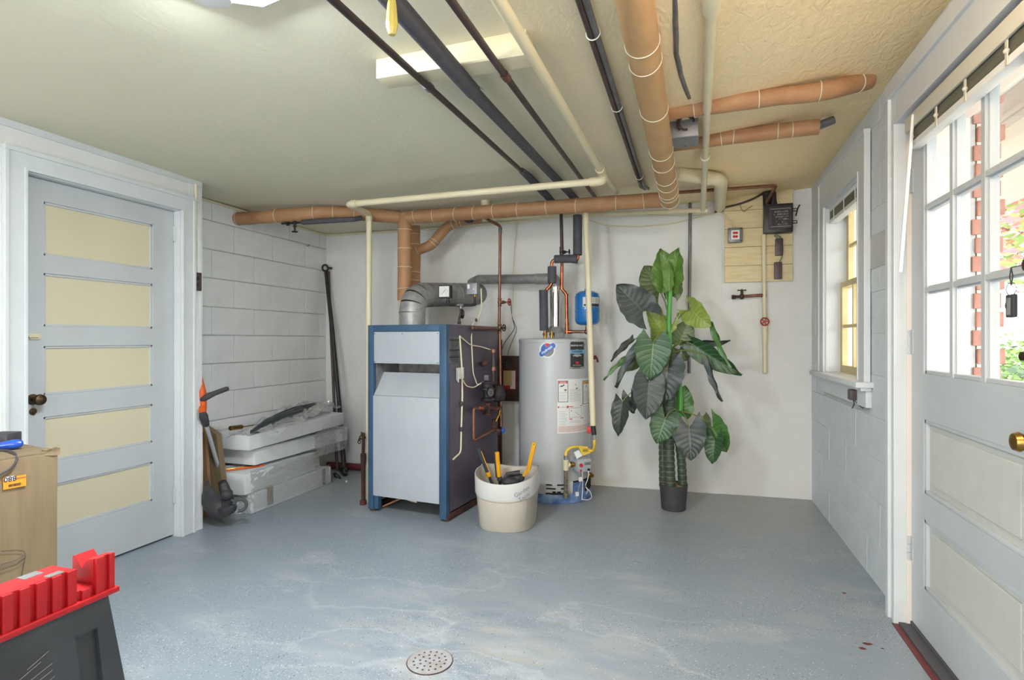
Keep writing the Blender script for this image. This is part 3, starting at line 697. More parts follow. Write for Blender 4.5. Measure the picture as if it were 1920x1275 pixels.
# casing, threshold and reveal
b = B()
CF = 0.818
for (s0, s1) in ((RY1, RY1 + 0.085), (RY0 - 0.085, RY0)):
    b.box((CF + 0.012, s0 + 0.001, 0), (XR + 0.01, s1 - 0.001, 2.268), bev=0.003)
b.box((CF, RY1 + 0.055, 0), (XR, RY1 + 0.09, 2.30), bev=0.003); b.box((CF + 0.005, RY1 - 0.002, 0), (XR, RY1 + 0.016, 2.12), bev=0.003)
b.box((CF + 0.0125, RY0 - 0.084, RZ), (XR + 0.009, RY1 + 0.083, 2.27), bev=0.003); b.box((CF - 0.003, RY0 - 0.088, 2.235), (XR - 0.001, RY1 + 0.093, 2.303), bev=0.004); b.box((CF + 0.004, RY0, RZ - 0.002), (XR, RY1 + 0.016, RZ + 0.018), bev=0.002)
struct('trim_7', b, 'trimw')
b = B(); b.box((XR - 0.002, RY1 - 0.008, 0), (XO - 0.02, RY1 + 0.002, RZ)); b.box((XR - 0.002, RY0 - 0.002, 0), (XO - 0.02, RY0 + 0.003, RZ)); b.box((XR - 0.002, RY0, RZ - 0.008), (XO - 0.02, RY1, RZ + 0.002))
b.box((DXF + DT + 0.002, RY1 - 0.03, 0), (DXF + DT + 0.016, RY1, RZ)); struct('trim_8', b, 'porch')
b = B(); b.box((XR - 0.03, RY0, 0), (XO + 0.1, RY1, 0.012), bev=0.003); b.box((DXF - 0.004, RY0, 0.012), (DXF + DT, RY1, 0.026), bev=0.003); struct('trim_9', b, 'rubber')
b = B(); b.box((XR - 0.055, RY0, 0), (XR - 0.032, RY1 - 0.0, 0.004)); b.subdiv(4); b.jitter(0.004, 30); struct('trim_10', b, 'redpipe')

# raised blind on the door, its wand
bl = thing('door_blind', 'raised blind across the top of the glazed exterior door', 'blind', (0.86, 2.25, 1.98))
b = B(); b.box((0.842, la - 0.09, 2.045), (0.884, lb + 0.03, 2.075), bev=0.003); emit('head_rail', b, 'slat', bl)
b = B(); b.box((0.832, la - 0.10, 2.03), (0.842, lb + 0.035, 2.088), bev=0.003); emit('valance', b, 'slat', bl)
for k in range(12):
    b = B(); z_ = 1.988 + k * 0.0045; b.box((0.846, la - 0.08, z_), (0.881, lb + 0.02, z_ + 0.0016)); emit('slat', b, 'slatd', bl, smooth=False)
b = B(); b.box((0.843, la - 0.085, 1.962), (0.883, lb + 0.022, 1.986), bev=0.003); emit('bottom_rail', b, 'white', bl)
for yy in (la, 2.14, 2.36, lb - 0.02): b = B(); b.box((0.838, yy - 0.006, 1.96), (0.8415, yy + 0.006, 2.05)); b.sphere((0.8395, yy, 2.0), 0.008, 8); emit('cord_lock', b, 'slat', bl)
w0, w1 = PX(1712, 215, 0.832), PX(1688, 510, 0.80)
b = B(); b.cyl(w0, w1, 0.006, 0.007, 6); single('blind_wand', b, 'white', 'white blind wand hanging beside the hinges of the exterior door', 'wand')
# keys on the lock
kk = thing('key_ring', 'bunch of keys with dark leather fob hanging on exterior door', 'keys', (0.86, 1.86, 1.24))
kb = PX(1896, 572, 0.858)
b = B(); b.tube([kb + V((0, 0, 0.105)), kb + V((0.0, 0.008, 0.08)), kb + V((0, 0, 0.055))], 0.0016, 6); b.tube([kb + V((0, 0, 0.105)), kb + V((0.0, -0.008, 0.08)), kb + V((0, 0, 0.055))], 0.0016, 6); b.tube([kb + V((0, 0, 0.105)), dp2 + V((-0.03, 0, 0))], 0.0016, 6); emit('cord', b, 'ink', kk)
b = B(); b.ring(kb + V((0, 0, 0.045)), (1, 0.2, 0), 0.018, 0.0014, 20, 6); emit('split_ring', b, 'chrome', kk)
b = B(); b.box(kb + V((-0.006, -0.022, -0.035)), kb + V((0.006, 0.018, 0.03)), bev=0.004); b.cyl(kb + V((0, 0.022, 0)), kb + V((0.004, 0.022, 0)), 0.012); emit('fob', b, 'blackm', kk)
b = B(); b.box(kb + V((-0.008, -0.010, -0.028)), kb + V((-0.0062, 0.006, 0.02))); emit('tag', b, 'greyink', kk)

# ---------------------------------------------------------------- outside
b = B(); b.box((1.11, -6, -0.32), (3.6, 9, -0.12)); struct('porch_floor', b, 'lime')
b = B(); b.box((1.11, -4, 2.62), (3.2, 8, 2.68))
struct('porch_ceiling', b, 'porchc')
pc = sempty('porch_beam', (3.1, 2, 2.3))
b = B(); b.box((1.75, -4, 2.42), (1.88, 8, 2.62)); b.box((1.735, -4, 2.47), (1.75, 8, 2.50)); emit('beam', b, 'porchc', pc, smooth=False)
# brick return beside the door opening, outside the white frame
br = sempty('brick_pier', (1.17, 2.95, -0.12))
b = B(); b.box((XO + 0.004, 2.735, -0.12), (1.185, 3.3, 2.6)); emit('mortar_core', b, 'lime', br, smooth=False)
me = None
for k in range(36):
    z_ = -0.10 + k * 0.075
    if me is None:
        bb = B(); bb.box((-0.048, -0.008, 0.0), (0.044, 0.10, 0.062), bev=0.004); me = bpy.data.meshes.new('brick'); bb.b.to_mesh(me); bb.b.free(); me.materials.append(M['brick'])
    o = bpy.data.objects.new('brick', me); COL.objects.link(o); o.parent = br; o.location = V((1.158 + random.uniform(-0.004, 0.004) - (0.012 if k % 2 else 0), 2.735, z_)) - V((1.17, 2.95, -0.12))
b = B(); b.grid(lambda u, v: V((3.6 + u * 16, -8 + v * 30, -0.3 + u * 3.0 + 0.12 * noise.noise(V((u * 14, v * 24, 0))))), 40, 60); struct('garden_slope', b, 'grass', smooth=True)
def tree(c, H, R, cols, label, n, seed):
    rnd = random.Random(seed)
    t = thing('garden_tree', label, 'tree', c, group=None)
    b = B(); b.tube([V(c), V(c) + V((0.1, 0.1, H * 0.4)), V(c) + V((0, 0.2, H * 0.75))], 0.12, 8, rs=[0.14, 0.1, 0.04])
    for k in range(7):
        a = rnd.uniform(0, 6.28); p = V(c) + V((0.05, 0.12, H * rnd.uniform(0.35, 0.6))); b.tube([p, p + V((math.cos(a) * R * 0.8, math.sin(a) * R * 0.8, H * 0.2))], 0.03, 6, rs=[0.04, 0.01])
    emit('trunk', b, 'bark', t)
    for ci, cm in enumerate(cols):
        b = B()
        for k in range(n // len(cols)):
            while True:
                q = V((rnd.uniform(-1, 1), rnd.uniform(-1, 1), rnd.uniform(-1, 1)))
                if q.length < 1: break
            p = V(c) + V((q.x * R, q.y * R, H * 0.72 + q.z * H * 0.36)); s_ = rnd.uniform(0.05, 0.11)
            a = V((rnd.uniform(-1, 1), rnd.uniform(-1, 1), rnd.uniform(-1, 1))).normalized(); f1, f2 = frame(a)
            vs = [b.b.verts.new(p + f1 * s_ * x_ + f2 * s_ * y_) for x_, y_ in ((-1, 0), (0, -0.5), (1, 0), (0, 0.5))]; b.b.faces.new(vs)
        o = emit('foliage', b, cm, t, smooth=False, recalc=False); o['kind'] = 'stuff'
for nm, c in (('fol_green', (120, 150, 80)), ('fol_orange', (224, 160, 100)), ('fol_pink', (214, 130, 130)), ('fol_dark', (92, 116, 84))):
    M[nm] = mat(nm, c, 0.7)
tree((5.2, 9.6, 0.1), 4.6, 2.3, ['fol_pink', 'fol_orange', 'fol_green'], 'autumn tree with pink and orange leaves seen through the door glass', 5200, 3)
tree((8.5, 20.5, 0.8), 5.2, 3.0, ['fol_green', 'fol_dark'], 'green tree farther off in the garden behind the autumn tree', 4200, 4)
def shrub(c, R, cm, label, n, seed):
    rnd = random.Random(seed); b = B()
    for k in range(n):
        q = V((rnd.gauss(0, 0.5), rnd.gauss(0, 0.5), abs(rnd.gauss(0, 0.35)))); p = V(c) + q * R; s_ = rnd.uniform(0.03, 0.07)
        a = V((rnd.uniform(-1, 1), rnd.uniform(-1, 1), rnd.uniform(0, 1))).normalized(); f1, f2 = frame(a)
        b.b.faces.new([b.b.verts.new(p + f1 * s_ * x_ + f2 * s_ * y_) for x_, y_ in ((-1, 0), (0, -0.6), (1, 0), (0, 0.6))])
    t = thing('shrub', label, 'shrub', c)
    o = emit('foliage', b, cm, t, smooth=False, recalc=False); o['kind'] = 'stuff'
    b = B()
    for k in range(5): b.tube([V(c) - V((0, 0, 0.1)), V(c) + V((rnd.uniform(-.3, .3) * R, rnd.uniform(-.3, .3) * R, 0.4 * R))], 0.012, 5)
    emit('stems', b, 'bark', t)
shrub((3.9, 7.4, 0.0), 1.0, 'fol_dark', 'low dark shrub outside, below the exterior door glass', 2600, 5)
shrub((5.9, 13.2, 0.2), 1.3, 'fol_green', 'lighter green shrub outside, behind the low dark shrub', 2600, 6)

# =================================================================== PIPES
def band(pts_c, axis, R, r=0.0022):    # string tie round a pipe
    b = B(); b.ring(pts_c, axis, R + 0.0002, 0.0018, 28, 6); return b
def lump(b, amt, scl, seed):
    return b.jitter(amt, scl, seed)
def dens(pts, step=0.05):
    out = []
    for a, c in zip(pts[:-1], pts[1:]):
        a, c = V(a), V(c); n = max(1, int((c - a).length / step))
        out += [a.lerp(c, k / n) for k in range(n)]
    out.append(V(pts[-1])); return out
def round_path(pts, f):
    pts = [V(p) for p in pts]; out = [pts[0]]
    for i in range(1, len(pts) - 1):
        p, a, c = pts[i], pts[i - 1], pts[i + 1]; g = min(f, (p - a).length * .45, (c - p).length * .45)
        q0 = p + (a - p).normalized() * g; q1 = p + (c - p).normalized() * g
        out += [q0 * (1 - t) ** 2 + p * 2 * t * (1 - t) + q1 * t * t for t in (0, .25, .5, .75, 1)]
    out.append(pts[-1]); return out
def wrapped(label, pts, r, ties, fil=0.12, seed=0, name='wrapped_pipe', amt=0.004, group=None, km='kraft'):
    rp = round_path(pts, fil); path = dens(rp, 0.03)
    mid = rp[0]
    t = thing(name, label, 'pipe', mid, group=group)
    b = B(); b.tube(path, r, 26); lump(b, amt, 9, seed); emit('paper_wrap', b, km, t)
    L = [0]
    for a, c in zip(path[:-1], path[1:]): L.append(L[-1] + (c - a).length)
    for f in ties:
        s = f * L[-1]; i = max(0, min(len(path) - 2, next((k for k in range(len(L) - 1) if L[k + 1] >= s), len(path) - 2)))
        p = path[i]; d = (path[i + 1] - path[i]).normalized()
        d = (d + V((random.uniform(-.12, .12), random.uniform(-.12, .12), random.uniform(-.12, .12)))).normalized()
        b = band(p, d, r + 0.002); q = p + V((0, -0.2, 0.9)).normalized() * (r + 0.004)
        emit('string_tie', b, 'string', t)
    return t
# left branch of the steam header, from the block wall to the riser
ZH = 2.138
hl = [PX(440, 411, XLR - 0.02), PZ(560, 401, 2.125), PZ(612, 398, 2.140), V((-2.13, 3.86, ZH + 0.008))]
wrapped('brown paper-wrapped pipe from left block wall bending towards the boiler risers', hl, 0.049, (0.03, 0.3, 0.52, 0.63, 0.74), 0.10, 1, amt=0.005)
# header
h0, h1 = V((-2.085, 3.86, ZH)), PY(1250, 374, 3.86)
wrapped('long brown paper-wrapped header pipe running along the back wall under the ceiling', [h0, h1], 0.050, (0.05, 0.13, 0.22, 0.30, 0.39, 0.48, 0.58, 0.69, 0.84, 0.93), 0.1, 2)
# risers
wrapped('front brown paper-wrapped riser standing on the blue boiler', [(-2.085, 3.86, ZH + 0.03), (-2.088, 3.86, 1.90), (-2.09, 3.86, 1.50)], 0.053, (0.2, 0.42, 0.62, 0.9), 0.05, 3)
b = B(); b.tube(dens([(-2.09, 3.86, 1.50), (-2.09, 3.86, 1.285)], 0.03), 0.046, 22); b.jitter(0.004, 20); single('bare_riser_end', b, 'cream', 'cream bare lower end of the riser beside the flue elbow', 'pipe')
x2 = -2.155
wrapped('rear brown paper-wrapped riser behind the front riser', [(x2, 4.15, 2.13), (x2 + 0.004, 4.15, 1.8), (x2, 4.15, 0.9)], 0.047, (0.06, 0.15, 0.32, 0.36, 0.53), 0.05, 4)
br_p = [PY(783, 469, 4.15), PY(808, 461, 4.18), PY(838, 424, 4.24), PY(862, 414, 4.26), PY(903, 408, 4.30)]
wrapped('short crooked brown paper-wrapped branch off the rear riser', br_p, 0.041, (0.05, 0.26, 0.3, 0.62, 0.68, 0.72), 0.05, 5, amt=0.006)
c_ = br_p[-1]; dd = (br_p[-1] - br_p[-2]).normalized(); b = B(); b.cyl(c_ - dd * 0.01, c_ + dd * 0.035, 0.032); single('pipe_cap', b, 'cream', 'cream pipe end at the right of the crooked brown branch', 'pipe')
b = B(); bp0 = PY(880, 412, 4.22); b.sphere(bp0, 0.036, 16, (1, 1, .8)); b.cyl(bp0, bp0 + V((-0.02, -0.02, 0.012)), 0.034, 0.03); b.jitter(0.003, 40); single('tape_wrap', b, 'blackm', 'black tape bundle round the end of the crooked brown branch', 'tape')
# big main coming towards the camera
m1 = PY(1256, 374, 3.83); mw = PZ(1190, 0, 2.245); md = (mw - m1).normalized()
wrapped('thick brown paper-wrapped steam main running overhead towards the viewer', [m1 + V((0, 0.02, -0.005)), m1.lerp(mw, .5), mw, mw + md * 2.2], 0.058, (0.012, 0.04, 0.055, 0.09, 0.12, 0.17, 0.21, 0.32, 0.41, 0.44, 0.56), 0.05, 6, amt=0.0025, km='kraftl')
# two cross pipes under the ceiling at the right
r1a, r1b = PZ(1236, 210, 2.268), PZ(1560, 168, 2.285)
wrapped('upper brown paper-wrapped cross pipe under the ceiling, sunk into plaster at right', [r1a, r1b, PZ(1628, 150, 2.36)], 0.040, (0.17, 0.47, 0.72, 0.93), 0.05, 7, amt=0.005)
r2a, r2b = PZ(1240, 273, 2.262), PZ(1535, 237, 2.272)
wrapped('lower brown paper-wrapped cross pipe under the ceiling, ending in a plaster hole', [r2a, r2b], 0.038, (0.36, 0.43, 0.50, 0.80, 0.84), 0.05, 8, amt=0.003)
b = B(); e0 = PZ(1535, 236, 2.292); b.cyl(e0, e0 + V((0.07, 0.0, 0.022)), 0.022, 0.02); b.jitter(0.004, 30); single('bare_pipe_end', b, 'greypipe', 'grey bare pipe end in the plaster hole past the lower cross pipe', 'pipe')
# cream duct elbow at right
ca = PZ(1262, 325, 2.235)
b = B(); path = round_path([ca, PZ(1352, 336, 2.235), V((0.225, 4.615, 2.225))], 0.10); b.tube(path, 0.043, 24)
t = thing('cream_duct', 'fat cream painted elbow pipe under the ceiling right of the steam main', 'pipe', ca)
emit('pipe_run', b, 'cream', t)
for p, d in ((path[0].lerp(path[1], .14), path[1] - path[0]), (path[2] - V((0.05, .03, 0)), path[2] - path[1])):
    b = B(); b.tube([p - d.normalized() * 0.022, p + d.normalized() * 0.022], 0.047, 24); emit('coupling', b, 'cream', t)

# overhead pipes running towards the viewer
def over(name, label, pts, r, m, extend=1.8, parts=(), cat='pipe', seg=16):
    pts = [V(p) for p in pts]; d = (pts[0] - pts[1]).normalized(); p0 = pts[0] + d * extend
    t = thing(name, label, cat, pts[-1])
    b = B(); b.tube([p0] + pts, r, seg); emit('pipe_run', b, m, t); return t
za, zb = 2.135, 2.222
# thin dark copper, ending in black insulation
a0, a1, a2 = PZ(624, 0, za), PZ(986, 328, 2.20), PZ(1020, 362, zb)
t = over('ceiling_pipe', 'leftmost thin dark pipe running overhead to the header', [a0, a1], 0.0125, 'darkpipe'); t['group'] = 'thin dark pipes overhead'
b = B(); b.tube([PZ(978, 320, 2.198), PZ(992, 332, 2.203), a2 + V((0.0, 0.0, 0)), a2 + (a2 - a1).normalized() * 0.3], 0.024, 16, rs=[0.018, 0.024, 0.024, 0.024]); emit('insulation_sleeve', b, 'blackfoam', t)
c0 = PZ(803, 162, 2.16); d_ = (a1 - a0).normalized(); b = B(); b.tube([c0 - d_ * 0.02, c0 + d_ * 0.02], 0.017, 16); emit('coupling', b, 'greypipe', t)
# thick black insulated
p0, p1, p2 = PZ(736, 0, za - 0.01), PZ(887, 172, 2.155), PZ(1068, 362, zb + 0.004)
t = thing('insulated_pipe', 'thick black foam-insulated pipe running overhead between the two thin dark pipes', 'pipe', p2)
d_ = (p1 - p0).normalized(); b = B(); b.tube([p0 - d_ * 1.8, p0, p1], 0.030, 20); b.jitter(0.002, 12); emit('insulation_sleeve', b, 'blackfoam', t)
d2 = (p2 - p1).normalized(); b = B(); b.tube([p1 - d2 * 0.01, p1 + d2 * 0.05, p2, p2 + d2 * 0.25], 0.025, 20); b.jitter(0.0015, 12); emit('insulation_sleeve', b, 'blackfoam', t)
b = B()
for k in range(14):
    a_ = random.uniform(0, 6.28); f1, f2 = frame(d_); q = p1 + (f1 * math.cos(a_) + f2 * math.sin(a_)) * 0.029; b.tube([q - d_ * 0.02, q + d_ * random.uniform(.01, .03) + V((random.uniform(-.012, .012), 0, random.uniform(-.01, .004)))], 0.0014, 4)
emit('frayed_end', b, 'greypipe', t)
# third dark pipe
q0, q1, q2 = PZ(845, 0, za), PZ(948, 143, 2.155), PZ(1110, 362, zb)
t = over('ceiling_pipe', 'second thin dark pipe overhead, right of the thick insulated one', [q0, q1, q2, q2 + (q2 - q1).normalized() * 0.3], 0.0125, 'darkpipe'); t['group'] = 'thin dark pipes overhead'
d_ = (q2 - q1).normalized(); b = B(); b.tube([q1 - d_ * .02, q1 + d_ * .02], 0.016, 14); emit('coupling', b, 'oldcopper', t)
# cream pipe overhead with elbow set and cross run to the left
s0, s1 = PZ(935, 0, 2.17), PZ(1128, 322, 2.165)
t = thing('cream_pipe', 'cream painted overhead pipe joining the cream cross run by an elbow', 'pipe', s1)
d_ = (s1 - s0).normalized(); b = B(); b.tube([s0 - d_ * 1.8, s0, s1], 0.020, 18); emit('pipe_run', b, 'cream', t)
b = B(); b.tube([s1 - d_ * 0.06, s1 + d_ * 0.02], 0.027, 18); k0 = PZ(1122, 340, 2.115); b.tube(round_path([s1, s1 + V((0.005, 0.05, -0.02)), k0 + V((0.02, 0, 0)), k0 + V((-0.05, 0, 0))], 0.03), 0.026, 18); emit('elbow', b, 'cream', t)
b = B(); b.tube([s1 + d_ * .02, PZ(1152, 356, 2.19), PZ(1156, 360, 2.215)], 0.017, 14); emit('branch', b, 'cream', t)
k1 = PZ(652, 383, 2.10); k2 = V((-2.245, 3.62, 2.085)); kk0 = PY(692, 401, 3.62)
t = thing('cream_pipe', 'cream pipe crossing left below the ceiling then dropping behind the boiler corner', 'pipe', V((kk0.x, kk0.y, 0)))
b = B(); b.tube(round_path([k0 + V((-0.03, 0, 0)), k1, kk0, V((kk0.x - 0.008, kk0.y, 0.0))], 0.035), 0.0205, 18); emit('pipe_run', b, 'cream', t)
b = B(); b.tube([kk0 + V((0.0, 0, -0.055)), kk0 + V((0, 0, -0.02))], 0.025, 18); b.tube([k1 + V((0.07, 0, 0)), k1 + V((0.03, 0, 0))], 0.025, 18); emit('coupling', b, 'cream', t)
g0 = PY(910, 362, 3.9); b = B(); b.cyl(V((g0.x, 3.90, 2.16)), V((g0.x, 3.90, 2.245)), 0.034, seg=22); single('cream_stub', b, 'cream', 'short cream vertical stub between ceiling and brown header', 'pipe')
# cream pipe at right, with drop
u0, u1 = PZ(1334, 12, 2.26), PZ(1322, 300, 2.235); u2 = PY(1318, 394, 4.3)
t = thing('cream_pipe', 'cream pipe running overhead right of the steam main with a big fitting', 'pipe', u2)
d_ = (u1 - u0).normalized(); b = B(); b.tube([u0 - d_ * 1.6, u0, u1, PY(1319, 372, 4.05), u2], 0.0185, 18); emit('pipe_run', b, 'cream', t)
b = B(); b.tube([u0 - d_ * .12, u0 - d_ * .09, u0 + d_ * 0.0, u0 + d_ * .02], 0.03, 20, rs=[.030, .033, .028, .028]); emit('pipe_union', b, 'cream', t)
b = B(); q = PZ(1322, 296, 2.235); b.tube([q - d_ * .02, q + d_ * .02], 0.027, 18); emit('coupling', b, 'cream', t)
v0, v1 = u2, PY(905, 411, 4.42)
t = thing('cream_pipe', 'thin cream pipe low along the back wall just beneath the brown header', 'pipe', v1); b = B(); b.tube([v0 + V((0.02, 0, 0)), v0, v1], 0.017, 14); emit('pipe_run', b, 'cream', t); b = B(); b.tube([v0 + V((0.03, 0, 0)), v0 + V((-0.05, 0, 0))], 0.022, 14); emit('pipe_tee', b, 'cream', t)
# conduits on the ceiling
w0, w1 = PZ(1092, 0, 2.235), PZ(1205, 350, 2.235); d_ = (w1 - w0).normalized(); sd = d_.cross(V((0, 0, 1)))
for k, (mm, lab) in enumerate((('greypipe', 'grey metal conduit on ceiling, right one of the side-by-side pair'), ('darkpipe', 'dark conduit on ceiling, left one of the side-by-side pair'))):
    o_ = sd * (0.011 if k == 0 else -0.011); t = thing('conduit', lab, 'conduit', w1 + o_); b = B(); b.tube([w0 + o_ - d_ * 1.8, w0 + o_, w1 + o_, w1 + o_ + V((0.02, 0.1, 0.01))], 0.0105, 12); emit('tube_run', b, mm, t)
    if k == 0:
        for py in (62, 200, 330):
            f = (py / 350); q = w0.lerp(w1, f); q = PZ(1092 + (1205 - 1092) * py / 350, py, 2.235); b = B(); b.ring(q, d_, 0.024, 0.002, 20, 6); emit('wire_tie', b, 'string', t)
xx = [PZ(1266, 0, 2.275), PZ(1268, 100, 2.272), PZ(1276, 138, 2.272), PZ(1292, 182, 2.278)]; d_ = (xx[0] - xx[1]).normalized()
b = B(); b.tube(dens([xx[0] + d_ * 1.4] + xx, 0.05), 0.0105, 12); b.jitter(0.003, 10); single('conduit', b, 'greypipe', 'thin grey conduit on ceiling bending into the upper cross pipe', 'conduit')
# junction box
t = thing('junction_box', 'square grey steel junction box on the ceiling beside the steam main', 'box', (0.0, 3.02, 2.19))
bx0 = PZ(1254, 259, 2.19); bx1 = PZ(1309, 256, 2.19)
b = B(); b.box((bx0.x, bx0.y, 2.19), (bx1.x, bx0.y + 0.15, 2.30), bev=0.002); emit('box_body', b, 'greybox', t)
b = B(); b.box((bx0.x - 0.002, bx0.y - 0.003, 2.186), (bx1.x + 0.002, bx0.y + 0.152, 2.1905)); emit('cover', b, 'greybox', t)
b = B()
for q in ((bx0.x + 0.075, bx0.y + 0.02), (bx0.x + 0.075, bx0.y + 0.13)): b.cyl((q[0], q[1], 2.183), (q[0], q[1], 2.187), 0.005, seg=10)
emit('screw', b, 'greypipe', t)
b = B(); q = V(((bx0.x + bx1.x) / 2 + 0.01, bx0.y - 0.03, 2.245)); b.ring(q, (0.1, 1, 0), 0.038, 0.006, 20, 8, 0, 4); b.ring(q + V((0, .012, 0.004)), (0.1, 1, 0.2), 0.030, 0.005, 20, 8, .5, 5); emit('cable_loop', b, 'darkpipe', t)
# ceiling batten
t0, t1 = PZ(705, 149, 2.165), PZ(976, 96, 2.165)
b = B(); b.box((t0.x, t0.y, 2.168), (t1.x + 0.01, t0.y + 0.09, 2.26), bev=0.003); single('ceiling_board', b, 'cream', 'cream painted wooden board fixed to the ceiling above the overhead pipes', 'board')
# pull handle
ph = PY(735, 66, 1.31); ph = ph
t = thing('pull_handle', 'yellowed faceted pull handle hanging from the ceiling at top centre', 'handle', ph)
b = B(); b.lathe(ph, [(0.006, 0), (0.009, 0.001), (0.012, 0.008), (0.0155, 0.018), (0.0165, 0.03), (0.013, 0.075), (0.0105, 0.092), (0.004, 0.094)], 8); emit('grip', b, 'cloudyknob', t, smooth=False)
b = B(); b.tube([ph + V((0, 0, 0.09)), V((ph.x, ph.y, zceil(ph.x, ph.y)))], 0.003, 8); emit('cord', b, 'darkpipe', t)
# valve stub under the left header branch
c0, c1 = PZ(548, 418, 2.065), PZ(664, 411, 2.075)
t = thing('insulated_pipe', 'short black insulated pipe with a stop valve below left brown pipe bend', 'pipe', c0)
d_ = (c1 - c0).normalized()
b = B(); b.tube([c0 + d_ * 0.07, c0 + d_ * 0.09, c1, c1 + V((0.02, 0.06, 0.02))], 0.019, 16, rs=[.012, .019, .019, .019]); emit('insulation_sleeve', b, 'blackfoam', t)
b = B(); b.tube([c0 - d_ * 0.085, c0 + d_ * 0.08], 0.008, 12); b.cyl(c0 - d_ * 0.03, c0 - d_ * 0.045, 0.018); b.sphere(c0 + d_ * 0.02, 0.017, 14); b.tube([c0 + d_ * 0.02, c0 + d_ * 0.02 + V((0, 0, -0.06))], 0.007, 10); b.cyl(c0 + d_ * 0.02 + V((0, 0, -0.022)), c0 + d_ * 0.02 + V((0, 0, -0.034)), 0.012); emit('valve_body', b, 'iron', t)
b = B(); q = c0 + d_ * 0.02 + V((0, 0, -0.066)); b.ring(q, (0, 0, 1), 0.02, 0.0035, 18, 8); b.box(q - V((0.02, 0.003, 0.003)), q + V((0.02, 0.003, 0.003))); emit('handwheel', b, 'iron', t)

def valve(parent, c, axis, r=0.013, wheel=0.022, stem=0.045, m='oldcopper', wm='redpaint', stemdir=None):
    axis = V(axis).normalized(); b = B(); c = V(c)
    b.tube([c - axis * 0.032, c - axis * 0.026, c - axis * 0.02, c, c + axis * 0.02, c + axis * 0.026, c + axis * 0.032], r, 14, rs=[r * 1.25, r * 1.25, r * 1.0, r * 1.35, r * 1.0, r * 1.25, r * 1.25])
    sdv = V(stemdir).normalized(); b.tube([c, c + sdv * stem * .45], r * 1.05, 12); b.tube([c + sdv * stem * .4, c + sdv * stem * .6], r * 0.75, 10); b.tube([c, c + sdv * stem], r * 0.35, 8)
    o = emit('valve_body', b, m, parent)
    b = B(); q = c + sdv * stem; b.ring(q, sdv, wheel, wheel * 0.16, 20, 8); f1, f2 = frame(sdv)
    for k in range(5):
        a = k * 2 * math.pi / 5; b.tube([q, q + (f1 * math.cos(a) + f2 * math.sin(a)) * wheel], wheel * 0.1, 6)
    b.cyl(q - sdv * 0.004, q + sdv * 0.006, wheel * 0.28, seg=10); emit('handwheel', b, wm, parent); return o

# copper from the ceiling past the boiler (feed line)
YF = 4.2
f0 = PY(912, 410, YF - 0.1); f1_ = PY(938, 424, YF); f2_ = PY(936, 617, YF); f3 = PY(940, 800, YF - .03)
t = thing('copper_pipe', 'aged copper feed pipe dropping beside the back corner of the boiler', 'pipe', f3)
b = B(); b.tube(round_path([PY(1075, 394, 4.02), PY(908, 407, 4.02), f0, f1_, f2_, f3], 0.02), 0.0115, 14); emit('pipe_run', b, 'oldcopper', t)
b = B(); b.tube([f1_ + V((0, 0, -.01)), f1_ + V((0, 0, -0.06))], 0.0145, 12); emit('coupling', b, 'greypipe', t)
valve(t, PY(937, 567, YF), (0, 0, 1), stemdir=(1, -0.15, 0), stem=0.085, wheel=0.026)
valve(t, PY(937, 615, YF), (0, 0, 1), stemdir=(1, -0.25, 0), stem=0.04, wheel=0.025, wm='iron')
valve(t, PY(938, 682, YF - .02), (0, 0, 1), stemdir=(1, -0.25, 0), stem=0.07, wheel=0.025, wm='iron', m='iron')

# =================================================================== BOILER
BO = V((-2.142, 3.43, 0)); TH = -math.radians(6); BW, BD, BH = 0.63, 0.80, 1.30
MB_ = Matrix.Translation(BO) @ Matrix.Rotation(TH, 4, 'Z')
boil = thing('boiler', 'blue-framed steam boiler with light grey front panels and navy sides', 'boiler', BO, TH)
def bb_(name, lo, hi, m, bev=0.0, parent=None, smooth=True):
    b = B(); b.box(lo, hi, bev=bev); b.xf(MB_); return emit(name, b, m, parent or boil, smooth)
PW = 0.046
for (x0, w, z0) in ((0, PW, 0.018), (BW - PW - 0.006, PW + 0.006, 0.018)):
    bb_('corner_post', (x0, 0, z0), (x0 + w, 0.05, BH), 'blue', 0.003)
bb_('foot', (PW + 0.001, 0.008, 0.02), (PW + 0.035, 0.05, 0.12), 'blue', 0.002)
bb_('top_rail', (PW, 0, BH - 0.045), (BW - PW - 0.006, 0.05, BH), 'blue', 0.002)
bb_('upper_panel', (PW + 0.002, 0.004, 1.035), (BW - PW - 0.008, 0.03, BH - 0.047), 'greyenamel', 0.003)
lp = bb_('lower_panel', (PW + 0.001, -0.004, 0.115), (BW - PW - 0.007, 0.03, 0.812), 'greyenamel', 0.004)
# slanting hood panel inside the opening
b = B(); x0, x1 = PW + 0.002, BW - PW - 0.008
b.prism([V((x0, 0.006, 0.815)), V((x0, 0.115, 0.968)), V((x0, 0.125, 0.968)), V((x0, 0.02, 0.80))], V((x1 - x0, 0, 0))); b.xf(MB_); emit('draft_hood_panel', b, 'greyenamel', boil, smooth=False)
b = B(); b.box((x0, 0.03, 0.8), (x0 + 0.004, 0.3, 1.05)); b.box((x1 - 0.004, 0.03, 0.8), (x1, 0.3, 1.05)); b.box((x0, 0.03, 1.05), (x1, 0.3, 1.056)); b.box((x0, 0.30, 0.78), (x1, 0.305, 1.06)); b.xf(MB_); emit('opening_liner', b, 'galvd', boil, smooth=False)
bb_('side_panel', (BW - 0.014, 0.05, 0.055), (BW, BD, BH - 0.012), 'navy', 0.003)
bb_('side_panel', (0, 0.05, 0.055), (0.014, BD, BH - 0.012), 'navy', 0.003)
bb_('top_panel', (0.0, 0.05, BH - 0.014), (BW, BD, BH), 'navy', 0.003)
bb_('back_panel', (0.014, BD - 0.012, 0.06), (BW - 0.014, BD, BH - 0.014), 'navy')
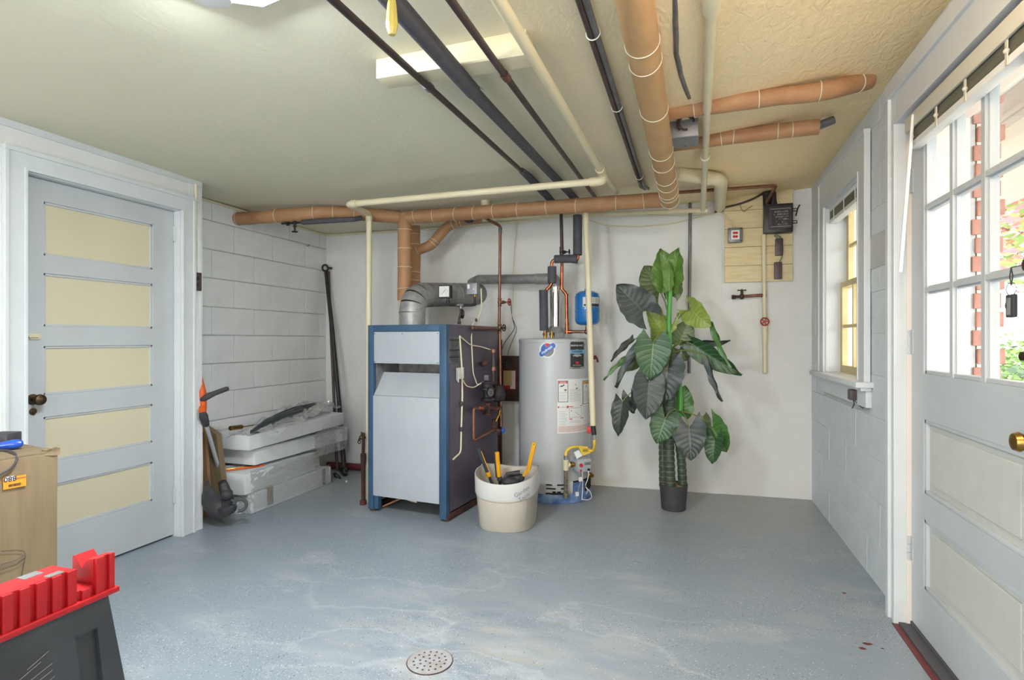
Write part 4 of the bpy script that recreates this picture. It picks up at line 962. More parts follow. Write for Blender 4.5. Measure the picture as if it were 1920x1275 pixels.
bb_('base_channel', (BW - 0.05, 0.02, 0.003), (BW + 0.004, BD, 0.045), 'rust', 0.004)
bb_('base_channel', (0.0, 0.02, 0.003), (0.05, BD, 0.045), 'rust', 0.004)
bb_('burner_box', (0.05, 0.34, 0.03), (BW - 0.05, BD - 0.02, 0.75), 'rust')
b = B(); b.box((0.2, 0.18, 0.075), (0.275, 0.20, 0.10)); b.xf(MB_ @ Matrix.Rotation(0.12, 4, 'Y')); emit('burner_bracket', b, 'cream', boil)
b = B(); b.tube([V((0.05, 0.1, 0.01)), V((0.2, 0.22, 0.08))], 0.01, 8); b.xf(MB_); emit('ground_strap', b, 'oldcopper', boil)
for (sx, sz) in ((PW + .012, 1.24), (BW / 2 - .03, 1.238), (BW - PW - .02, 1.24), (PW + .012, 1.045), (BW - PW - .02, 1.045), (BW - .03, 0.06)):
    b = B(); b.cyl((sx, 0.006, sz), (sx, -0.001, sz), 0.0035, seg=8); b.xf(MB_); emit('screw', b, 'greypipe', boil)
# side plane helper: pixel -> local (depth, z)
MBi = MB_.inverted(); sn = (Matrix.Rotation(TH, 3, 'Z') @ V((1, 0, 0)))
def SD(px, py, off=0.0):
    p = PPL(px, py, MB_ @ V((BW + off, 0, 0)), sn); q = MBi @ p; return q.y, q.z
def sp_(px, py, off=0.0): return PPL(px, py, MB_ @ V((BW + off, 0, 0)), sn)
def side_rect(name, px0, py0, px1, py1, m, off=0.001, th=0.003, parent=None):
    ya_, za_ = SD(px0, py0); yb_, zb_ = SD(px1, py1); b = B(); b.box((BW + off, min(ya_, yb_), min(za_, zb_)), (BW + off + th, max(ya_, yb_), max(za_, zb_))); b.xf(MB_); return emit(name, b, m, parent or boil, smooth=False)
lb_ = side_rect('rating_plate', 841, 631, 861, 680, 'greypipe')
y_, z_ = SD(851, 655)
def side_text(txt, px, py, size, m, parent, squash=1.0, off=0.0045):
    yy, zz = SD(px, py); T = MB_ @ Matrix.Translation((BW + off, yy, zz)) @ Matrix(((0, 0, 1, 0), (1, 0, 0, 0), (0, 1, 0, 0), (0, 0, 0, 1)))
    b = text_bm(txt, size, T, squash=squash); return emit('lettering', b, m, parent, smooth=False, recalc=False)
for py in (636, 655, 668): side_rect('printed_bar', 842, py, 860, py + 3, 'ink', 0.004, 0.0006, lb_)
for py_, rr_ in ((645.5, 4), (662, 3), (675, 2)):
    yy, zz = SD(851.5, py_); T = MB_ @ Matrix.Translation((BW + 0.0046, yy, zz)) @ Matrix(((0, 0, 1, 0), (1, 0, 0, 0), (0, 1, 0, 0), (0, 0, 0, 1))); emit('fine_print', marks(T, 0.10, 0.012 * rr_, rr_, rr_), 'ink', lb_, smooth=False, recalc=False)['kind'] = 'stuff'
tg = thing('paper_tag', 'folded white paper tag hanging on the navy side of the boiler', 'tag', sp_(857, 700, 0.01))
b = B(); ya_, za_ = SD(854, 690); yb_, zb_ = SD(868, 711); ym = ya_ - 0.02
b.box((BW + 0.006, ya_, zb_ + .005), (BW + 0.0075, yb_, za_)); b.xf(MB_); emit('tag_sheet', b, 'paper', tg)
b = B(); b.prism([V((BW + 0.008, ya_, za_)), V((BW + 0.05, ya_ - 0.045, za_ - 0.005)), V((BW + 0.05, ya_ - 0.045, zb_ - 0.012)), V((BW + 0.008, ya_, zb_))], V((0.001, 0.001, 0))); b.xf(MB_); emit('tag_flap', b, 'paper', tg, smooth=False)

# wiring on the boiler side
def cable(name, label, pts, r=0.0035, m='cream', cat='cable', clips=()):
    t = thing(name, label, cat, pts[-1]); b = B(); b.tube(round_path(pts, 0.03), r, 8); emit('wire_run', b, m, t)
    for c in clips: b = B(); b.sphere(c, r * 2.2, 8, (1, 1, 1.4)); emit('clip', b, 'blackm', t)
    return t
cable('cable', 'cream cable stapled down the front of the boiler side to the floor end', [sp_(862, 629, .01), sp_(866, 690, .012), sp_(867, 740, .012), sp_(865, 800, .012), sp_(864, 848, .012), sp_(850, 861, .015)], 0.006, 'cream', clips=(sp_(865, 757, .012), sp_(865, 805, .012)))
cable('cable', 'cream cable sweeping from the rating plate over to the gas valve tube', [sp_(862, 630, .012), sp_(882, 647, .014), sp_(902, 650, .02), sp_(921, 656, .05)], 0.004)
cable('cable', 'cream cable looping low from the front cable to the round gas control', [sp_(867, 711, .012), sp_(874, 724, .014), sp_(888, 727, .02), sp_(906, 716, .06)], 0.004)
sw = PY(902, 541, 3.72)
cable('cable', 'white flexible cable dropping from the pressure switch down the boiler side', [sw, PY(903, 575, 3.73), PY(897, 596, 3.75), PY(884, 609, 3.76) + V((0, 0, 0.0)), sp_(884, 640, .012), sp_(887, 700, .012), sp_(895, 722, .02), sp_(903, 718, .05)], 0.0045, clips=(PY(901, 563, 3.73), PY(893, 600, 3.75)))

# gas train / low-water control on the side
gt = thing('water_feeder', 'black cast-iron water feeder with round badge on the boiler side', 'valve', sp_(915, 760, .10))
def gp(px, py, off=0.09): return sp_(px, py, off)
OFF = 0.085
cA = gp(912, 733, OFF)
b = B(); b.lathe(gp(914, 752, OFF) , [(0.045, 0), (0.05, 0.01), (0.05, 0.02), (0.032, 0.03), (0.036, 0.075), (0.052, 0.082), (0.052, 0.094), (0.04, 0.10), (0.04, 0.125), (0.047, 0.13), (0.047, 0.137), (0.02, 0.142)], 26); emit('casting', b, 'iron', gt)
b = B(); cB = gp(932, 738, OFF - 0.01); b.lathe(cB + V((0, 0, -0.06)), [(0.03, 0), (0.058, 0.015), (0.066, 0.05), (0.06, 0.10), (0.04, 0.125), (0.01, 0.13)], 24); emit('float_chamber', b, 'iron', gt)
fd = (-V((0.15, 1, 0)).normalized() * 0.4 + sn).normalized()
b = B(); b.lathe(gp(912, 735, OFF) + fd * 0.030, [(0.03, 0), (0.034, 0.006), (0.034, 0.014), (0.001, 0.016)], 24, axis=fd); bd = emit('round_badge', b, 'iron', gt)
b = B(); b.lathe(gp(912, 735, OFF) + fd * 0.0465, [(0.028, 0), (0.028, 0.001)], 24, axis=fd); bz = emit('badge_face', b, 'greypipe', bd)
a1_, a2_ = V((0, 0, 1)).cross(fd).normalized(), V((0, 0, 1))
Tt = Matrix.Translation(gp(912, 735, OFF) + fd * 0.0482) @ Matrix((a1_, a2_, fd)).transposed().to_4x4()
emit('fine_print', marks(Tt, 0.036, 0.034, 5, 9), 'ink', bd, smooth=False, recalc=False)['kind'] = 'stuff'
b = B(); b.box(V((-0.016, -0.002, -0.017)), V((0.016, 0.002, 0.017))); b.xf(Matrix.Translation(gp(912, 708, OFF + .01)) @ Matrix.Rotation(0.5, 4, 'Z')); np_ = emit('name_plate', b, 'greypipe', gt)
Tn = Matrix.Translation(gp(912, 708, OFF + .01)) @ Matrix.Rotation(0.5, 4, 'Z') @ Matrix.Translation((0, -0.0026, 0)) @ Matrix.Rotation(math.pi / 2, 4, 'X')
emit('fine_print', marks(Tn, 0.028, 0.028, 4, 4), 'ink', np_, smooth=False, recalc=False)['kind'] = 'stuff'
b = B(); b.tube([gp(925, 715, OFF), gp(925, 693, OFF)], 0.011, 12); b.tube([gp(925, 689, OFF), gp(925, 655, OFF)], 0.014, 12); emit('sight_tube', b, 'darkpipe', gt)
b = B(); b.tube([gp(925, 695, OFF), gp(925, 688, OFF)], 0.02, 14); b.tube([gp(925, 661, OFF), gp(925, 655, OFF)], 0.02, 14); emit('collar', b, 'oldcopper', gt)
b = B(); b.tube([gp(906, 683, 0.0), gp(908, 681, OFF * .7)], 0.018, 14); b.sphere(gp(909, 681, OFF * .7), 0.024, 14); emit('side_plug', b, 'rust', gt)
b = B(); q = gp(914, 771, OFF); b.cyl(q + V((0, 0, -0.02)), q + V((0, 0, 0.06)), 0.02); b.lathe(q + V((0, 0, -0.03)), [(0.02, 0), (0.034, 0.005), (0.034, 0.014), (0.02, 0.02)], 18); b.tube([gp(904, 765, OFF), gp(925, 765, OFF)], 0.018, 14); b.cyl(gp(903, 765, OFF), gp(908, 765, OFF), 0.022); b.cyl(gp(922, 765, OFF), gp(926, 765, OFF), 0.022); emit('strainer', b, 'rust', gt)
for px in (900, 929):
    b = B(); b.cyl(gp(px - 2, 765, OFF), gp(px + 3, 765, OFF), 0.014, 0.018, 12); emit('copper_adapter', b, 'copper', gt)
# copper loop
t = thing('copper_pipe', 'copper bypass loop low on the boiler side', 'pipe', gp(888, 825, OFF))
b = B(); b.tube(round_path([gp(900, 765, OFF), gp(888, 766, OFF), gp(888, 826, OFF), gp(926, 806, OFF + 0.02)], 0.015), 0.0105, 12); emit('pipe_run', b, 'oldcopper', t)
b = B(); b.tube([gp(926, 786, OFF), gp(926, 800, OFF), gp(930, 806, OFF + .02), gp(938, 808, OFF + .05)], 0.015, 12); b.sphere(gp(927, 801, OFF + .01), 0.02, 12); b.tube([gp(936, 808, OFF + .03), gp(936, 815, OFF + .03)], .009, 8); emit('drain_cock', b, 'rust', t)
b = B(); q = gp(944, 807, OFF + .09); b.ring(q, (1, -.4, 0), 0.017, 0.004, 16, 8); b.tube([gp(936, 808, OFF + .03), q], .006, 8); b.box(q - V((.003, .017, .003)), q + V((.003, .017, .003))); emit('handwheel', b, 'blueink', t)
b = B(); b.tube([gp(930, 790, OFF + .02), gp(936, 778, OFF + .02), gp(937, 770, OFF + .03)], 0.004, 6); emit('wire_tag', b, 'yellow', t)
# copper header along the top edge of the boiler side
t = thing('copper_pipe', 'copper pipe lying along the top edge of the boiler side', 'pipe', gp(938, 620, .05))
b = B(); b.tube(round_path([gp(886, 615, 0.03), gp(937, 617, 0.05), gp(939, 765, .07), gp(926, 766, OFF)], 0.02), 0.0105, 12); emit('pipe_run', b, 'oldcopper', t)
b = B(); b.tube([gp(890, 615, 0.03), gp(925, 616, 0.045)], 0.0135, 12); emit('sleeve', b, 'oldcopper', t)
# brown flat pipe behind the boiler
b = B(); q0 = PY(933, 640, 4.36); b.tube([V((q0.x, 4.36, 0)), V((q0.x, 4.36, 1.2))], 0.036, 18); single('return_pipe', b, 'rust', 'rusty brown vertical return pipe behind the boiler corner', 'pipe')
# left side of boiler: drain pipe with red base and valve
q0 = PY(681, 900, 3.56); t = thing('drain_pipe', 'dark vertical drain pipe left of the boiler with red lower end', 'pipe', V((q0.x, 3.56, 0)))
b = B(); b.tube([V((q0.x, 3.56, 0.03)), V((q0.x, 3.56, 0.30))], 0.015, 14); b.tube([V((q0.x, 3.56, 0.30)), V((q0.x, 3.56, 0.37))], 0.02, 14); b.tube([V((q0.x, 3.56, 0.37)), V((q0.x + .002, 3.56, 0.52))], 0.012, 14); emit('pipe_run', b, 'rust', t)
b = B(); b.cyl(V((q0.x, 3.56, 0.0)), V((q0.x, 3.56, 0.03)), 0.024); emit('floor_collar', b, 'redpipe', t)
q = PY(678, 820, 3.56); b = B(); b.sphere(q, 0.018, 12); b.tube([q + V((0.03, 0, 0)), q + V((-0.01, 0, 0)), q + V((-0.02, 0, -0.02))], 0.009, 10); b.ring(q + V((-0.02, 0, -.035)), (0, 1, 0), 0.011, 0.004, 14, 8); b.cyl(q, q + V((0, 0, .04)), .006); emit('hose_bibb', b, 'bronze', t)
# red pipe along the floor at the back wall
b = B(); b.tube([V((-3.2, yw(-3.2) - 0.07, 0.035)), V((-2.1, yw(-2.1) - 0.06, 0.03))], 0.03, 18); b.jitter(0.002, 30); single('floor_pipe', b, 'redpipe', 'dark red pipe lying on the floor along the back wall, left of boiler', 'pipe')

# pressure gauge assembly on the boiler top
YG = 3.70
ga = thing('gauge_assembly', 'square-faced pressure gauge and grey pressure switch piped above the boiler', 'gauge', PY(863, 607, YG))
def gq(px, py, dy=0.0): return PY(px, py, YG + dy)
b = B(); b.tube([gq(861, 608), gq(861, 598), gq(863, 590), gq(866, 583)], 0.008, 12); b.ring(gq(867, 589), (0.75, 0.6, 0.0), 0.026, 0.0075, 24, 10); b.tube([gq(864, 592), gq(864, 576)], 0.008, 12); b.cyl(gq(861, 608), gq(861, 603), 0.013, seg=8); emit('pigtail_siphon', b, 'iron', ga)
b = B(); b.tube(round_path([gq(840, 558), gq(840, 572), gq(890, 572), gq(890, 554)], 0.025), 0.0095, 12)
for p, q in ((gq(840, 570), gq(846, 572)), (gq(884, 572), gq(890, 570))): b.sphere(p if p.x < -1.6 else q, 0.014, 12)
b.cyl(gq(840, 563), gq(840, 568), 0.013); emit('pipe_run', b, 'iron', ga)
b = B(); b.tube([gq(858, 572), gq(870, 572)], 0.0145, 14); b.tube([gq(864, 570), gq(864, 579)], 0.0125, 14); emit('pipe_tee', b, 'greypipe', ga)
b = B(); c_ = gq(835, 547); h = 0.046; b.box(c_ + V((-h, -0.02, -h)), c_ + V((h, 0.025, h)), bev=0.005); emit('gauge_case', b, 'ink', ga)
b = B(); b.box(c_ + V((-h + .008, -0.0225, -h + .008)), c_ + V((h - .008, -0.0195, h - .008))); dial = emit('gauge_dial', b, 'paper', ga, smooth=False)
b = B()
for k in range(19):
    a = math.radians(-135 + 270 * k / 18); d = V((math.sin(a), 0, math.cos(a))); b.tube([c_ + V((0, -0.023, 0)) + d * (0.026 if k % 3 else 0.023), c_ + V((0, -0.023, 0)) + d * 0.031], 0.0007, 4)
for k, n_ in enumerate(('0', '5', '10', '15', '20', '25', '30')):
    a = math.radians(-135 + 45 * k); text_bm(n_, 0.009, Matrix.Translation(c_ + V((0.0185 * math.sin(a), -0.0232, 0.0185 * math.cos(a)))) @ Matrix.Rotation(math.pi / 2, 4, 'X'), b)
emit('dial_marks', b, 'greyink', dial, smooth=False, recalc=False)
b = B(); dv = V((1, 0, 0.95)).normalized(); b.prism([c_ + V((0, -.024, 0)) + dv * 0.026, c_ + V((0, -.024, 0)) + V((-.95, 0, 1)).normalized() * 0.002, c_ + V((0, -.024, 0)) - dv * 0.024, c_ + V((0, -.024, 0)) - V((-.95, 0, 1)).normalized() * 0.002], V((0, -0.001, 0))); emit('needle', b, 'redpipe', dial, smooth=False)
b = B(); c_ = gq(888, 543); b.box(c_ + V((-0.042, -0.03, -0.036)), c_ + V((0.036, 0.03, 0.044)), bev=0.004); emit('switch_case', b, 'greybox', ga)
b = B(); b.box(c_ + V((-0.034, -0.032, 0.004)), c_ + V((-0.018, -0.0295, 0.034))); emit('switch_label', b, 'paper', ga)
b = B(); b.cyl(c_ + V((0.012, -0.0335, 0)), c_ + V((0.012, -0.029, 0)), 0.006); emit('indicator', b, 'pink', ga)
b = B(); b.cyl(gq(890, 556), gq(890, 550), 0.012, seg=8); emit('brass_nut', b, 'brass', ga)

# =================================================================== FLUE
fc = PY(773, 585, 3.76); fc = V((fc.x, 3.76, 1.30)); R_ = 0.096
fl = thing('flue_pipe', 'large galvanised flue elbow and duct rising from the boiler to the back wall', 'pipe', fc)
fe = PY(893, 552, yw(-1.75))
b = B(); b.lathe(fc, [(R_, 0.0), (R_, 0.09), (R_ + 0.003, 0.09), (R_ + 0.003, 0.10), (R_, 0.10)], 36, caps=False); emit('collar', b, 'galv', fl)
hd = (fe - V((fc.x, fc.y, 1.50))); hd.normalize()
pc0 = fc + V((0, 0, 0.10)); K = V((fc.x, fc.y, 1.525)); pe = K + hd * 0.14
def bez(a, c, e_, t): return a * (1 - t) ** 2 + c * 2 * t * (1 - t) + e_ * t * t
NG = 4
for g in range(NG):
    b = B(); b.tube([bez(pc0, K, pe, (g + k / 3) / NG) for k in range(4)], R_ * (1.0 if g % 2 else 1.012), 36, caps=False); emit('elbow_gore', b, 'galv', fl)
b = B(); b.tube([pe, pe + hd * 0.02, fe + hd * 0.05], R_ * 0.985, 36); emit('duct', b, 'galvd', fl)
b = B(); q = pe.lerp(fe, 0.55); b.ring(q, hd, R_ * .985, 0.003, 36, 6); emit('seam', b, 'galvd', fl)
# heater vent
vb = PY(1041, 612, 4.27); VR = 0.042
vt = thing('vent_pipe', 'shiny heater vent rising to a dull grey pipe crossing to the flue', 'pipe', V((vb.x, 4.27, 1.215)))
b = B(); b.tube([V((vb.x, 4.27, 1.285)), V((vb.x, 4.27, 1.62))], VR, 28); emit('vertical_vent', b, 'chrome', vt)
vz = PY(1030, 523, 4.27).z
b = B(); b.tube(round_path([V((vb.x, 4.27, 1.61)), V((vb.x, 4.27, vz)), PY(1005, 523, 4.32)], 0.08), VR * 1.02, 28, caps=False); emit('vent_elbow', b, 'galv', vt)
b = B(); b.tube([PY(1006, 523, 4.32), PY(897, 524, 4.42), PY(884, 530, yw(-1.8) + .02)], 0.038, 26); emit('horizontal_vent', b, 'galvd', vt)
b = B()
for px in (905, 915): q = PY(px, 524, 4.41); b.ring(q, (1, -.05, 0), 0.0385, 0.002, 24, 6)
emit('seam', b, 'galv', vt)
b = B(); b.lathe(V((vb.x, 4.27, 1.255)), [(0.085, 0), (0.08, 0.012), (0.05, 0.035), (0.043, 0.045)], 28); emit('draft_hood', b, 'galv', vt)
b = B()
for a in (0.4, 1.9, 3.5, 5.1): b.tube([V((vb.x + .07 * math.cos(a), 4.27 + .07 * math.sin(a), 1.215)), V((vb.x + .07 * math.cos(a), 4.27 + .07 * math.sin(a), 1.26))], 0.006, 8)
emit('hood_leg', b, 'galv', vt)

# =================================================================== WATER HEATER
HC = V((-1.0, 4.265, 0)); HR = 0.278; HT = 1.205
wh = thing('water_heater', 'tall light grey gas water heater with blue foil base and warning labels', 'water heater', HC)
b = B(); b.lathe(HC, [(HR - .01, 0.055), (HR, 0.06), (HR, HT - 0.03), (HR + 0.002, HT - 0.028), (HR + 0.003, HT - 0.006), (HR - 0.004, HT), (HR - 0.02, HT + 0.004), (0.01, HT + 0.008)], 72); emit('tank_jacket', b, 'tank', wh)
b = B(); b.lathe(HC, [(HR + 0.012, 0.0), (HR + 0.016, 0.006), (HR + 0.010, 0.05), (HR + 0.004, 0.066), (HR - 0.02, 0.068)], 72); b.jitter(0.004, 28); emit('base_foil', b, 'bluebase', wh)
# directions on the cylinder: angle a, measured so that px maps to a surface point
def cyl_a(px):
    d = ray(px, 600); d = V((d.x, d.y)).normalized(); o = V((0, 0)); c = V((HC.x, HC.y)); bq = -d.dot(c); cc = c.dot(c) - HR * HR; di = bq * bq - cc
    if di < 0: di = 0
    s_ = -bq - math.sqrt(di); p = d * s_; return math.atan2(p.y - c.y, p.x - c.x), (p.length)
def cyl_z(px, py):
    a, s_ = cyl_a(px); d = ray(px, py); k = s_ / math.hypot(d.x, d.y); return CAMH + k * d.z
def onc(a, z, r=0.0): return V((HC.x + (HR + r) * math.cos(a), HC.y + (HR + r) * math.sin(a), z))
def cpatch(name, px0, py0, px1, py1, m, r=0.001, parent=None, n=10, thick=0.0012, rnd=0.0):
    a0, a1 = cyl_a(px0)[0], cyl_a(px1)[0]; z1, z0 = cyl_z(px0, py0), cyl_z(px0, py1); b = B()
    rings = []
    for i in range(n + 1):
        a = a0 + (a1 - a0) * i / n
        rings.append([b.b.verts.new(onc(a, z, rr)) for z, rr in ((z0, r), (z1, r), (z1, r - thick), (z0, r - thick))])
    for i in range(n):
        for k in range(4): b.b.faces.new((rings[i][k], rings[i][(k + 1) % 4], rings[i + 1][(k + 1) % 4], rings[i + 1][k]))
    b.b.faces.new(rings[0]); b.b.faces.new(rings[-1][::-1])
    return emit(name, b, m, parent or wh)
def ctext(txt, px, py, size, m, parent, rot=0.0, squash=1.0, r=0.003, bold=0.0, b=None):
    a0 = cyl_a(px)[0]; z0 = cyl_z(px, py); cr, sr = math.cos(rot), math.sin(rot)
    def wp(co):
        x, y = co.x * cr - co.y * sr, co.x * sr + co.y * cr; return onc(a0 + x / HR, z0 + y, r)
    b2 = text_bm(txt, size, None, warp=wp, squash=squash, bold=bold, b=b)
    return b2 if b is not None else emit('lettering', b2, m, parent, smooth=False, recalc=False)
def cshape(name, px, py, pts, m, r, parent, rot=0.0):   # flat polygon bent round the tank
    a0 = cyl_a(px)[0]; z0 = cyl_z(px, py); cr, sr = math.cos(rot), math.sin(rot); b = B(); vs = []
    tmp = bmesh.new(); tv = [tmp.verts.new((x, y, 0)) for x, y in pts]; tmp.faces.new(tv)
    bmesh.ops.triangulate(tmp, faces=tmp.faces[:])
    bmesh.ops.subdivide_edges(tmp, edges=tmp.edges[:], cuts=2, use_grid_fill=True)
    for v in tmp.verts:
        x, y = v.co.x * cr - v.co.y * sr, v.co.x * sr + v.co.y * cr; v.co = onc(a0 + x / HR, z0 + y, r)
    m2 = bpy.data.meshes.new('x'); tmp.to_mesh(m2); tmp.free(); b.b.from_mesh(m2); bpy.data.meshes.remove(m2)
    return emit(name, b, m, parent, smooth=False)
def circ(R, n=28, sx=1, sy=1, a0=0, a1=2 * math.pi): return [(R * sx * math.cos(a0 + (a1 - a0) * k / n), R * sy * math.sin(a0 + (a1 - a0) * k / n)) for k in range(n if a1 - a0 > 6.2 else n + 1)]
def rrect(w, h, r, n=5):
    out = []
    for cx, cy, s in ((w / 2 - r, h / 2 - r, 0), (-w / 2 + r, h / 2 - r, 1), (-w / 2 + r, -h / 2 + r, 2), (w / 2 - r, -h / 2 + r, 3)):
        out += [(cx + r * math.cos(math.pi / 2 * (s + k / n)), cy + r * math.sin(math.pi / 2 * (s + k / n))) for k in range(n + 1)]
    return out
# round sticker with diagonal bar
sx, sy = 1026, 656
stk = cshape('round_sticker', sx, sy, circ(0.060), 'paper', 0.0012, wh)
cshape('sticker_band_backing', sx, sy, rrect(0.150, 0.054, 0.026), 'paper', 0.0014, stk, 0.62)
cshape('sticker_grey', sx + .5, sy + .5, circ(0.047, 20, a0=-2.5, a1=0.55), 'greyink', 0.0017, stk)
cshape('sticker_flag_blue', sx, sy, circ(0.048, 10, a0=2.0, a1=3.6) + [(0, 0)], 'blueink', 0.0018, stk)
cshape('sticker_flag_red', sx, sy, circ(0.048, 10, a0=0.9, a1=1.95) + [(0, 0)], 'redink', 0.0018, stk)
cshape('sticker_bar', sx, sy, rrect(0.142, 0.040, 0.018), 'blueink', 0.0023, stk, 0.62)
ctext('Hydrojet', sx - .5, sy, 0.0255, 'paper', stk, 0.62, 1.0, 0.003, 0.0006)
# brand plate
pl = cpatch('brand_plate', 1068, 637, 1096, 692, 'foil', 0.0014)
cpatch('plate_black', 1070, 640.5, 1094, 688, 'ink', 0.0022, pl)
for tt, py, sz, mm, bo in (('BRADFORD WHITE', 648, 0.0155, 'paper', .0003), ('WATER HEATERS', 667, 0.0125, 'paper', .0003), ('BUILT TO BE THE BEST', 685, 0.0095, 'paper', 0)): ctext(tt, 1082, py, sz, mm, pl, 0, 0.82, 0.0032, bo)
cshape('plate_globe', 1082, 662, circ(0.030, 20), 'greyink', 0.0025, pl)
cshape('plate_logo', 1082, 680, rrect(0.028, 0.018, 0.007), 'redink', 0.0028, pl)
cpatch('plate_band', 1067.5, 656, 1096.5, 663, 'skyink', 0.0034, pl)
ctext('DEFENDER', 1082, 659.5, 0.021, 'ink', pl, 0, 0.98, 0.0045, .0005)
# warning sheet
ws = cpatch('warning_sheet', 1045, 711, 1108, 813, 'paper', 0.0014, n=18)
for (x0_, y0_, x1_, y1_, mm) in ((1046, 714, 1065, 754, 'ink'), (1092, 714, 1109, 758, 'ink')):
    f = cpatch('box_frame', x0_, y0_, x1_, y1_, mm, 0.0020, ws); cpatch('box_fill', x0_ + 1.2, y0_ + 1, x1_ - 1, y1_ - 1, 'paper', 0.0026, ws)
cpatch('red_heading', 1047.5, 715.5, 1063.5, 719, 'redink', 0.0032, ws); ctext('DANGER', 1055.5, 717.2, 0.011, 'paper', ws, 0, 1, 0.0042, .0002)
cpatch('orange_heading', 1093.5, 715.5, 1108, 720, 'orangeink', 0.0032, ws); ctext('WARNING', 1100, 717.8, 0.011, 'ink', ws, 0, 0.8, 0.0042)
b = B()
for (xa_, xb_, ya_, n_, st_) in ((1048, 1063, 736, 6, 2.8), (1068, 1089, 731, 9, 2.7), (1094, 1107, 734, 8, 2.7), (1048, 1063, 772, 9, 3.1), (1092, 1107, 763, 12, 3.0), (1068, 1089, 790, 2, 2.6), (1048, 1106, 801, 4, 2.6)):
    for k in range(n_):
        py = ya_ + k * st_; a0, a1 = cyl_a(xa_)[0], cyl_a(xb_ - random.choice((0, 0, 2, 4)))[0]; z_ = cyl_z(xa_, py)
        for i in range(6):
            c0, c1 = a0 + (a1 - a0) * i / 6, a0 + (a1 - a0) * (i + 0.85) / 6
            b.b.faces.new([b.b.verts.new(onc(c, z, 0.0036)) for c, z in ((c0, z_), (c1, z_), (c1, z_ + 0.0022), (c0, z_ + 0.0022))])
emit('fine_print', b, 'greyink', ws, smooth=False)['kind'] = 'stuff'
for (x0_, y0_, x1_, y1_) in ((1046, 762, 1048.5, 765), (1062.5, 761, 1066, 765), (1067, 762, 1074, 763.2), (1087, 760, 1092, 761.2), (1067, 785, 1073, 786.5), (1088, 783, 1092.5, 784.5)): cpatch('red_mark', x0_, y0_, x1_, y1_, 'redink', 0.0034, ws, 3)
ctext('WARNING', 1056, 763.5, 0.009, 'redink', ws, 0, 1, 0.0036)
f = cpatch('diagram_frame', 1067.5, 765, 1090, 783, 'greyink', 0.0022, ws); cpatch('diagram_fill', 1068, 765.6, 1089.5, 782.4, 'paper', 0.0028, ws)
cpatch('pink_footer', 1046, 799.5, 1108, 811, 'pink', 0.0022, ws, 16)
def blob(px, py, w, h, m, rot=0): cshape('pictogram', px, py, circ(1, 8, w, h), m, 0.0040, ws, rot)
blob(1053, 724, .014, .005, 'ink', .3); blob(1057, 722, .005, .006, 'ink'); blob(1060, 731, .011, .004, 'ink', -.4); blob(1059, 733, .009, .0025, 'redink', -.3); blob(1081, 728, .010, .004, 'ink', .15); blob(1079, 721, .004, .006, 'greyink'); blob(1098, 724, .004, .011, 'ink'); blob(1103, 726, .006, .004, 'redink'); blob(1071, 770, .005, .005, 'greyink'); blob(1080, 774, .014, .0015, 'greyink', -.4); blob(1084, 777, .005, .003, 'ink'); blob(1087, 779, .004, .003, 'greyink')
# bottom access panel with slots
def slotted():
    a0, a1 = cyl_a(1022)[0], cyl_a(1073)[0]; z0, z1 = 0.075, cyl_z(1040, 904)
    w = (a1 - a0) * HR; loops = [[(0, 0), (w, 0), (w, z1 - z0), (0, z1 - z0)]]
    def pxu(px): return (cyl_a(px)[0] - a0) * HR
    for py, segs in ((909, ((1024, 1036), (1044, 1060))), (916, ((1024, 1042.5), (1051, 1063))), (923, ((1024, 1036), (1044, 1063))), (930, ((1024, 1042.5), (1051, 1063)))):
        zc_ = cyl_z(1035, py) - z0
        if zc_ < 0.012: zc_ = 0.012
        for (s0, s1) in segs:
            u0_, u1_ = pxu(s0), pxu(s1); h = 0.0055; lp = []
            for k in range(7): a = math.pi / 2 + math.pi * k / 6; lp.append((u0_ + h + h * math.cos(a), zc_ + h * math.sin(a)))
            for k in range(7): a = -math.pi / 2 + math.pi * k / 6; lp.append((u1_ - h + h * math.cos(a), zc_ + h * math.sin(a)))
            loops.append(lp)
    b = B(); b.plate(loops, lambda u, v: V((u, v, 0)), V((0, 0, 0.004)))
    bmesh.ops.triangulate(b.b, faces=b.b.faces[:])
    for v in b.b.verts:
        v.co = onc(a0 + v.co.x / HR, z0 + v.co.y, 0.007 + v.co.z)
    return b
emit('vented_door', slotted(), 'tank', wh, smooth=False)
cpatch('vent_recess', 1023, 906, 1064, 934, 'dark', 0.003)
cpatch('burner_opening', 1074, 902, 1109, 932, 'dark', 0.0015)
cpatch('burner_foil', 1075, 905, 1096, 932, 'bluebase', 0.0030)
# gas control valve
gv = thing('gas_control', 'grey gas control box with red buttons on lower front of the water heater', 'valve', onc(cyl_a(1083)[0], 0.28, 0.05))
ag = cyl_a(1083)[0]; out = V((math.cos(ag), math.sin(ag), 0)); zg = cyl_z(1090, 866)
fdir = (out + V((0.1, -0.5, 0))).normalized(); rt = V((-fdir.y, fdir.x, 0)) * -1
rt = V((0, 0, 1)).cross(fdir) * 1.0
Mg = Matrix.Translation(onc(ag, zg, 0.045)) @ Matrix((rt, -fdir, V((0, 0, 1)))).transposed().to_4x4()
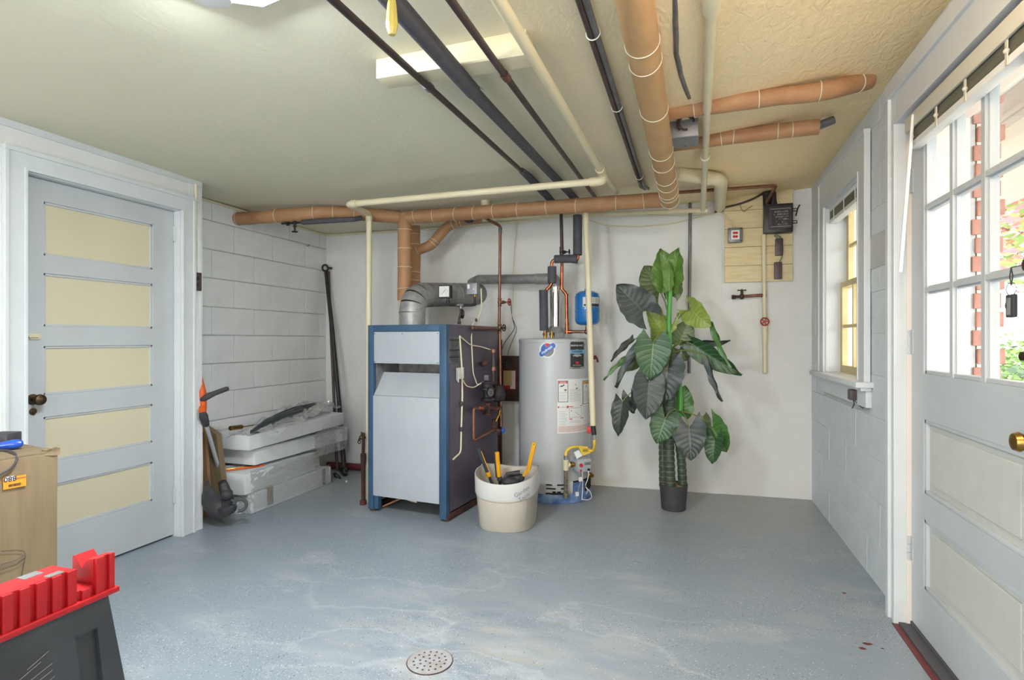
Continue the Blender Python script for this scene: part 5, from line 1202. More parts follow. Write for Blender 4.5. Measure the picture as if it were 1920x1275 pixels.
# local x = to the viewer's right, y = away from the viewer, z = up
b = B(); b.box((-0.055, -0.045, -0.05), (0.055, 0.05, 0.04), bev=0.008); b.prism([V((-0.05, -0.04, 0.038)), V((0.05, -0.04, 0.038)), V((0.04, 0.03, 0.058)), V((-0.04, 0.03, 0.058))], V((0, 0, 0.004))); b.xf(Mg); emit('control_body', b, 'greypipe' if False else 'greyenamel', gv)
b = B(); b.cyl((-0.028, -0.045, 0.0), (-0.028, -0.056, 0.0), 0.0135, 0.012, 20); b.cyl((-0.03, -0.045, -0.038), (-0.03, -0.053, -0.038), 0.0065, seg=14); b.xf(Mg); emit('button', b, 'redink', gv)
b = B(); b.box((0.0, -0.047, -0.002), (0.048, -0.044, 0.022), bev=0.001); b.xf(Mg); lbv = emit('dial_label', b, 'foil', gv)
b = text_bm('HOT', 0.012, Mg @ Matrix.Translation((0.024, -0.0478, 0.010)) @ Matrix.Rotation(math.pi / 2, 4, 'X')); emit('lettering', b, 'ink', gv, smooth=False, recalc=False)
b = B(); b.cyl((0.032, -0.046, -0.035), (0.032, -0.055, -0.035), 0.009, seg=14); b.xf(Mg); emit('igniter_port', b, 'black', gv)
b = B(); b.tube([V((-0.055, 0, 0)), V((-0.115, -0.005, 0.0))], 0.014, 14); b.cyl(V((-0.07, 0, 0)), V((-0.085, 0, 0)), 0.02, seg=8); b.xf(Mg); emit('inlet_nipple', b, 'brass', gv)
def gl(x, y, z): return Mg @ V((x, y, z))
for k, (pts, mm, r) in enumerate((([gl(0.03, -0.05, -0.04), gl(0.022, -0.06, -0.10), gl(0.0, -0.05, -0.15), gl(0.05, -0.045, -0.20), gl(0.07, -0.03, -0.25), gl(0.03, -0.03, -0.262), gl(-0.01, -0.02, -0.255)], 'white', 0.003), ([gl(-0.01, -0.03, -0.05), gl(-0.005, -0.03, -0.15), gl(-0.008, -0.02, -0.255)], 'white', 0.003), ([gl(-0.03, -0.03, -0.05), gl(-0.025, -0.04, -0.11), gl(-0.045, -0.03, -0.19), gl(-0.05, -0.02, -0.25)], 'galv', 0.004), ([gl(0.0, -0.05, -0.15), gl(0.03, -0.045, -0.19), gl(0.02, -0.03, -0.215)], 'white', 0.0022))):
    b = B(); b.tube(round_path(pts, 0.03), r, 8); emit('burner_tube', b, mm, gv)
b = B(); b.box((-0.045, -0.05, -0.115), (-0.02, -0.04, -0.085)); b.box((-0.062, -0.032, -0.225), (-0.038, -0.022, -0.195)); b.xf(Mg); emit('wire_connector', b, 'white', gv)
b = B(); b.ring(gl(0.0, -0.05, -0.15), (0, 0, 1), 0.010, 0.003, 14, 6); emit('cable_tie', b, 'black', gv)
# brass drain
da = cyl_a(1103)[0]; dz = cyl_z(1103, 889); b = B(); oo = V((math.cos(da), math.sin(da), 0)); b.lathe(onc(da, dz), [(0.012, 0), (0.012, 0.02), (0.02, 0.022), (0.021, 0.035), (0.014, 0.04), (0.013, 0.055), (0.008, 0.057)], 18, axis=oo + V((0, -0.8, 0)))
emit('drain_valve', b, 'brass', wh)
# relief stub at right top
ra = cyl_a(1111)[0]; b = B(); p = onc(ra, cyl_z(1111, 672)); b.tube([p, p + V((0.05, -0.0, 0.0)), p + V((0.055, 0, -0.03))], 0.009, 10); b.sphere(p + V((0.035, 0, 0.008)), 0.016, 12); emit('relief_valve', b, 'redpipe', wh)
for px in (1022, 1034):
    b = B(); p = PY(px, 628, 4.15); p.z = HT; b.tube([p, p + V((0, 0, 0.055))], 0.012, 14); b.cyl(p + V((0, 0, 0.025)), p + V((0, 0, 0.045)), 0.018, seg=8); emit('nipple', b, 'brass', wh)

# gas supply: cream pipe, red valve, yellow hose, drip leg
YG2 = 4.02
g_top, g_bot = PY(1098, 396, YG2), PY(1112, 798, YG2 - .04)
gs = thing('gas_pipe', 'cream gas drop pipe slanting down in front of the water heater to a red cock', 'pipe', g_bot)
b = B(); b.tube([g_top, g_bot], 0.0205, 18); emit('pipe_run', b, 'cream', gs)
g2 = PY(1114, 815, YG2 - .04); b = B(); b.tube([g_bot + V((0, 0, 0.01)), g2], 0.017, 14); emit('gas_cock', b, 'iron', gs)
b = B(); q = (g_bot + g2) / 2; b.box(q + V((-0.045, -0.02, -0.022)), q + V((-0.018, -0.008, 0.022)), bev=0.004); b.tube([q, q + V((-0.03, -0.012, 0))], 0.006, 8); emit('cock_handle', b, 'redink', gs)
gy = thing('gas_hose', 'yellow flexible gas hose looping to the heater control', 'hose', PY(1114, 845, YG2 - .05))
hx = onc(ag, zg, 0.05)
dl_top = gl(-0.13, -0.005, 0.055)
path = round_path([g2 + V((0, 0, -0.01)), g2 + V((0.004, 0, -0.075)), gl(0.055, -0.02, 0.078) + V((0.03, -0.03, 0.012)), gl(0.0, -0.01, 0.125), gl(-0.09, -0.01, 0.13), gl(-0.13, -0.005, 0.10), dl_top], 0.055)
b = B(); b.tube(path, 0.0105, 14); emit('hose_run', b, 'gasyellow', gy)
b = B(); b.cyl(g2 + V((0, 0, 0.002)), g2 + V((0, 0, -0.035)), 0.014, seg=8); b.cyl(dl_top + V((0, 0, 0.015)), dl_top + V((0, 0, -0.02)), 0.015, seg=8); emit('hose_nut', b, 'foil', gy)
ht = thing('hose_tag', 'yellow and white instruction tag folded over the yellow gas hose', 'tag', gl(-0.02, -0.03, 0.10))
b = B(); b.prism([gl(-0.045, -0.035, 0.135), gl(0.03, -0.035, 0.130), gl(0.045, -0.05, 0.085), gl(-0.02, -0.055, 0.070)], fdir * 0.0015); emit('yellow_leaf', b, 'gasyellow', ht, smooth=False)
b = B(); b.prism([gl(-0.085, -0.045, 0.098), gl(-0.045, -0.045, 0.112), gl(-0.025, -0.06, 0.072), gl(-0.070, -0.06, 0.052)], fdir * 0.0015); emit('white_leaf', b, 'paper', ht, smooth=False)
emit('fine_print', marks(Mg @ Matrix.Translation((0.004, -0.052, 0.105)) @ Matrix.Rotation(math.pi / 2 + .3, 4, 'X') @ Matrix.Rotation(-.1, 4, 'Z'), 0.05, 0.035, 4, 3), 'ink', ht, smooth=False, recalc=False)['kind'] = 'stuff'
dg = thing('drip_leg', 'paint-spattered iron drip leg hanging left of the gas control', 'pipe', gl(-0.13, 0, -0.2))
b = B(); b.tube([gl(-0.13, -0.005, 0.04), gl(-0.13, -0.005, -0.035)], 0.022, 16); b.tube([gl(-0.13, -0.005, 0), gl(-0.10, -0.005, 0)], 0.02, 14); emit('pipe_tee', b, 'oldcopper' if False else 'cream', dg)
M['spatter'] = mat('spattered_iron', (140, 132, 108), 0.5, var=(60, 56, 48), vscale=60, vamt=0.5)
b = B(); b.tube([gl(-0.13, -0.005, -0.03), gl(-0.13, -0.005, -0.205)], 0.0135, 14); b.tube([gl(-0.13, -0.005, -0.20), gl(-0.13, -0.005, -0.235)], 0.019, 14); emit('pipe_run', b, 'spatter', dg)

# water pipes above the heater
YW = 4.22
w_ = lambda px, py, dy=0.0: PY(px, py, YW + dy)
t = thing('cold_water_pipe', 'copper cold water pipe dropping from the header to the heater top', 'pipe', w_(1063, 622))
b = B(); b.tube([w_(1052, 400), w_(1054, 478)], 0.013, 14); b.cyl(w_(1053, 463), w_(1053, 477), 0.016); emit('pipe_run', b, 'darkpipe', t)
b = B(); b.tube(round_path([w_(1054, 476), w_(1053, 542), w_(1062, 551), w_(1063, 622)], 0.03), 0.0125, 14); emit('pipe_run', b, 'copper', t)
for px, py in ((1053, 541), (1062, 553), (1063, 608)): b = B(); b.cyl(w_(px, py - 2), w_(px, py + 2), 0.0155, seg=14); emit('fitting', b, 'copper', t)
b = B(); b.tube([w_(1061, 622), w_(1072, 622)], 0.016, 14); b.tube([w_(1063, 614), w_(1063, 626)], 0.0165, 14); emit('fitting', b, 'copper', t)
valve(t, w_(1053, 473), (0, 0, 1), m='iron', wm='iron', stemdir=(1, -.1, 0), stem=0.062, wheel=0.018)
b = B(); b.tube([w_(1068, 622), w_(1096, 622), w_(1100, 622)], 0.0115, 14); b.sphere(w_(1100, 622), 0.02, 12); b.tube([w_(1100, 623), w_(1100, 612)], 0.012, 12); emit('tank_branch', b, 'oldcopper', t)
et = thing('expansion_tank', 'small bright blue expansion tank beside the heater vent', 'tank', w_(1101, 612))
tc_ = w_(1101, 610); RT = 0.093
b = B(); b.lathe(tc_, [(0.012, -0.005), (0.012, 0.0), (0.055, 0.002), (0.08, 0.012), (RT, 0.035), (RT, 0.215), (0.085, 0.24), (0.05, 0.258), (0.02, 0.262), (0.02, 0.275), (0.012, 0.277)], 40); emit('tank_shell', b, 'tankblue', et)
b = B(); b.lathe(tc_, [(RT, 0.10), (RT + .0025, 0.103), (RT + .0025, 0.112), (RT, 0.115)], 40, caps=False); emit('weld_band', b, 'tankblue', et)
def tpatch(nm, a0, a1, z0, z1, m, r=0.0008, par=None):
    b = B(); n = 12; b.grid(lambda u, v: V((tc_.x + (RT + r) * math.cos(a0 + (a1 - a0) * u), tc_.y + (RT + r) * math.sin(a0 + (a1 - a0) * u), tc_.z + z0 + (z1 - z0) * v)), n, 1); return emit(nm, b, m, par or et)
lb2 = tpatch('tank_label', -1.75, -0.25, 0.135, 0.208, 'paper'); tpatch('label_band', -1.15, -0.25, 0.137, 0.160, 'ink', 0.0014, lb2)
def ttext(txt, a0, z0, sz, m):
    b = text_bm(txt, sz, None, warp=lambda co: V((tc_.x + (RT + .002) * math.cos(a0 + co.x / RT), tc_.y + (RT + .002) * math.sin(a0 + co.x / RT), tc_.z + z0 + co.y))); emit('lettering', b, m, lb2, smooth=False, recalc=False)
b = B()
for k in range(4):
    for q in range(3):
        a0_ = -1.55 + q * 0.42; z_ = 0.200 - k * 0.009
        if z_ < 0.165: continue
        P_ = [V((tc_.x + (RT + .0022) * math.cos(a), tc_.y + (RT + .0022) * math.sin(a), tc_.z + zz)) for a, zz in ((a0_, z_), (a0_ + .34, z_), (a0_ + .34, z_ - .003), (a0_, z_ - .003))]; b.b.faces.new([b.b.verts.new(v) for v in P_])
emit('fine_print', b, 'greyink', lb2, smooth=False)['kind'] = 'stuff'
tpatch('label_mark', -1.68, -1.22, 0.142, 0.155, 'ink', 0.0014, lb2)
# hot line with foam sleeves
YH = 4.12
h_ = lambda px, py, dy=0.0: PY(px, py, YH + dy)
t = thing('hot_water_pipe', 'hot water pipe in black foam sleeves with copper bends above the heater', 'pipe', h_(1021, 617))
b = B(); b.tube(round_path([h_(1083, 478), h_(1084, 486), h_(1034, 487), h_(1035, 534), h_(1021, 546), h_(1022, 622)], 0.04), 0.0125, 14); emit('pipe_run', b, 'copper', t)
b = B(); b.tube([h_(1083, 404, .02), h_(1083, 478)], 0.034, 20); emit('foam_sleeve', b, 'blackfoam', t)
b = B(); b.tube([h_(1040, 486), h_(1071, 485)], 0.031, 20); emit('foam_sleeve', b, 'blackfoam', t)
b = B(); b.tube([h_(1071, 485), h_(1083, 486)], 0.032, 20); emit('foam_sleeve', b, 'blackfoam', t)
b = B(); b.tube([h_(1035, 500), h_(1035, 531)], 0.033, 20); emit('foam_sleeve', b, 'blackfoam', t)
b = B(); b.tube([h_(1019, 544), h_(1020, 620)], 0.033, 20); emit('foam_sleeve', b, 'blackfoam', t)
# loose wires on the back wall
def wallwire(label, pts, r=0.003, m='cream'):
    P = []
    for (px, py) in pts:
        p = PY(px, py, 4.5); 
        for _ in range(3): p = PY(px, py, yw(p.x) - 0.006 - r)
        P.append(p)
    b = B(); b.tube(round_path(P, 0.04), r, 8); return single('wire', b, m, label, 'wire')
wallwire('pale wire wandering down the wall between flue and heater vent', [(970, 414), (966, 450), (962, 512), (962, 560), (960, 590), (958, 610)], 0.0035)
wallwire('thin dark wire hanging from the wall behind the copper feed pipe', [(958, 570), (960, 596), (966, 615), (957, 628), (946, 642), (941, 655)], 0.0028, 'iron')
wallwire('pale twisted wire low behind the heater, from the dark wire', [(962, 600), (970, 618), (960, 640), (952, 662), (950, 700)], 0.003, 'greypipe')
wallwire('cream wire sagging along the back wall right of the gas pipe', [(1100, 412), (1140, 424), (1200, 425), (1260, 420), (1300, 410), (1340, 398)], 0.0045)
wallwire('second cream wire draped from the header towards the meter board', [(1165, 388), (1180, 402), (1240, 404), (1290, 406), (1335, 402), (1352, 392)], 0.004)
b = B(); c0 = PY(1294, 372, 4.6); c1 = PY(1292, 700, 4.6); cy = yw(0.1) - 0.013; b.tube([V((c0.x - .01, cy - .3, c0.z + .03)), V((c0.x, cy - .05, c0.z)), V((c0.x, cy, c0.z - .04)), V((c1.x, cy, c1.z))], 0.012, 12); single('conduit', b, 'greypipe', 'grey vertical conduit on the back wall behind the plant', 'conduit')
# flyer on the wall behind heater
t = thing('wall_card', 'red-edged manila card pinned to the wall between boiler and heater', 'card', PY(958, 730, 4.5))
p0, p1 = PY(944, 694, 4.5), PY(968, 730, 4.5)
b = B(); b.box((p0.x, 4.49, p1.z), (p1.x, 4.493, p0.z)); emit('card_back', b, 'redpaint', t); b = B(); b.box((p0.x + .004, 4.486, p1.z + .03), (p1.x - .035, 4.49, p0.z - .004)); emit('card_face', b, 'manila', t); b = B(); b.box((p1.x - .05, 4.487, p1.z + .004), (p1.x - .006, 4.49, p0.z - .004)); emit('card_side', b, 'pink', t)
b = B(); b.box((p0.x - .02, 4.495, p1.z - .10), (p1.x + .02, 4.57, p1.z + 0.28)); single('wall_box', b, 'rust', 'brown metal box on the wall behind the manila card', 'box')
# =================================================================== METER BOARD
YBd = lambda x: yw(x) - 0.004
bd = thing('meter_board', 'cream plank board on the back wall carrying the black meter box', 'board', PY(1422, 528, 4.62))
def bp(px, py, off=0.024):
    p = PY(px, py, 4.6)
    for _ in range(3): p = PY(px, py, yw(p.x) - off)
    return p
bl0, br0 = bp(1359, 530), bp(1486, 527)
zb0 = bl0.z; seams = [zb0] + [bp(1359, py).z for py in (499, 464.5, 430, 396)] + [bp(1359, 396).z + 0.15, 2.30]
for k in range(6):
    b = B(); z0, z1 = seams[k] + 0.0015, seams[k + 1] - 0.0015
    if z1 - z0 < 0.02: continue
    x0, x1 = bl0.x, br0.x; pts = [V((x0, yw(x0) + 0.004, z0)), V((x1, yw(x1) + 0.004, z0)), V((x1, yw(x1) - 0.022, z0)), V((x0, yw(x0) - 0.022, z0))]
    b.prism(pts, V((0, 0, z1 - z0))); emit('plank', b, 'plank', bd, smooth=False)
# grey switch box with red toggles
sw = thing('switch_box', 'grey electrical box with red switches on the cream board', 'switch', bp(1378, 455))
c_ = bp(1378, 442, 0.03); b = B(); b.box(c_ + V((-0.052, -0.035, -0.056)), c_ + V((0.052, 0.006, 0.056)), bev=0.006); emit('box_body', b, 'greypipe', sw)
b = B(); b.box(c_ + V((-0.030, -0.042, -0.036)), c_ + V((0.030, -0.034, 0.036)), bev=0.003); emit('cover_plate', b, 'white', sw)
b = B()
for dz in (0.014, -0.014):
    b.sphere(c_ + V((-0.009, -0.044, dz)), 0.010, 12, (1, .5, 1)); b.sphere(c_ + V((0.009, -0.044, dz)), 0.010, 12, (1, .5, 1))
emit('red_switch', b, 'redink', sw)
b = B()
for sx_ in (-1, 1):
    for sz_ in (-1, 1): b.cyl(c_ + V((sx_ * .043, -.038, sz_ * .046)), c_ + V((sx_ * .043, -.034, sz_ * .046)), 0.005, seg=8)
emit('screw', b, 'iron', sw)
# meter box
mb = thing('meter_box', 'black fuse box with hinged front and printed label, top of cream board', 'electrical box', bp(1455, 440))
c_ = bp(1457, 412, 0.03)
b = B(); b.box(c_ + V((-0.098, -0.075, -0.108)), c_ + V((0.098, 0.006, 0.104)), bev=0.005); emit('box_body', b, 'black', mb)
b = B(); b.box(c_ + V((-0.068, -0.088, -0.085)), c_ + V((0.090, -0.074, 0.085)), bev=0.005); dr = emit('front_cover', b, 'blackm', mb)
b = B(); b.box(c_ + V((-0.050, -0.0895, -0.066)), c_ + V((0.075, -0.0878, 0.066))); emit('label_plate', b, 'ink', dr)
Tm = Matrix.Translation(c_ + V((0.012, -0.0901, -0.002))) @ Matrix.Rotation(math.pi / 2, 4, 'X'); b = marks(Tm, 0.10, 0.11, 6, 12, .6); b.jitter(0.004, 60); emit('fine_print', b, 'greypipe', dr, smooth=False, recalc=False)['kind'] = 'stuff'
b = B()
for zz in (0.06, -0.07): b.box(c_ + V((-0.055, -0.0902, zz)), c_ + V((0.08, -0.089, zz + .006)))
emit('label_line', b, 'greyink', dr, smooth=False)
for dz in (0.045, -0.045):
    b = B(); b.tube([c_ + V((0.09, -0.07, dz)), c_ + V((0.125, -0.06, dz)), c_ + V((0.125, -0.06, dz + .018)), c_ + V((0.095, -0.06, dz + .018))], 0.004, 8); emit('hasp', b, 'iron', mb)
b = B(); b.tube([c_ + V((0.12, -0.05, 0.01)), c_ + V((0.13, -0.055, 0.06)), c_ + V((0.145, -0.055, 0.09))], 0.005, 8); emit('lever', b, 'iron', mb)
b = B(); b.tube([c_ + V((-0.075, -0.035, 0.10)), c_ + V((-0.078, -0.035, 0.20))], 0.026, 16); b.tube([c_ + V((-0.03, -0.035, 0.10)), c_ + V((-0.034, -0.035, 0.19)), c_ + V((-0.06, -0.035, 0.235))], 0.024, 16); b.lathe(c_ + V((-.078, -.035, .185)), [(0.03, 0), (0.032, .01), (0.03, .02)], 16); emit('conduit_hub', b, 'iron', mb)
# outlets
for (px, py, lab) in ((1460, 464, 'upper brown outlet box below the black meter box'), (1458, 508, 'lower brown outlet box near the bottom of the cream board')):
    t = thing('outlet_box', lab, 'outlet', bp(px, py + 16), group='brown outlet boxes on the cream board'); c_ = bp(px, py, 0.024)
    b = B(); b.box(c_ + V((-0.026, -0.035, -0.064)), c_ + V((0.026, 0.002, 0.064)), bev=0.006); emit('outlet_body', b, 'brownp', t)
    b = B()
    for dz in (0.03, -0.02):
        for dx in (-0.007, 0.007): b.box(c_ + V((dx - .0015, -0.036, dz - .006)), c_ + V((dx + .0015, -0.0345, dz + .006)))
    emit('socket_slot', b, 'black', t)
def bwire(label, pts, r, m): 
    P = [bp(*p) for p in pts]; b = B(); b.tube(round_path(P, 0.03), r, 8); return single('wire', b, m, label, 'wire')
M['greenwire'] = mat('green_wire', (120, 140, 96), 0.5)
bwire('green cable from the black meter box looping down to the lower outlet', [(1455, 440, .06), (1466, 446, .04), (1468, 470, .035), (1465, 486, .035), (1459, 494, .05)], 0.0045, 'greenwire')
bwire('short green cable from meter box to the upper outlet', [(1452, 441, .06), (1458, 447, .045), (1460, 452, .05)], 0.0045, 'greenwire')
bwire('cream cable curving down into the grey switch box', [(1344, 396, .03), (1360, 405, .035), (1372, 416, .035), (1378, 430, .05)], 0.006, 'cream')
bwire('thick cream cable arching over the top of the black meter box', [(1374, 366, .03), (1400, 362, .035), (1430, 359, .04), (1450, 367, .045), (1460, 380, .05), (1463, 390, .06)], 0.009, 'cream')
bwire('dark cable running from the wall wires up to the black conduit hubs', [(1340, 398, .03), (1358, 389, .035), (1385, 383, .04), (1410, 374, .045), (1432, 362, .05), (1446, 360, .05)], 0.008, 'darkpipe')
bwire('thin drooping wire on the upper planks of the cream board', [(1388, 384, .03), (1390, 392, .03), (1395, 398, .03), (1403, 390, .03), (1411, 386, .03)], 0.0022, 'oldcopper')
b = B(); c_ = bp(1350, 388, 0.05); b.sphere(c_, 0.035, 12, (1, .6, 1.1)); b.jitter(0.014, 30); single('wire_cluster', b, 'galvd', 'grey putty lump where wires meet left of the cream board', 'putty')
# brown pipe across top right
t = thing('copper_pipe', 'thin brown pipe running right under the ceiling and turning into the meter board', 'pipe', PZ(1455, 348, 2.28))
b = B(); b.tube(round_path([PZ(1270, 361, 2.235), PZ(1455, 348, 2.285), bp(1436, 384, 0.05), bp(1437, 392, .05)], 0.02), 0.0125, 12); emit('pipe_run', b, 'oldcopper', t)
# cream service pipe with faucet and red handwheel
t = thing('cream_pipe', 'cream pipe down the board and wall with red handwheel', 'pipe', bp(1434, 697, .03))
b = B(); b.tube([bp(1432, 440, .042), bp(1434, 697, .032)], 0.0155, 14); b.tube([bp(1434, 610, .034), bp(1434, 640, .034)], 0.02, 14); b.sphere(bp(1434, 697, .032), 0.018, 10); emit('pipe_run', b, 'cream', t)
b = B(); c_ = bp(1434, 603, .075); 
b.ring(c_, (0, 1, 0), 0.028, 0.005, 24, 8)
for k in range(5): a = k * 2 * math.pi / 5; b.tube([c_, c_ + V((math.cos(a), 0, math.sin(a))) * 0.027], 0.0035, 6)
b.cyl(c_ + V((0, .02, 0)), c_ + V((0, -.008, 0)), 0.009); emit('handwheel', b, 'redpaint', t)
t = thing('faucet', 'brown old faucet on a side branch of the cream wall pipe', 'faucet', bp(1378, 556, .03))
b = B(); b.tube([bp(1433, 553, .035), bp(1390, 556, .035)], 0.0115, 14); b.tube([bp(1433, 545, .035), bp(1433, 559, .035)], 0.0165, 12); b.tube([bp(1427, 554, .035), bp(1436, 553, .035)], 0.015, 12); emit('branch_pipe', b, 'oldcopper', t)
b = B(); b.tube([bp(1392, 556, .035), bp(1373, 557, .035)], 0.011, 12); b.tube([bp(1379, 557, .035), bp(1372, 557, .035)], 0.016, 10); b.sphere(bp(1391, 556, .035), 0.019, 12, (1, 1, 1.2)); b.tube([bp(1391, 556, .035), bp(1391, 544, .035)], 0.010, 12); emit('faucet_body', b, 'rust', t)
b = B(); b.tube([bp(1384, 544.5, .035), bp(1398, 544, .035)], 0.004, 8); b.sphere(bp(1384, 544.5, .035), .006, 8); b.sphere(bp(1398, 544, .035), .006, 8); b.tube([bp(1391, 546, .035), bp(1391, 542, .035)], .006, 8); emit('tee_handle', b, 'bronze', t)
# paint patch on right wall, bell transformer under the window
p0, p1 = PX(1618, 453, XR), PX(1668, 500, XR)
b = B(); b.box((XR - 0.0022, p1.y, p1.z + 0.02), (XR + 0.0, p0.y, p0.z)); b.subdiv(3); b.jitter(0.0015, 20); single('primer_patch', b, 'paintpatch', 'grey unpainted rectangle on the block wall between window and door', 'patch')
t = thing('bell_transformer', 'small brown plug device on the wall under the window stool', 'device', PX(1600, 752, XR - .03))
c_ = PX(1599, 740, XR - 0.035); b = B(); b.box(c_ + V((-0.02, -0.028, -0.028)), c_ + V((0.03, 0.028, 0.028)), bev=0.006); emit('device_body', b, 'brownp', t)
b = B(); b.tube([c_ + V((0, 0, -.025)), c_ + V((0.01, .01, -.05)), c_ + V((.0, .015, -.075))], 0.003, 6); b.tube([c_ + V((0, -.01, -.025)), c_ + V((0.02, -.03, -.05)), c_ + V((.02, -.10, -.06)), c_ + V((.028, -.13, -.04))], 0.0022, 6); emit('lead', b, 'ink', t)
# brown outlet at the edge of the door wall + conduit above
t = thing('wall_outlet', 'brown wall outlet on the corner beside the left door casing', 'outlet', PX(368, 528, XL + .01))
c_ = PX(368.5, 528, XL + 0.012); b = B(); b.box(c_ + V((-0.02, -0.032, -0.056)), c_ + V((0.006, 0.034, 0.058)), bev=0.003); emit('outlet_plate', b, 'brownp', t)
b = B(); b.cyl(c_ + V((.005, 0, .02)), c_ + V((.010, 0, .02)), 0.011, seg=14); b.cyl(c_ + V((.005, 0, -.02)), c_ + V((.010, 0, -.02)), 0.011, seg=14); emit('socket', b, 'black', t)
b = B(); b.tube([c_ + V((-.002, -.004, .058)), V((XL + .012, c_.y - .004, 2.17))], 0.008, 10); single('conduit', b, 'cream', 'cream conduit rising from the corner outlet to the ceiling', 'conduit')
# hook on block wall
b = B(); c_ = PX(577, 461, XLR + .012); b.tube([c_ + V((-.02, 0, 0)), c_ + V((.012, 0, 0)), c_ + V((.014, .0, .012))], 0.003, 6); single('wall_hook', b, 'iron', 'tiny dark hook in the left block wall near the back corner', 'hook')

# =================================================================== CEILING LAMP (deformable LED lamp, only its front tips are in view)
lc = V((-1.20, 1.165, zceil(-1.20, 1.165)))
lamp = thing('ceiling_lamp', 'bright white multi-panel ceiling lamp at the top left of the picture', 'lamp', lc)
b = B(); b.lathe(lc + V((0, 0, -0.14)), [(0.03, 0), (0.05, 0.005), (0.052, 0.05), (0.03, 0.06), (0.03, 0.138)], 28); emit('lamp_hub', b, 'white', lamp)
for k in range(5):
    a = math.radians(72 * k + 78.7)
    m_ = Matrix.Translation(lc + V((0, 0, -0.115))) @ Matrix.Rotation(a, 4, 'Z') @ Matrix.Rotation(-0.38, 4, 'Y')
    b = B(); b.box((0.055, -0.055, -0.004), (0.215, 0.055, 0.010), bev=0.004); b.xf(m_); w = emit('lamp_wing', b, 'white', lamp)
    b = B()
    for q in range(5): b.box((0.075 + q * 0.026, -0.052, 0.009), (0.078 + q * 0.026, 0.052, 0.019))
    b.xf(m_); fin = emit('cooling_fins', b, 'white', w); fin['kind'] = 'stuff'
    b = B(); b.box((0.063, -0.048, -0.0065), (0.207, 0.048, -0.0045)); b.xf(m_); emit('led_panel', b, 'led', w, smooth=False)
    l_ = area('led_wing_light', (m_ @ V((0.135, 0, -0.009)))[:], (0, 0, 0), 0.14, 0.09, LED_POWER, (0.82, 0.92, 1.0)); l_.rotation_euler = m_.to_euler()
# bare bulb in a porcelain holder on the ceiling, just above the top edge of the picture
hb_ = V((0.30, 0.95, zceil(0.30, 0.95)))
bf_ = thing('bulb_holder', 'porcelain ceiling holder with a warm bare bulb above the viewer', 'lamp', hb_)
b = B(); b.lathe(hb_ + V((0, 0, -0.05)), [(0.022, 0), (0.03, 0.01), (0.05, 0.035), (0.055, 0.05)], 24); emit('holder', b, 'white', bf_)
b = B(); b.lathe(hb_ + V((0, 0, -0.125)), [(0.001, 0), (0.018, 0.006), (0.028, 0.025), (0.026, 0.045), (0.014, 0.07), (0.013, 0.078)], 20); M['bulb'] = emat('warm_bulb_glass', (1.0, 0.8, 0.55), 6); emit('bulb', b, 'bulb', bf_)
q_ = bpy.data.lights.new('bulb_light', 'POINT'); q_.energy = 26.0; q_.shadow_soft_size = 0.04; q_.color = (1.0, 0.80, 0.60)
qo = bpy.data.objects.new('bulb_light', q_); COL.objects.link(qo); qo.location = hb_ + V((0, 0, -0.17))
# added housing above the rear fill light, unseen behind the viewer
rf = thing('ceiling_lamp', 'long housing added over the unseen fill light behind the viewer', 'lamp', (-0.75, -2.3, zceil(-0.75, -2.3)))
b = B(); b.box((-1.38, -2.48, 2.12), (-0.12, -2.12, 2.235), bev=0.006); emit('fill_housing', b, 'white', rf)

# =================================================================== FLOOR DRAIN + CHIPS
dc = PZ(806, 1240.5); dr = thing('floor_drain', 'round perforated metal drain cover in the painted floor', 'drain', dc)
Rd = 0.083
loops = [circ(Rd, 44)]
for (n, rr, ph) in ((4, 0.015, .5), (10, 0.037, .2), (14, 0.060, 0)):
    for k in range(n if n != 14 else 16):
        N = n if n != 14 else 16; a = ph + 2 * math.pi * k / N; loops.append([(rr * math.cos(a) + x, rr * math.sin(a) + y) for x, y in circ(0.0048, 8)])
b = B(); b.plate(loops, lambda u, v: V((dc.x + u, dc.y + v, 0.0018)), V((0, 0, 0.002))); M['draincover'] = mat('drain_cover_paint', (176, 180, 188), 0.45, var=(160, 150, 140), vscale=30, vamt=.6); emit('drain_cover', b, 'draincover', dr, smooth=False)
b = B(); b.lathe(dc, [(Rd - .002, 0.0005), (Rd - .002, 0.0012)], 32); emit('drain_pit', b, 'dark', dr)
b = B(); b.ring(dc + V((0, 0, .001)), (0, 0, 1), Rd + 0.002, 0.0016, 48, 6); emit('rust_ring', b, 'rust', dr)
for k, (px, py, s_, lab) in enumerate(((1627, 1207, .016, 'larger of the red paint chips on the floor near the exterior door'), (1618, 1216, .011, 'red paint chip just in front of the larger red chip'), (1655, 1216, .005, 'tiny red paint chip closest to the door threshold'), (1583, 1112, .010, 'small red paint chip lying alone farther back on the floor'))):
    p = PZ(px, py, 0.001); b = B(); pts = [p + V((s_ * random.uniform(.7, 1.4) * math.cos(a), s_ * random.uniform(.3, .9) * math.sin(a), 0)) for a in [i * 2 * math.pi / 8 for i in range(8)]]; b.prism(pts, V((0, 0, 0.001))); single('paint_chip', b, 'redpipe', lab, 'paint chip', 'red paint chips on the floor', smooth=False)
for k, (px, py, lab) in enumerate(((650, 903, 'white foam crumb on the floor by the dark poles'), )):
    p = PZ(px, py, 0.008); b = B(); b.sphere(p, 0.010, 8); b.jitter(0.004, 60); single('foam_crumb', b, 'foam', lab, 'crumb')

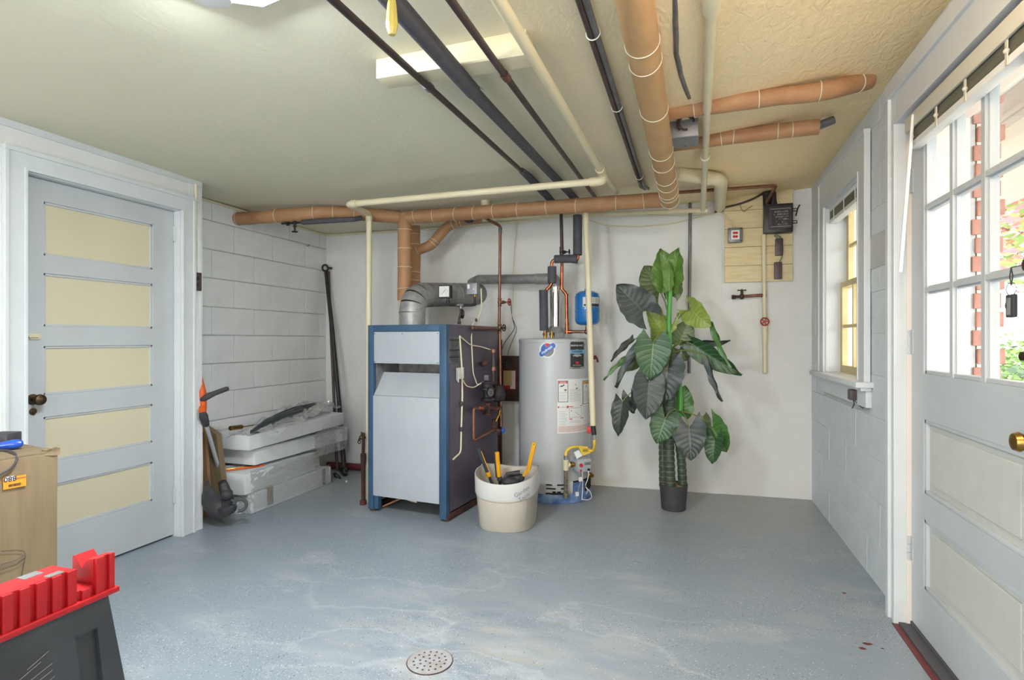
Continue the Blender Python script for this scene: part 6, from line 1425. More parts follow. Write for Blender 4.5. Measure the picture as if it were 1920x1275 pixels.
# =================================================================== PLANT
PC = V((-0.105, 4.13, 0)); PR = 0.097
pl_ = thing('potted_plant', 'tall artificial elephant-ear plant in a black pot against the back wall', 'plant', PC)
b = B(); b.lathe(PC, [(0.078, 0), (0.084, 0.004), (PR, 0.172), (PR, 0.178), (PR - .006, 0.178), (PR - .01, 0.162)], 44, caps=False); b.lathe(PC, [(0.0, 0.002), (0.08, 0.003)], 44, caps=False); emit('pot', b, 'blackm', pl_)
b = B(); b.lathe(PC, [(PR - .008, 0.150), (PR - .008, 0.168), (0.05, 0.171), (0.001, 0.172)], 32); b.jitter(0.002, 60); emit('pot_filler', b, 'soil', pl_)
def pq(px, py, dy=0.0): return PY(px, py, 4.13 + dy)
def trunk(pts, r, label):
    path = dens(round_path(pts, .1), 0.012); b = B(); rs = [r * (1 + 0.07 * math.sin(i * 1.75)) for i in range(len(path))]; b.tube(path, r, 18, rs=rs); o = emit('trunk', b, 'trunk', pl_)
    for i in range(3, len(path) - 1, 3):
        b = B(); b.ring(path[i], (path[i] - path[i - 1]) + V((random.uniform(-.002, .002), 0, 0)), r * 1.04, 0.0013, 20, 5); emit('trunk_ring', b, 'trunkring', o)
trunk([pq(1244, 912, .035), pq(1243, 830, .035), pq(1245, 740, .035), pq(1250, 690, .03)], 0.030, '')
trunk([pq(1257, 913, -.035), pq(1254, 830, -.035), pq(1256, 720, -.01), pq(1262, 655, 0)], 0.036, '')
trunk([pq(1280, 910, .01), pq(1277, 850, .01), pq(1268, 800, .01), pq(1264, 770, .01)], 0.031, '')
for pts in ([pq(1257, 690, 0), pq(1254, 600, 0), pq(1257, 530, 0)], [pq(1270, 800, .02), pq(1277, 765, .02), pq(1274, 715, .02)]):
    b = B(); b.tube(round_path(pts, .1), 0.017, 14, rs=None); emit('green_stem', b, 'stemgreen', pl_)
def leaf(base, tip, Wd, m, dyb=0.0, dyt=0.0, roll=0.0, fold=0.12, droop=0.10, lobe=0.30, sc=1.0, stem=None, wav=0.006, name='leaf'):
    p0, p1 = pq(base[0], base[1], dyb), pq(tip[0], tip[1], dyt); ax = p1 - p0; L = ax.length; ax.normalize()
    view = (V((0, 0, CAMH)) - p0).normalized(); nrm = (view - ax * view.dot(ax)).normalized(); side = nrm.cross(ax)
    cr, sr = math.cos(roll), math.sin(roll); side, nrm = side * cr + nrm * sr, nrm * cr - side * sr
    W_ = Wd / FPX * ((p0.y) * CS - p0.x * SN) / 2 * sc; sd = random.random() * 10
    def fn(u, v):
        s_ = u * 2 - 1; a = abs(s_); t = v
        prof = (0.62 + 1.55 * t) if t < 0.245 else max(0.0, (1 - ((t - 0.245) / 0.755) ** 2.1)) ** 0.95
        x = s_ * W_ * prof
        y = L * t - lobe * L * (a ** 1.25) * (1 - t) ** 2.2 * (1.0 if t < 1 else 0)
        edge = a ** 3
        x += W_ * 0.05 * math.sin(t * 30 + sd) * edge * (1 if s_ > 0 else -1) * (1 - t)
        z = fold * W_ * (a ** 1.3) * 1.2 - droop * L * (t - 0.35) ** 2 * 1.6 + wav * edge * math.sin(t * 17 + sd + (1.5 if s_ > 0 else 0))
        ph = ((t - 0.28 * a) * 8) % 1.0
        z += 0.0065 * (abs(ph - 0.5) * 2 - 0.5) * min(1, a * 3) * (1 - a ** 4) * min(1, Wd / 40)
        z -= 0.02 * W_ * math.exp(-(a / 0.05) ** 2)
        return p0 + side * x + ax * y + nrm * z
    b = B(); b.grid(fn, 20, 32); bmesh.ops.remove_doubles(b.b, verts=b.b.verts, dist=1e-5)
    lf = emit(name, b, m, pl_, recalc=False, angle=3.0)
    if stem:
        q = pq(*stem); bend = (q + p0) / 2 + V((0, 0, 0.06)) + nrm * 0.0
        b = B(); pts = [bez(q, bend, p0, k / 10) for k in range(11)]; b.tube(pts + [p0 + ax * 0.01], 0.0038, 8, rs=[0.006] * 4 + [0.0045] * 4 + [0.0035] * 4); emit('leaf_stalk', b, 'petiole', lf)
ST = (1257, 640, 0.0); ST2 = (1268, 770, 0.0)
leaf((1206, 584), (1156, 533), 66, 'leaf_dark', -.10, -.16, 0.1, stem=(1254, 600, 0), lobe=.40)
leaf((1237, 547), (1207, 498), 62, 'leaf_olive', .06, .08, 0.0, stem=(1256, 600, 0), lobe=.45)
leaf((1262, 540), (1266, 515), 36, 'leaf_olive', .05, .06, 0.2, lobe=1.0)
leaf((1247, 543), (1238, 466), 56, 'leaf_bright', -.01, .0, 0.45, fold=.30, stem=(1256, 600, 0), lobe=.10, wav=.012)
leaf((1258, 545), (1272, 464), 50, 'leaf_bright', -.02, .0, -0.5, fold=.30, lobe=.10, wav=.012)
leaf((1255, 546), (1254, 488), 20, 'leaf_bright', -.05, -.04, -0.2, fold=.4, lobe=.0)
leaf((1293, 580), (1331, 612), 50, 'leaf_light', -.06, -.16, 0.35, lobe=.42, stem=(1258, 622, 0), droop=.25)
leaf((1243, 622), (1212, 578), 42, 'leaf_light', .07, .06, 0.5, lobe=.25, fold=.3)
leaf((1238, 640), (1232, 568), 36, 'leaf_light', .08, .08, -0.5, lobe=.15)
leaf((1257, 622), (1272, 586), 12, 'leaf_light', -.04, -.05, 0.7, lobe=.0, fold=.6)
leaf((1273, 645), (1293, 598), 46, 'leaf_olive', .05, .04, 0.1, lobe=.15, stem=(1260, 660, 0))
leaf((1275, 655), (1288, 676), 40, 'leaf_olive', .06, .07, 0.1, lobe=.6)
leaf((1225, 641), (1219, 713), 66, 'leaf_deep', -.18, -.20, 0.05, lobe=.36, stem=(1255, 625, 0))
leaf((1252, 686), (1242, 757), 66, 'leaf_dark', -.14, -.18, 0.15, lobe=.46, stem=(1259, 665, 0))
leaf((1217, 714), (1211, 787), 60, 'leaf_dark', -.19, -.22, -0.1, lobe=.38, stem=(1250, 690, 0))
leaf((1167, 752), (1159, 818), 36, 'leaf_dark', -.14, -.14, 0.35, lobe=.2, stem=(1245, 700, 0), fold=.3)
leaf((1182, 745), (1190, 775), 30, 'leaf_dark', -.10, -.10, 0.5, lobe=.6, fold=.3)
leaf((1188, 636), (1145, 677), 16, 'leaf_dark', -.04, -.12, 0.7, lobe=.1, stem=(1254, 650, 0), fold=.5)
leaf((1207, 640), (1153, 726), 26, 'leaf_dark', -.08, -.12, 0.9, lobe=.15, stem=(1254, 655, 0), fold=.5)
leaf((1180, 668), (1131, 712), 13, 'leaf_mid', .0, -.04, 0.8, lobe=.1, stem=(1252, 680, 0), fold=.5)
leaf((1205, 672), (1172, 696), 24, 'leaf_olive', .05, .05, 0.3, lobe=.2)
leaf((1282, 645), (1370, 640), 20, 'leaf_dark', -.02, .0, 0.6, lobe=.1, fold=.5)
leaf((1302, 648), (1391, 704), 42, 'leaf_deep', -.05, -.08, 0.4, lobe=.25, stem=(1262, 652, 0), fold=.3)
leaf((1335, 604), (1367, 690), 18, 'leaf_mid', -.12, -.16, 0.9, lobe=.1, fold=.4)
leaf((1326, 672), (1352, 754), 17, 'leaf_dark', -.13, -.13, 0.8, lobe=.1, stem=(1265, 660, -.03), fold=.5)
leaf((1276, 777), (1285, 722), 44, 'leaf_mid', .05, .05, 0.0, lobe=.15)
leaf((1248, 784), (1231, 832), 52, 'leaf_deep', -.12, -.15, 0.1, lobe=.50, stem=(1272, 770, 0))
leaf((1292, 800), (1296, 864), 62, 'leaf_dark', -.14, -.18, 0.1, lobe=.44, stem=(1274, 772, 0))
leaf((1336, 802), (1363, 848), 52, 'leaf_mid', -.02, -.04, 0.3, lobe=.65, stem=(1274, 772, 0))
leaf((1340, 825), (1336, 870), 36, 'leaf_deep', -.10, -.11, 0.3, lobe=.55, fold=.3)
leaf((1318, 780), (1326, 815), 26, 'leaf_olive', .02, .0, 0.2, lobe=.2)
leaf((1235, 700), (1232, 760), 40, 'leaf_dark', .03, .02, 0.5, lobe=.2)
leaf((1245, 760), (1262, 735), 40, 'leaf_olive', .06, .06, 0.2, lobe=.2)

# =================================================================== BIN WITH TOOLS
bc = V((-1.135, 3.50, 0))
bn = thing('tool_bin', 'cream flexible rubber bin with handwriting, standing before the water heater', 'bin', bc)
ZR = 0.325
def bprof(a, R0, z):   # rounded-D plan; flatter at the front
    ca_, sa_ = math.cos(a), math.sin(a); n_ = 2.7
    r = (abs(ca_) ** n_ + abs(sa_) ** n_) ** (-1 / n_); x = r * ca_ * 0.202 * R0; y = r * sa_ * 0.235 * R0
    rz = 0.10; return V((bc.x + x * math.cos(rz) - y * math.sin(rz), bc.y + x * math.sin(rz) + y * math.cos(rz), z))
def rimz(a): return ZR + 0.022 * math.cos(2 * a) * 1.0 + (0.012 if math.sin(a) > .3 else 0)
prof_b = [(0.86, 0.0, 0), (0.885, 0.006, 0), (0.965, 0.62, 1), (0.968, 0.622, 1), (0.975, 0.635, 1), (0.985, 0.64, 1), (1.01, 0.98, 1), (1.012, 1.0, 1), (0.99, 1.0, 1), (0.985, 0.98, 1), (0.86, 0.04, 1), (0.3, 0.03, 1)]
b = B(); NA = 72
rows = []
for (R0, h, md) in prof_b: rows.append([b.b.verts.new(bprof(2 * math.pi * k / NA, R0, (h * rimz(2 * math.pi * k / NA)) if md else h)) for k in range(NA)])
for i in range(len(rows) - 1):
    for k in range(NA): b.b.faces.new((rows[i][k], rows[i][(k + 1) % NA], rows[i + 1][(k + 1) % NA], rows[i + 1][k]))
b.b.faces.new(rows[0][::-1]); b.b.faces.new(rows[-1]); emit('bin_body', b, 'bin', bn)
b = B(); rows = []
for (R0, h) in ((0.985, 0.66), (1.001, 0.665), (1.019, 0.99), (1.012, 1.008), (0.985, 1.006)): rows.append([b.b.verts.new(bprof(2 * math.pi * k / NA, R0, h * rimz(2 * math.pi * k / NA))) for k in range(NA)])
for i in range(len(rows) - 1):
    for k in range(NA): b.b.faces.new((rows[i][k], rows[i][(k + 1) % NA], rows[i + 1][(k + 1) % NA], rows[i + 1][k]))
emit('rim_band', b, 'binrim', bn)
def bintext(txt, a0, z0, size, rot):
    cr, sr = math.cos(rot), math.sin(rot)
    def wp(co):
        x, y = co.x * cr - co.y * sr, co.x * sr + co.y * cr
        p = bprof(a0 + x / 0.22, 1.0, z0 + y); o = V((p.x - bc.x, p.y - bc.y, 0)); return p + o.normalized() * 0.006
    return text_bm(txt, size, None, warp=wp)
M['purpleink'] = mat('purple_marker', (124, 118, 150), 0.6)
b = bintext('Garden', -0.92, 0.262, 0.036, 0.45); emit('handwriting', b, 'purpleink', bn, smooth=False, recalc=False)
b = bintext('Tools', -0.86, 0.228, 0.034, 0.45); emit('handwriting', b, 'purpleink', bn, smooth=False, recalc=False)
def bq(px, py, y): return PY(px, py, y)
t = thing('lopper', 'dark grey lopper handle with yellow collar leaning left in the bin', 'tool', bq(922, 905, 3.5))
p0, p1 = bq(897, 842, 3.44), bq(917, 893, 3.50); d_ = (p1 - p0).normalized()
b = B(); b.tube([p0, p0 + d_ * .02, p0.lerp(p1, .5), p1], 0.012, 14, rs=[0.011, 0.0135, 0.012, 0.014]); emit('grip', b, 'charcoal', t)
b = B(); b.tube([p1 - d_ * .035, p1], 0.016, 14); emit('collar', b, 'yellow', t)
b = B(); b.tube([p1, p1 + d_ * 0.05, p1 + d_ * 0.28], 0.009, 10); emit('shaft', b, 'blackm', t)
b = B(); s_ = d_.cross(V((0, 1, 0))).normalized(); b.tube([p0 + s_ * .013 + d_ * .02, p1 + s_ * .013 - d_ * .04], 0.003, 8); emit('inlay', b, 'yellow', t)
t = thing('shears', 'yellow and black shears handle standing upright in the middle of the bin', 'tool', bq(935, 905, 3.55))
p0, p1 = bq(932, 848, 3.50), bq(936, 895, 3.53)
b = B(); b.tube(dens([p0, p1], .02), 0.014, 14, rs=None); emit('grip', b, 'yellow', t)
b = B(); b.tube([p0 + V((-.018, .01, -.005)), p1 + V((-.018, .01, 0))], 0.011, 12); b.tube([p1 + V((0, 0, 0.004)), p1 + V((0.004, 0, -0.02))], 0.018, 12); emit('second_grip', b, 'blackm', t)
b = B(); b.tube([p1, p1 + V((0.02, .02, -.22))], 0.010, 10); emit('blade_shank', b, 'iron', t)
t = thing('shears', 'long yellow handle leaning out over the right rim of the bin', 'tool', bq(985, 895, 3.5))
p0, p1, p2 = bq(1002, 830, 3.42), bq(990, 881, 3.45), bq(981, 893, 3.48)
b = B(); d_ = (p1 - p0).normalized(); s_ = d_.cross(V((0, 1, 0))).normalized() * .0115
b.prism([p0 - s_ * 1.1, p0 + s_ * 1.1, p1 + s_, p2 + s_ * .8, p2 - s_ * .8, p1 - s_], V((0, 0.018, 0))); emit('grip', b, 'yellow', t)
b = B(); b.cyl(p0 + d_ * .012 + V((0, -.002, 0)), p0 + d_ * .012 + V((0, .001, 0)), 0.0035, seg=10); emit('hang_hole', b, 'black', t)
b = B(); b.tube([p2 + V((0, .009, 0)), p2 + V((-.03, .03, -.06)), p2 + V((-.05, .05, -.2))], 0.009, 10); emit('shank', b, 'blackm', t)
b = B()
b.sphere(bq(957, 903, 3.56), 0.06, 18, (1.1, .9, .55)); b.sphere(bq(968, 897, 3.60), 0.05, 16, (1.1, .8, .6)); b.tube([bq(945, 900, 3.56), bq(953, 889, 3.56), bq(975, 888, 3.58)], 0.014, 10); b.tube([bq(957, 903, 3.56), bq(955, 925, 3.56)], 0.03, 12); b.jitter(0.012, 18); single('garden_tool', b, 'blackm', 'crumpled black tool head lying in the bin between the yellow handles', 'tool')

# =================================================================== STRING TRIMMER
hx_, th_ = PZ(430, 975), PX(372, 690, -3.02)
tr = thing('string_trimmer', 'orange and black string trimmer leaning in the corner by the left door', 'trimmer', PZ(415, 972))
Tb, Tt_ = PZ(420, 930, 0.12), None
hd0 = V((Tb.x, Tb.y, 0.10)); top = PX(371, 688, -3.03)
sh0, sh1 = PX(414, 893, hd0.x - 0.01), PX(386, 795, -2.93)
b = B(); b.tube([sh0, sh1], 0.0125, 18); emit('shaft', b, 'alu', tr)
d_ = (sh1 - sh0).normalized()
b = B(); b.tube([sh1 - d_ * .01, sh1 + d_ * .02, sh1 + d_ * 0.07, sh1 + d_ * .10], 0.02, 18, rs=[.019, .022, .025, .018]); emit('clamp_collar', b, 'blackm', tr)
n0 = sh1 + d_ * .09; o1, o2, o3 = PX(380, 762, -2.955), PX(377, 735, -2.965), PX(371, 688, -3.0)
b = B(); b.tube([n0, o1, o2, o2.lerp(o3, .5), o3], 0.02, 18, rs=[.020, .024, .030, .020, .010]); emit('motor_housing', b, 'orange', tr)
g0, g1 = PX(380, 748, -2.95), PX(425, 729, -2.80)
b = B(); b.tube([g0 + V((-.02, 0, -.01)), g0, g0.lerp(g1, .5) + V((0, 0, .004)), g1], 0.015, 14, rs=[.022, .021, .016, .015]); b.sphere(g1, 0.015, 12); emit('front_handle', b, 'blackm', tr)
b = B(); b.tube([o3 + d_ * -.0, o3 + (o3 - o2).normalized() * .04], 0.010, 12); emit('top_grip', b, 'orange', tr)
hb = hd0 + V((0.02, 0.02, -0.0))
mpos = PX(425, 925, -2.79)
b = B(); b.tube([sh0 + d_ * .012, sh0 - d_ * .04, mpos + V((-.02, 0, .045)), mpos], 0.02, 16, rs=[.020, .022, .027, .030]); emit('neck', b, 'blackm', tr)
b = B(); b.lathe(mpos + V((0, 0, -0.02)), [(0.026, 0), (0.036, .006), (0.036, .03), (0.026, .045), (0.012, .05)], 20, axis=(0.35, -0.35, 0.87)); emit('motor_cap', b, 'blackm', tr)
spc = mpos + V((0.005, 0.0, -0.095))
b = B(); b.lathe(spc, [(0.03, -0.022), (0.05, -0.018), (0.056, 0.0), (0.052, .02), (0.03, .028), (0.028, 0.06)], 26, axis=(0.1, -0.25, 0.96)); emit('spool_head', b, 'blackm', tr)
# guard : domed shield sweeping to the left, standing on its edge
gcn = PX(432, 940, -2.77); gL, gD, gN = V((-CS, -SN, 0)), V((0, 0, -1)), V((0.3, -0.95, 0.1)).normalized()
b = B()
def guard(u, v):
    th = -0.75 + 2.0 * u; Rg = 0.205 - 0.055 * max(0, math.sin(th))
    p = gcn + (gL * math.cos(th) + gD * math.sin(th)) * Rg * (0.12 + 0.88 * v) + gN * (0.055 * math.sin(math.pi * min(1, v * 1.02)) ** 0.7 - 0.02 * v)
    p.z = max(p.z, 0.004 + 0.01 * (1 - v)); p.x = max(p.x, -2.955 + 0.02 * v); return p
b.grid(guard, 22, 16); e_ = bmesh.ops.extrude_face_region(b.b, geom=b.b.faces[:]); bmesh.ops.translate(b.b, vec=gN * -0.005, verts=[g for g in e_['geom'] if isinstance(g, bmesh.types.BMVert)]); emit('guard', b, 'blackm', tr)
b = B(); wc = PX(450, 947, -2.70); b.ring(wc, (0.55, -0.8, 0.1), 0.036, 0.010, 26, 10, 0.2, 5.0); emit('edge_wheel', b, 'rubber', tr)
b = B(); b.tube([spc + V((.03, -.01, .01)), wc + V((-.03, 0, 0))], 0.011, 10); emit('wheel_arm', b, 'blackm', tr)
# leaning flattened cardboard in the corner
t = thing('cardboard_sheet', 'brown folded cardboard leaning in the corner behind the string trimmer', 'cardboard', (-3.05, 2.93, 0))
b = B(); b.prism([V((-3.24, 2.92, 0.0)), V((-3.10, 2.96, 0.0)), V((-3.10, 2.93, 0.68)), V((-3.245, 2.90, 0.70))], V((0.01, 0.03, 0))); emit('sheet', b, 'carddark', t, smooth=False)
b = B(); b.prism([V((-3.14, 3.00, 0.0)), V((-2.99, 3.03, 0.0)), V((-3.03, 2.99, 0.56)), V((-3.14, 2.98, 0.62))], V((0.004, 0.04, 0))); emit('sheet', b, 'card', t, smooth=False)
b = B(); b.prism([V((-3.07, 2.955, 0.02)), V((-3.05, 2.96, 0.02)), V((-3.08, 2.94, 0.58)), V((-3.10, 2.94, 0.58))], V((0.012, 0.012, 0))); emit('fold', b, 'carddark', t, smooth=False)

# =================================================================== STYROFOAM STACK
def foambox(label, lo, hi, rz, seed, tiltx=0.0, cut=None):
    lo, hi = V(lo), V(hi); c = (lo + hi) / 2; h = (hi - lo) / 2
    b = B(); b.box(-h, h, None, 0.008); b.subdiv(2); b.jitter(0.005, 7, seed)
    b.xf(Matrix.Translation(c) @ Matrix.Rotation(rz, 4, 'Z') @ Matrix.Rotation(tiltx, 4, 'X'))
    t = thing('styrofoam_block', label, 'styrofoam', V((c.x, c.y, lo.z)), group='stacked styrofoam blocks'); emit('foam_body', b, 'foam', t); return t, Matrix.Translation(c) @ Matrix.Rotation(rz, 4, 'Z') @ Matrix.Rotation(tiltx, 4, 'X'), h
def crumple(name, parent, c, ux, uy, nrm, sx, sy, amp, seed, m='wrap', drop=0.0):
    b = B(); ux, uy, nrm = V(ux).normalized(), V(uy).normalized(), V(nrm).normalized()
    def fn(u, v):
        p = V(c) + ux * (u - .5) * sx + uy * (v - .5) * sy
        q = p * 9 + V((seed, seed, seed)); n1 = noise.noise(q); n2 = abs(noise.noise(q * 2.3)); n3 = noise.noise(q * 5.5)
        return p + nrm * (amp * (0.6 * n1 + 0.7 * n2 + 0.25 * n3) - drop * ((2 * u - 1) ** 4 + (2 * v - 1) ** 4)) + ux * n3 * amp * .4 + uy * n2 * amp * .4
    b.grid(fn, 34, 26); return emit(name, b, m, parent, angle=0.5, recalc=False)
RZ = 0.0
t1, m1_, _ = foambox('lowest long white styrofoam block on the floor, taped at one end', (-3.24, 3.12, 0.0), (-2.86, 4.02, 0.135), 0.0, 1)
b = B(); b.box((-2.858, 3.27, 0.02), (-2.855, 3.33, 0.137)); b.box((-3.24, 3.27, 0.136), (-2.856, 3.33, 0.139)); b.subdiv(4); b.jitter(.004, 20); emit('packing_tape', b, 'card', t1)
b = B(); b.box((-2.858, 3.90, 0.01), (-2.855, 3.935, 0.137)); b.subdiv(3); b.jitter(.004, 20); emit('packing_tape', b, 'card', t1)
crumple('plastic_film', t1, (-2.85, 3.55, 0.09), (0, 1, 0), (0, 0, 1), (1, 0, 0), 0.85, 0.14, 0.018, 3)
crumple('plastic_film', t1, (-3.0, 3.12, 0.06), (1, 0, 0), (0, 0, 1), (0, -1, 0), 0.32, 0.15, 0.05, 5)
t2, m2_, _ = foambox('second styrofoam block up, set back under a film of plastic', (-3.25, 3.07, 0.139), (-2.88, 3.85, 0.285), 0.02, 2)
b = B(); b.tube(dens([(-3.05, 3.10, 0.291), (-2.97, 3.2, 0.296), (-2.93, 3.32, 0.291)], .02), 0.006, 8); b.jitter(.006, 30); emit('orange_strap', b, 'orange', t2)
b = B(); b.tube(dens([(-3.12, 3.08, 0.293), (-3.0, 3.22, 0.297), (-3.0, 3.34, 0.293)], .02), 0.007, 8); b.jitter(.004, 30); emit('cord', b, 'brass', t2)
crumple('plastic_film', t2, (-2.876, 3.5, 0.22), (0, 1, 0), (0, 0, 1), (1, 0, 0), 0.75, 0.15, 0.016, 8)
t3, m3_, _ = foambox('third styrofoam block up, jutting toward the back corner with a plastic end', (-3.25, 3.22, 0.31), (-2.90, 4.30, 0.425), -0.03, 3)
crumple('plastic_film', t3, (-2.885, 4.05, 0.37), (0, 1, 0), (0, 0, 1), (1, 0, 0), 0.42, 0.26, 0.035, 12)
crumple('plastic_film', t3, (-3.0, 3.9, 0.432), (1, 0, 0), (0, 1, 0), (0, 0, 1), 0.3, 0.6, 0.015, 14)
t4, m4_, _ = foambox('topmost tilted styrofoam block under the wrapped dark bundle', (-3.25, 3.13, 0.448), (-2.87, 4.20, 0.553), -0.03, 4, 0.03)
# dark bundle in plastic on top
t = thing('wrapped_bundle', 'dark grey bundle in crumpled clear plastic on top of the styrofoam', 'bundle', (-3.03, 3.6, 0.56))
b = B(); pth = dens([(-2.90, 3.16, 0.555), (-2.93, 3.35, 0.59), (-2.97, 3.65, 0.605), (-3.04, 3.95, 0.625), (-3.12, 4.18, 0.635)], .03); n_ = len(pth)
b.tube(pth, 0.04, 16, rs=[0.012 + 0.036 * math.sin(math.pi * min(1, (i + .5) / n_ * 1.05)) for i in range(n_)]); b.jitter(0.012, 12); emit('bundle_core', b, 'charcoal', t)
for k in range(7):
    b = B(); o_ = V((random.uniform(-.05, .04), 0, random.uniform(0.005, .045))); b.tube([p + o_ * math.sin(math.pi * i / n_) for i, p in enumerate(pth)], 0.005, 6); b.jitter(0.006, 9, k); emit('rib', b, 'rubber' if k % 2 else 'iron', t)
crumple('plastic_film', t, (-3.0, 3.68, 0.60), (-0.2, 1, 0.07), (1, 0.2, 0), (0, 0, 1), 1.15, 0.34, 0.05, 21, drop=0.02)
crumple('plastic_film', t, (-3.10, 4.0, 0.625), (-0.2, 1, 0.05), (1, 0.2, 0), (0, 0, 1), 0.55, 0.3, 0.07, 27, drop=0.02)
b = B(); b.ring((-2.87, 3.88, 0.50), (1, 0, .2), 0.05, 0.003, 20, 6, .3, 4); emit('wire_loop', b, 'brass', t)
# brass-handled rod
p0 = PX(431, 803, -3.0); p1 = PX(456, 800, -3.0); p2 = PX(520, 791, -3.02); p3 = PX(538, 797, -3.0)
t = thing('brass_rod', 'thin rod with ribbed brass handle lying on the styrofoam stack', 'rod', p0)
b = B(); dd = (p1 - p0); Lh = dd.length; b.lathe(p0, [(0.008, 0), (0.016, 0.004)] + [(0.0135 + 0.003 * (k % 2), 0.008 + Lh * 0.85 * k / 12) for k in range(13)] + [(0.008, Lh)], 18, axis=dd); emit('handle', b, 'brass', t)
b = B(); b.tube(round_path([p1, p2, p3], .03), 0.004, 8); emit('shaft', b, 'oldcopper', t)
b = B(); c_ = PX(506, 797, -2.98); b.ring(c_, (0, 1, .3), 0.02, 0.005, 18, 8, 0, 4.5); b.tube([c_, c_ + V((0, .09, .01))], .006, 8); b.sphere(c_ + V((0, .03, .006)), 0.014, 10); emit('hook_end', b, 'brass', t)
b = B(); b.tube(dens([PX(534, 790, -3.06), PX(545, 784, -3.08)], .01), 0.018, 10); b.jitter(.006, 40); emit('coil', b, 'brass', t)

# =================================================================== DARK POLES IN THE CORNER
pt, pb_ = PY(611, 505, 4.46), PZ(646, 886, 0.03)
t = thing('iron_poles', 'pair of dark iron poles with a ringed top leaning in the back left corner', 'poles', PZ(646, 890))
b = B(); b.tube([pt + V((0, 0, -.01)), pt.lerp(pb_, .3) + V((.008, 0, 0)), pt.lerp(pb_, .7) + V((.01, 0, 0)), pb_], 0.017, 14, rs=[.016, .020, .019, .022]); emit('pole', b, 'iron', t)
b = B(); pb2 = PZ(632, 880, 0.03); b.tube([pt + V((.02, .01, -.02)), pb2], 0.013, 12); emit('pole', b, 'darkpipe', t)
b = B(); b.ring(pt + V((0.0, -.01, 0.01)), (0, 1, .2), 0.03, 0.009, 22, 10); b.tube([pt + V((-.06, -.01, .012)), pt + V((-.03, -.01, .012))], 0.011, 10); b.tube([pt + V((.03, -.01, .012)), pt + V((.068, -.01, .006))], 0.011, 10); emit('ring_bracket', b, 'iron', t)
b = B(); b.ring(pb_ + V((0, -.01, .015)), (0.2, 1, .3), 0.038, 0.011, 22, 10, 0.5, 5.6); b.ring(PZ(632, 893, .02), (.3, .8, .6), 0.035, 0.008, 20, 8); emit('end_ring', b, 'iron', t)

# =================================================================== CARDBOARD BOX WITH THINGS ON IT
bx = thing('cardboard_box', 'big brown cardboard box with orange label at the left edge', 'box', (-2.25, 1.35, 0))
c0 = PZ(108, 1250, 0) if False else None
kx = ray(108, 845); zt_ = 0.82; tt_ = (zt_ - CAMH) / kx.z; cornr = V((kx.x * tt_, kx.y * tt_, 0))     # top front right corner
kl = ray(0, 861); tl = (zt_ - CAMH) / kl.z; cl_ = V((kl.x * tl, kl.y * tl, 0))
u_ = (cl_ - cornr).normalized(); back = V((-u_.y, u_.x, 0)); back = back if back.y > 0 else -back
BWd, BDp = 0.60, 0.36
bm_ = Matrix((V((-u_.x, -u_.y, 0)), back, V((0, 0, 1)))).transposed().to_4x4(); bm_ = Matrix.Translation(cornr) @ bm_      # local x to the right, origin at right front corner
def bxo(name, lo, hi, m, par=bx, bev=0.0, sub=0, jit=0.0):
    b = B(); b.box(lo, hi, bev=bev)
    if sub: b.subdiv(sub)
    if jit: b.jitter(jit, 9)
    b.xf(bm_); return emit(name, b, m, par, smooth=False)
b = B(); b.box((-BWd, 0, 0.0), (0, BDp, zt_ - 0.004), bev=0.006); b.subdiv(3); b.jitter(0.004, 5); b.xf(bm_); emit('carton', b, 'card', bx)
bxo('flap', (-BWd + .004, 0.002, zt_ - 0.003), (-0.002, BDp / 2 - .002, zt_ + 0.002), 'card', jit=.001); bxo('flap', (-BWd + .004, BDp / 2 + .002, zt_ - 0.003), (-0.002, BDp - .002, zt_ + 0.002), 'card', jit=.001)
b = B(); b.box((-0.035, -0.004, zt_ - 0.012), (0.006, 0.03, zt_ + 0.008)); b.subdiv(2); b.jitter(0.008, 60); b.xf(bm_); emit('torn_corner', b, 'card', bx)
# label positions measured on the box face
nf = -back
def bf(px, py): return bm_.inverted() @ PPL(px, py, cornr, nf)
a_, c_ = bf(4, 918), bf(47, 889)
lab = bxo('orange_label', (a_.x, -0.0075, a_.z), (c_.x, -0.0062, c_.z), 'orangelabel')
a2, c2 = bf(7, 903), bf(26, 891); bxo('white_strip', (a2.x, -0.0085, a2.z), (c2.x, -0.0074, c2.z), 'paper', lab)
def btext(txt, px, py, size, m, rot=math.pi, y=-0.0092):
    q = bf(px, py); return text_bm(txt, size, bm_ @ Matrix.Translation((q.x, y, q.z)) @ Matrix.Rotation(math.pi / 2, 4, 'X') @ Matrix.Rotation(rot, 4, 'Z'), bold=.0004), m
b, m_ = btext('880', 16.5, 897, 0.022, 'ink'); emit('lettering', b, 'ink', lab, smooth=False, recalc=False)
q = bf(37, 894); emit('fine_print', marks(bm_ @ Matrix.Translation((q.x, -0.0092, q.z)) @ Matrix.Rotation(math.pi / 2, 4, 'X'), 0.032, 0.007, 1, 3), 'carddark', lab, smooth=False, recalc=False)['kind'] = 'stuff'
b = B(); q0_, q1_ = bf(14, 913), bf(37, 904); x_ = q0_.x
while x_ < q1_.x:
    w_b = random.choice((.0006, .001, .0016)); b.box((x_, -0.0086, q0_.z), (x_ + w_b, -0.0078, q1_.z)); x_ += w_b + random.choice((.0007, .0012))
b.xf(bm_); emit('barcode', b, 'ink', lab, smooth=False)
b = B(); ptsb = [bf(0, 1033), bf(30, 1031), bf(43, 1033), bf(46, 1038), bf(30, 1049), bf(0, 1058)]
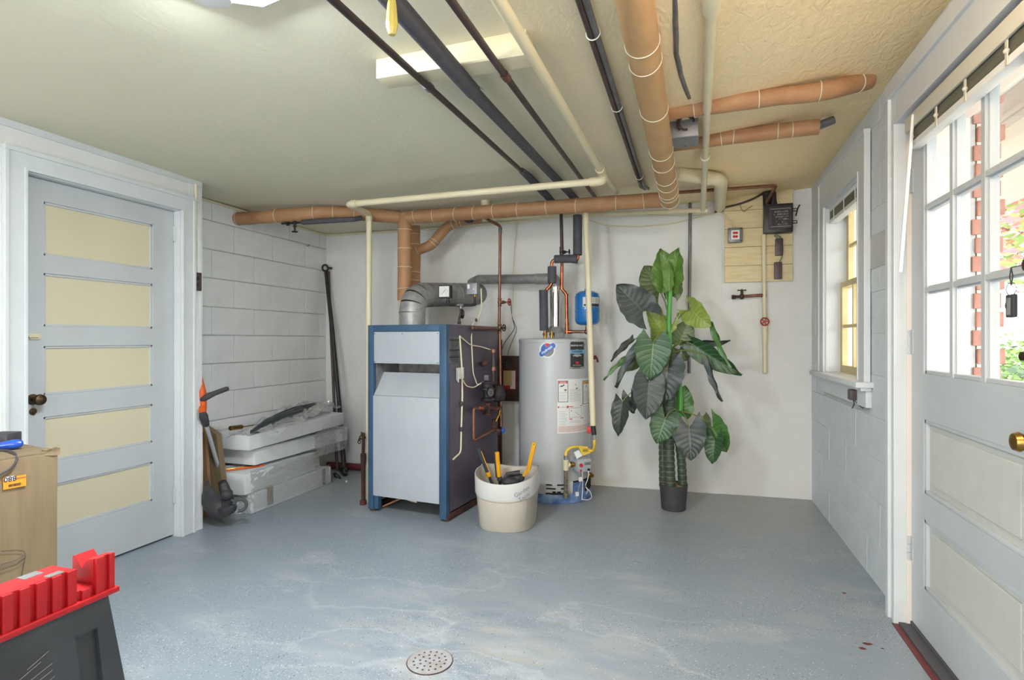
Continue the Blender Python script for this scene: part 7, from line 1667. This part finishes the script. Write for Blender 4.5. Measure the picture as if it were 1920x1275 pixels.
b.tube([V((p.x, -0.0066, p.z)) for p in ptsb], 0.0010, 5); ptsb = [bf(46, 1040), bf(45, 1047), bf(37, 1087)]; b.tube([V((p.x, -0.0066, p.z)) for p in ptsb], 0.0010, 5); ptsb = [bf(45, 1046), bf(30, 1058), bf(0, 1068)]; b.tube([V((p.x, -0.0066, p.z)) for p in ptsb], 0.0010, 5); b.xf(bm_); emit('printed_outline', b, 'ink', bx)
# blue handled tool, dark block, cable
t = thing('blue_tool', 'glossy blue handled tool lying on the cardboard box', 'tool', PZ(30, 838, zt_ + .012))
q0_, q1_ = PZ(44, 831, zt_ + .022), PZ(-20, 838, zt_ + .016)
b = B(); d_ = (q1_ - q0_); L_ = d_.length; b.lathe(q0_, [(0.001, 0), (0.010, 0.003), (0.0155, 0.014), (0.0165, 0.03), (0.012, 0.06), (0.008, 0.09), (0.0075, L_)], 22, axis=d_); emit('handle', b, 'blueplastic', t)
b = B(); q = PZ(-4, 826, zt_ + .03); b.obox(q + V((0, .02, -.0)), (0.07, 0.06, 0.05), rz=.3, bev=.004); single('black_tool_case', b, 'blackm', 'small black case at the very left edge behind the blue tool', 'case')
b = B(); P_ = [PZ(-15, 846, zt_ + .004), PZ(10, 844, zt_ + .006), PZ(27, 848, zt_ + .01)]; f0_ = PPL(33, 862, cornr + nf * .012, nf); f1_ = PPL(22, 878, cornr + nf * .012, nf); f2_ = PPL(0, 890, cornr + nf * .012, nf); f3_ = PPL(-15, 896, cornr + nf * .012, nf)
b.tube(round_path(P_ + [f0_, f1_, f2_, f3_], .02), 0.0035, 10); single('black_cable', b, 'blackm', 'black cable hanging over the front of the cardboard box', 'cable')

# =================================================================== RED-TOPPED SAWHORSE
SHx = -1.122
def S(px, py, x=SHx): return PX(px, py, x)
e1 = S(217, 1105)                       # lower right end of the red rim
zr = e1.z; Yend = e1.y; Y0 = -0.25
hz = lambda px, py, x=SHx: S(px, py, x).z
ztall = S(215, 1041).z; yA = S(190, 1100).y; yB = S(178, 1090).y; yC = S(141, 1090).y
zsad = S(160, 1104, SHx).z
zl = S(137, 1068).z
WS = 0.062
sh = thing('sawhorse', 'red-topped folding plastic sawhorse with charcoal body in the near left corner', 'sawhorse', (SHx - .03, 0.4, 0))
b = B()
b.box((SHx - WS, yC, zr + .006), (SHx - .004, yB, zsad), bev=.002)
b.box((SHx - WS, Y0, zr + .006), (SHx - .004, yC, zl), bev=.002)
emit('top_rail', b, 'red', sh)
b = B(); xa_, xb_ = SHx - WS, SHx - .004
prf = [(xa_, zr + .006), (xa_, ztall + .006), (xa_ + .006, ztall + .008), (xa_ + .026, ztall - .016), (xa_ + .040, ztall + .004), (xb_, ztall + .006), (xb_, zr + .006)]
b.prism([V((px_, yB, pz_)) for px_, pz_ in prf], V((0, Yend - yB - .004, 0))); emit('vee_block', b, 'red', sh, smooth=False)
y = Y0; rib_me = None; k = 0
while y < Yend - .006:
    zt2 = zl if y < yC - .008 else (zsad if y < yB - .004 else ztall + .008)
    b = B(); b.box((SHx - .006, y, zr + .004), (SHx + .002, min(y + 0.0165, Yend - .003), zt2 - .001), bev=.0015); emit('rib', b, 'red', sh)
    y += 0.0265; k += 1
b = B(); b.box((SHx - WS - .006, Y0, zr - .004), (SHx + .007, Yend + .004, zr + .007), bev=.003); emit('rim_flange', b, 'red', sh)
yy = S(90, 1080).y
for yq in (yy, ):
    b = B(); b.box((SHx - WS + .004, yq - .016, zl - .0005), (SHx - WS + .026, yq + .016, zl + .0012)); b.box((SHx - .018, yq + .004, zl - .0005), (SHx - .0035, yq + .03, zl + .0012)); emit('steel_insert', b, 'foil', sh)
# body panel (legs folded): outer face leans out towards +X
eB = S(203, 1128, SHx - .004); dz_ = zr - 0.05
b = B(); xb_out = 0.10
def SP(y, z, off=0.0): f = (zr - z) / zr; return V((SHx - .006 + xb_out * f + off, y, z))
yR = eB.y; yslope = 0.03
def yend(z): return yR + yslope * (zr - z) / zr * 2.0
ztop, zbt = zr - .004, 0.0
def panel(yl_, yr_t, yr_b, z1, z0, off0, off1, m, nm, par=sh):
    b = B(); P = [SP(yl_, z1, off0), SP(yr_t, z1, off0), SP(yr_b, z0, off0), SP(yl_, z0, off0)]; b.prism(P, V((off1, 0, 0))); return emit(nm, b, m, par, smooth=False)
body = panel(Y0, yend(ztop), yend(0.02), ztop, 0.02, -.03, .02, 'charcoal', 'leg_panel')
rA, rB = S(166, 1170, SHx), S(190, 1165, SHx)
yra, yrb = yend(.6) - .078, yend(.6) - .034
# raised frame around the recessed channel
panel(Y0, yra, yra + .02, ztop, 0.04, -.012, .012, 'charcoal', 'raised_face')
panel(yrb, yend(ztop), yend(.04), ztop, 0.04, -.012, .012, 'charcoal', 'raised_face')
panel(yra, yrb, yrb, ztop, ztop - .055, -.012, .012, 'charcoal', 'raised_face')
b = B(); P = [SP(Y0, ztop + .002, 0), SP(yend(ztop), ztop + .002, 0)]; b.tube(P, .003, 8); emit('top_edge', b, 'greypipe', sh)
b = B()
for k in range(9):
    z_ = .615 - k * .012; y_ = yra - .09 + random.uniform(-.01, .01); b.tube([SP(y_, z_ - .0, .0005), SP(y_ + random.uniform(.03, .06), z_ + .014, .0005)], .0005, 4)
emit('scratches', b, 'greypipe', sh)
b = B(); xo = -WS - .012
P = [V((SHx - WS, Y0, ztop)), V((SHx - WS, yend(ztop), ztop)), V((SHx - WS - .10, yend(0.02), 0.02)), V((SHx - WS - .10, Y0, 0.02))]; b.prism(P, V((.02, 0, 0))); emit('leg_panel', b, 'charcoal', sh, smooth=False)
for y_ in (Y0 + .03, yend(0) - .03):
    for x_ in (SHx + .085, SHx - WS - .09): b = B(); b.box((x_ - .012, y_ - .03, 0), (x_ + .012, y_ + .03, .03), bev=.003); emit('foot', b, 'blackm', sh)
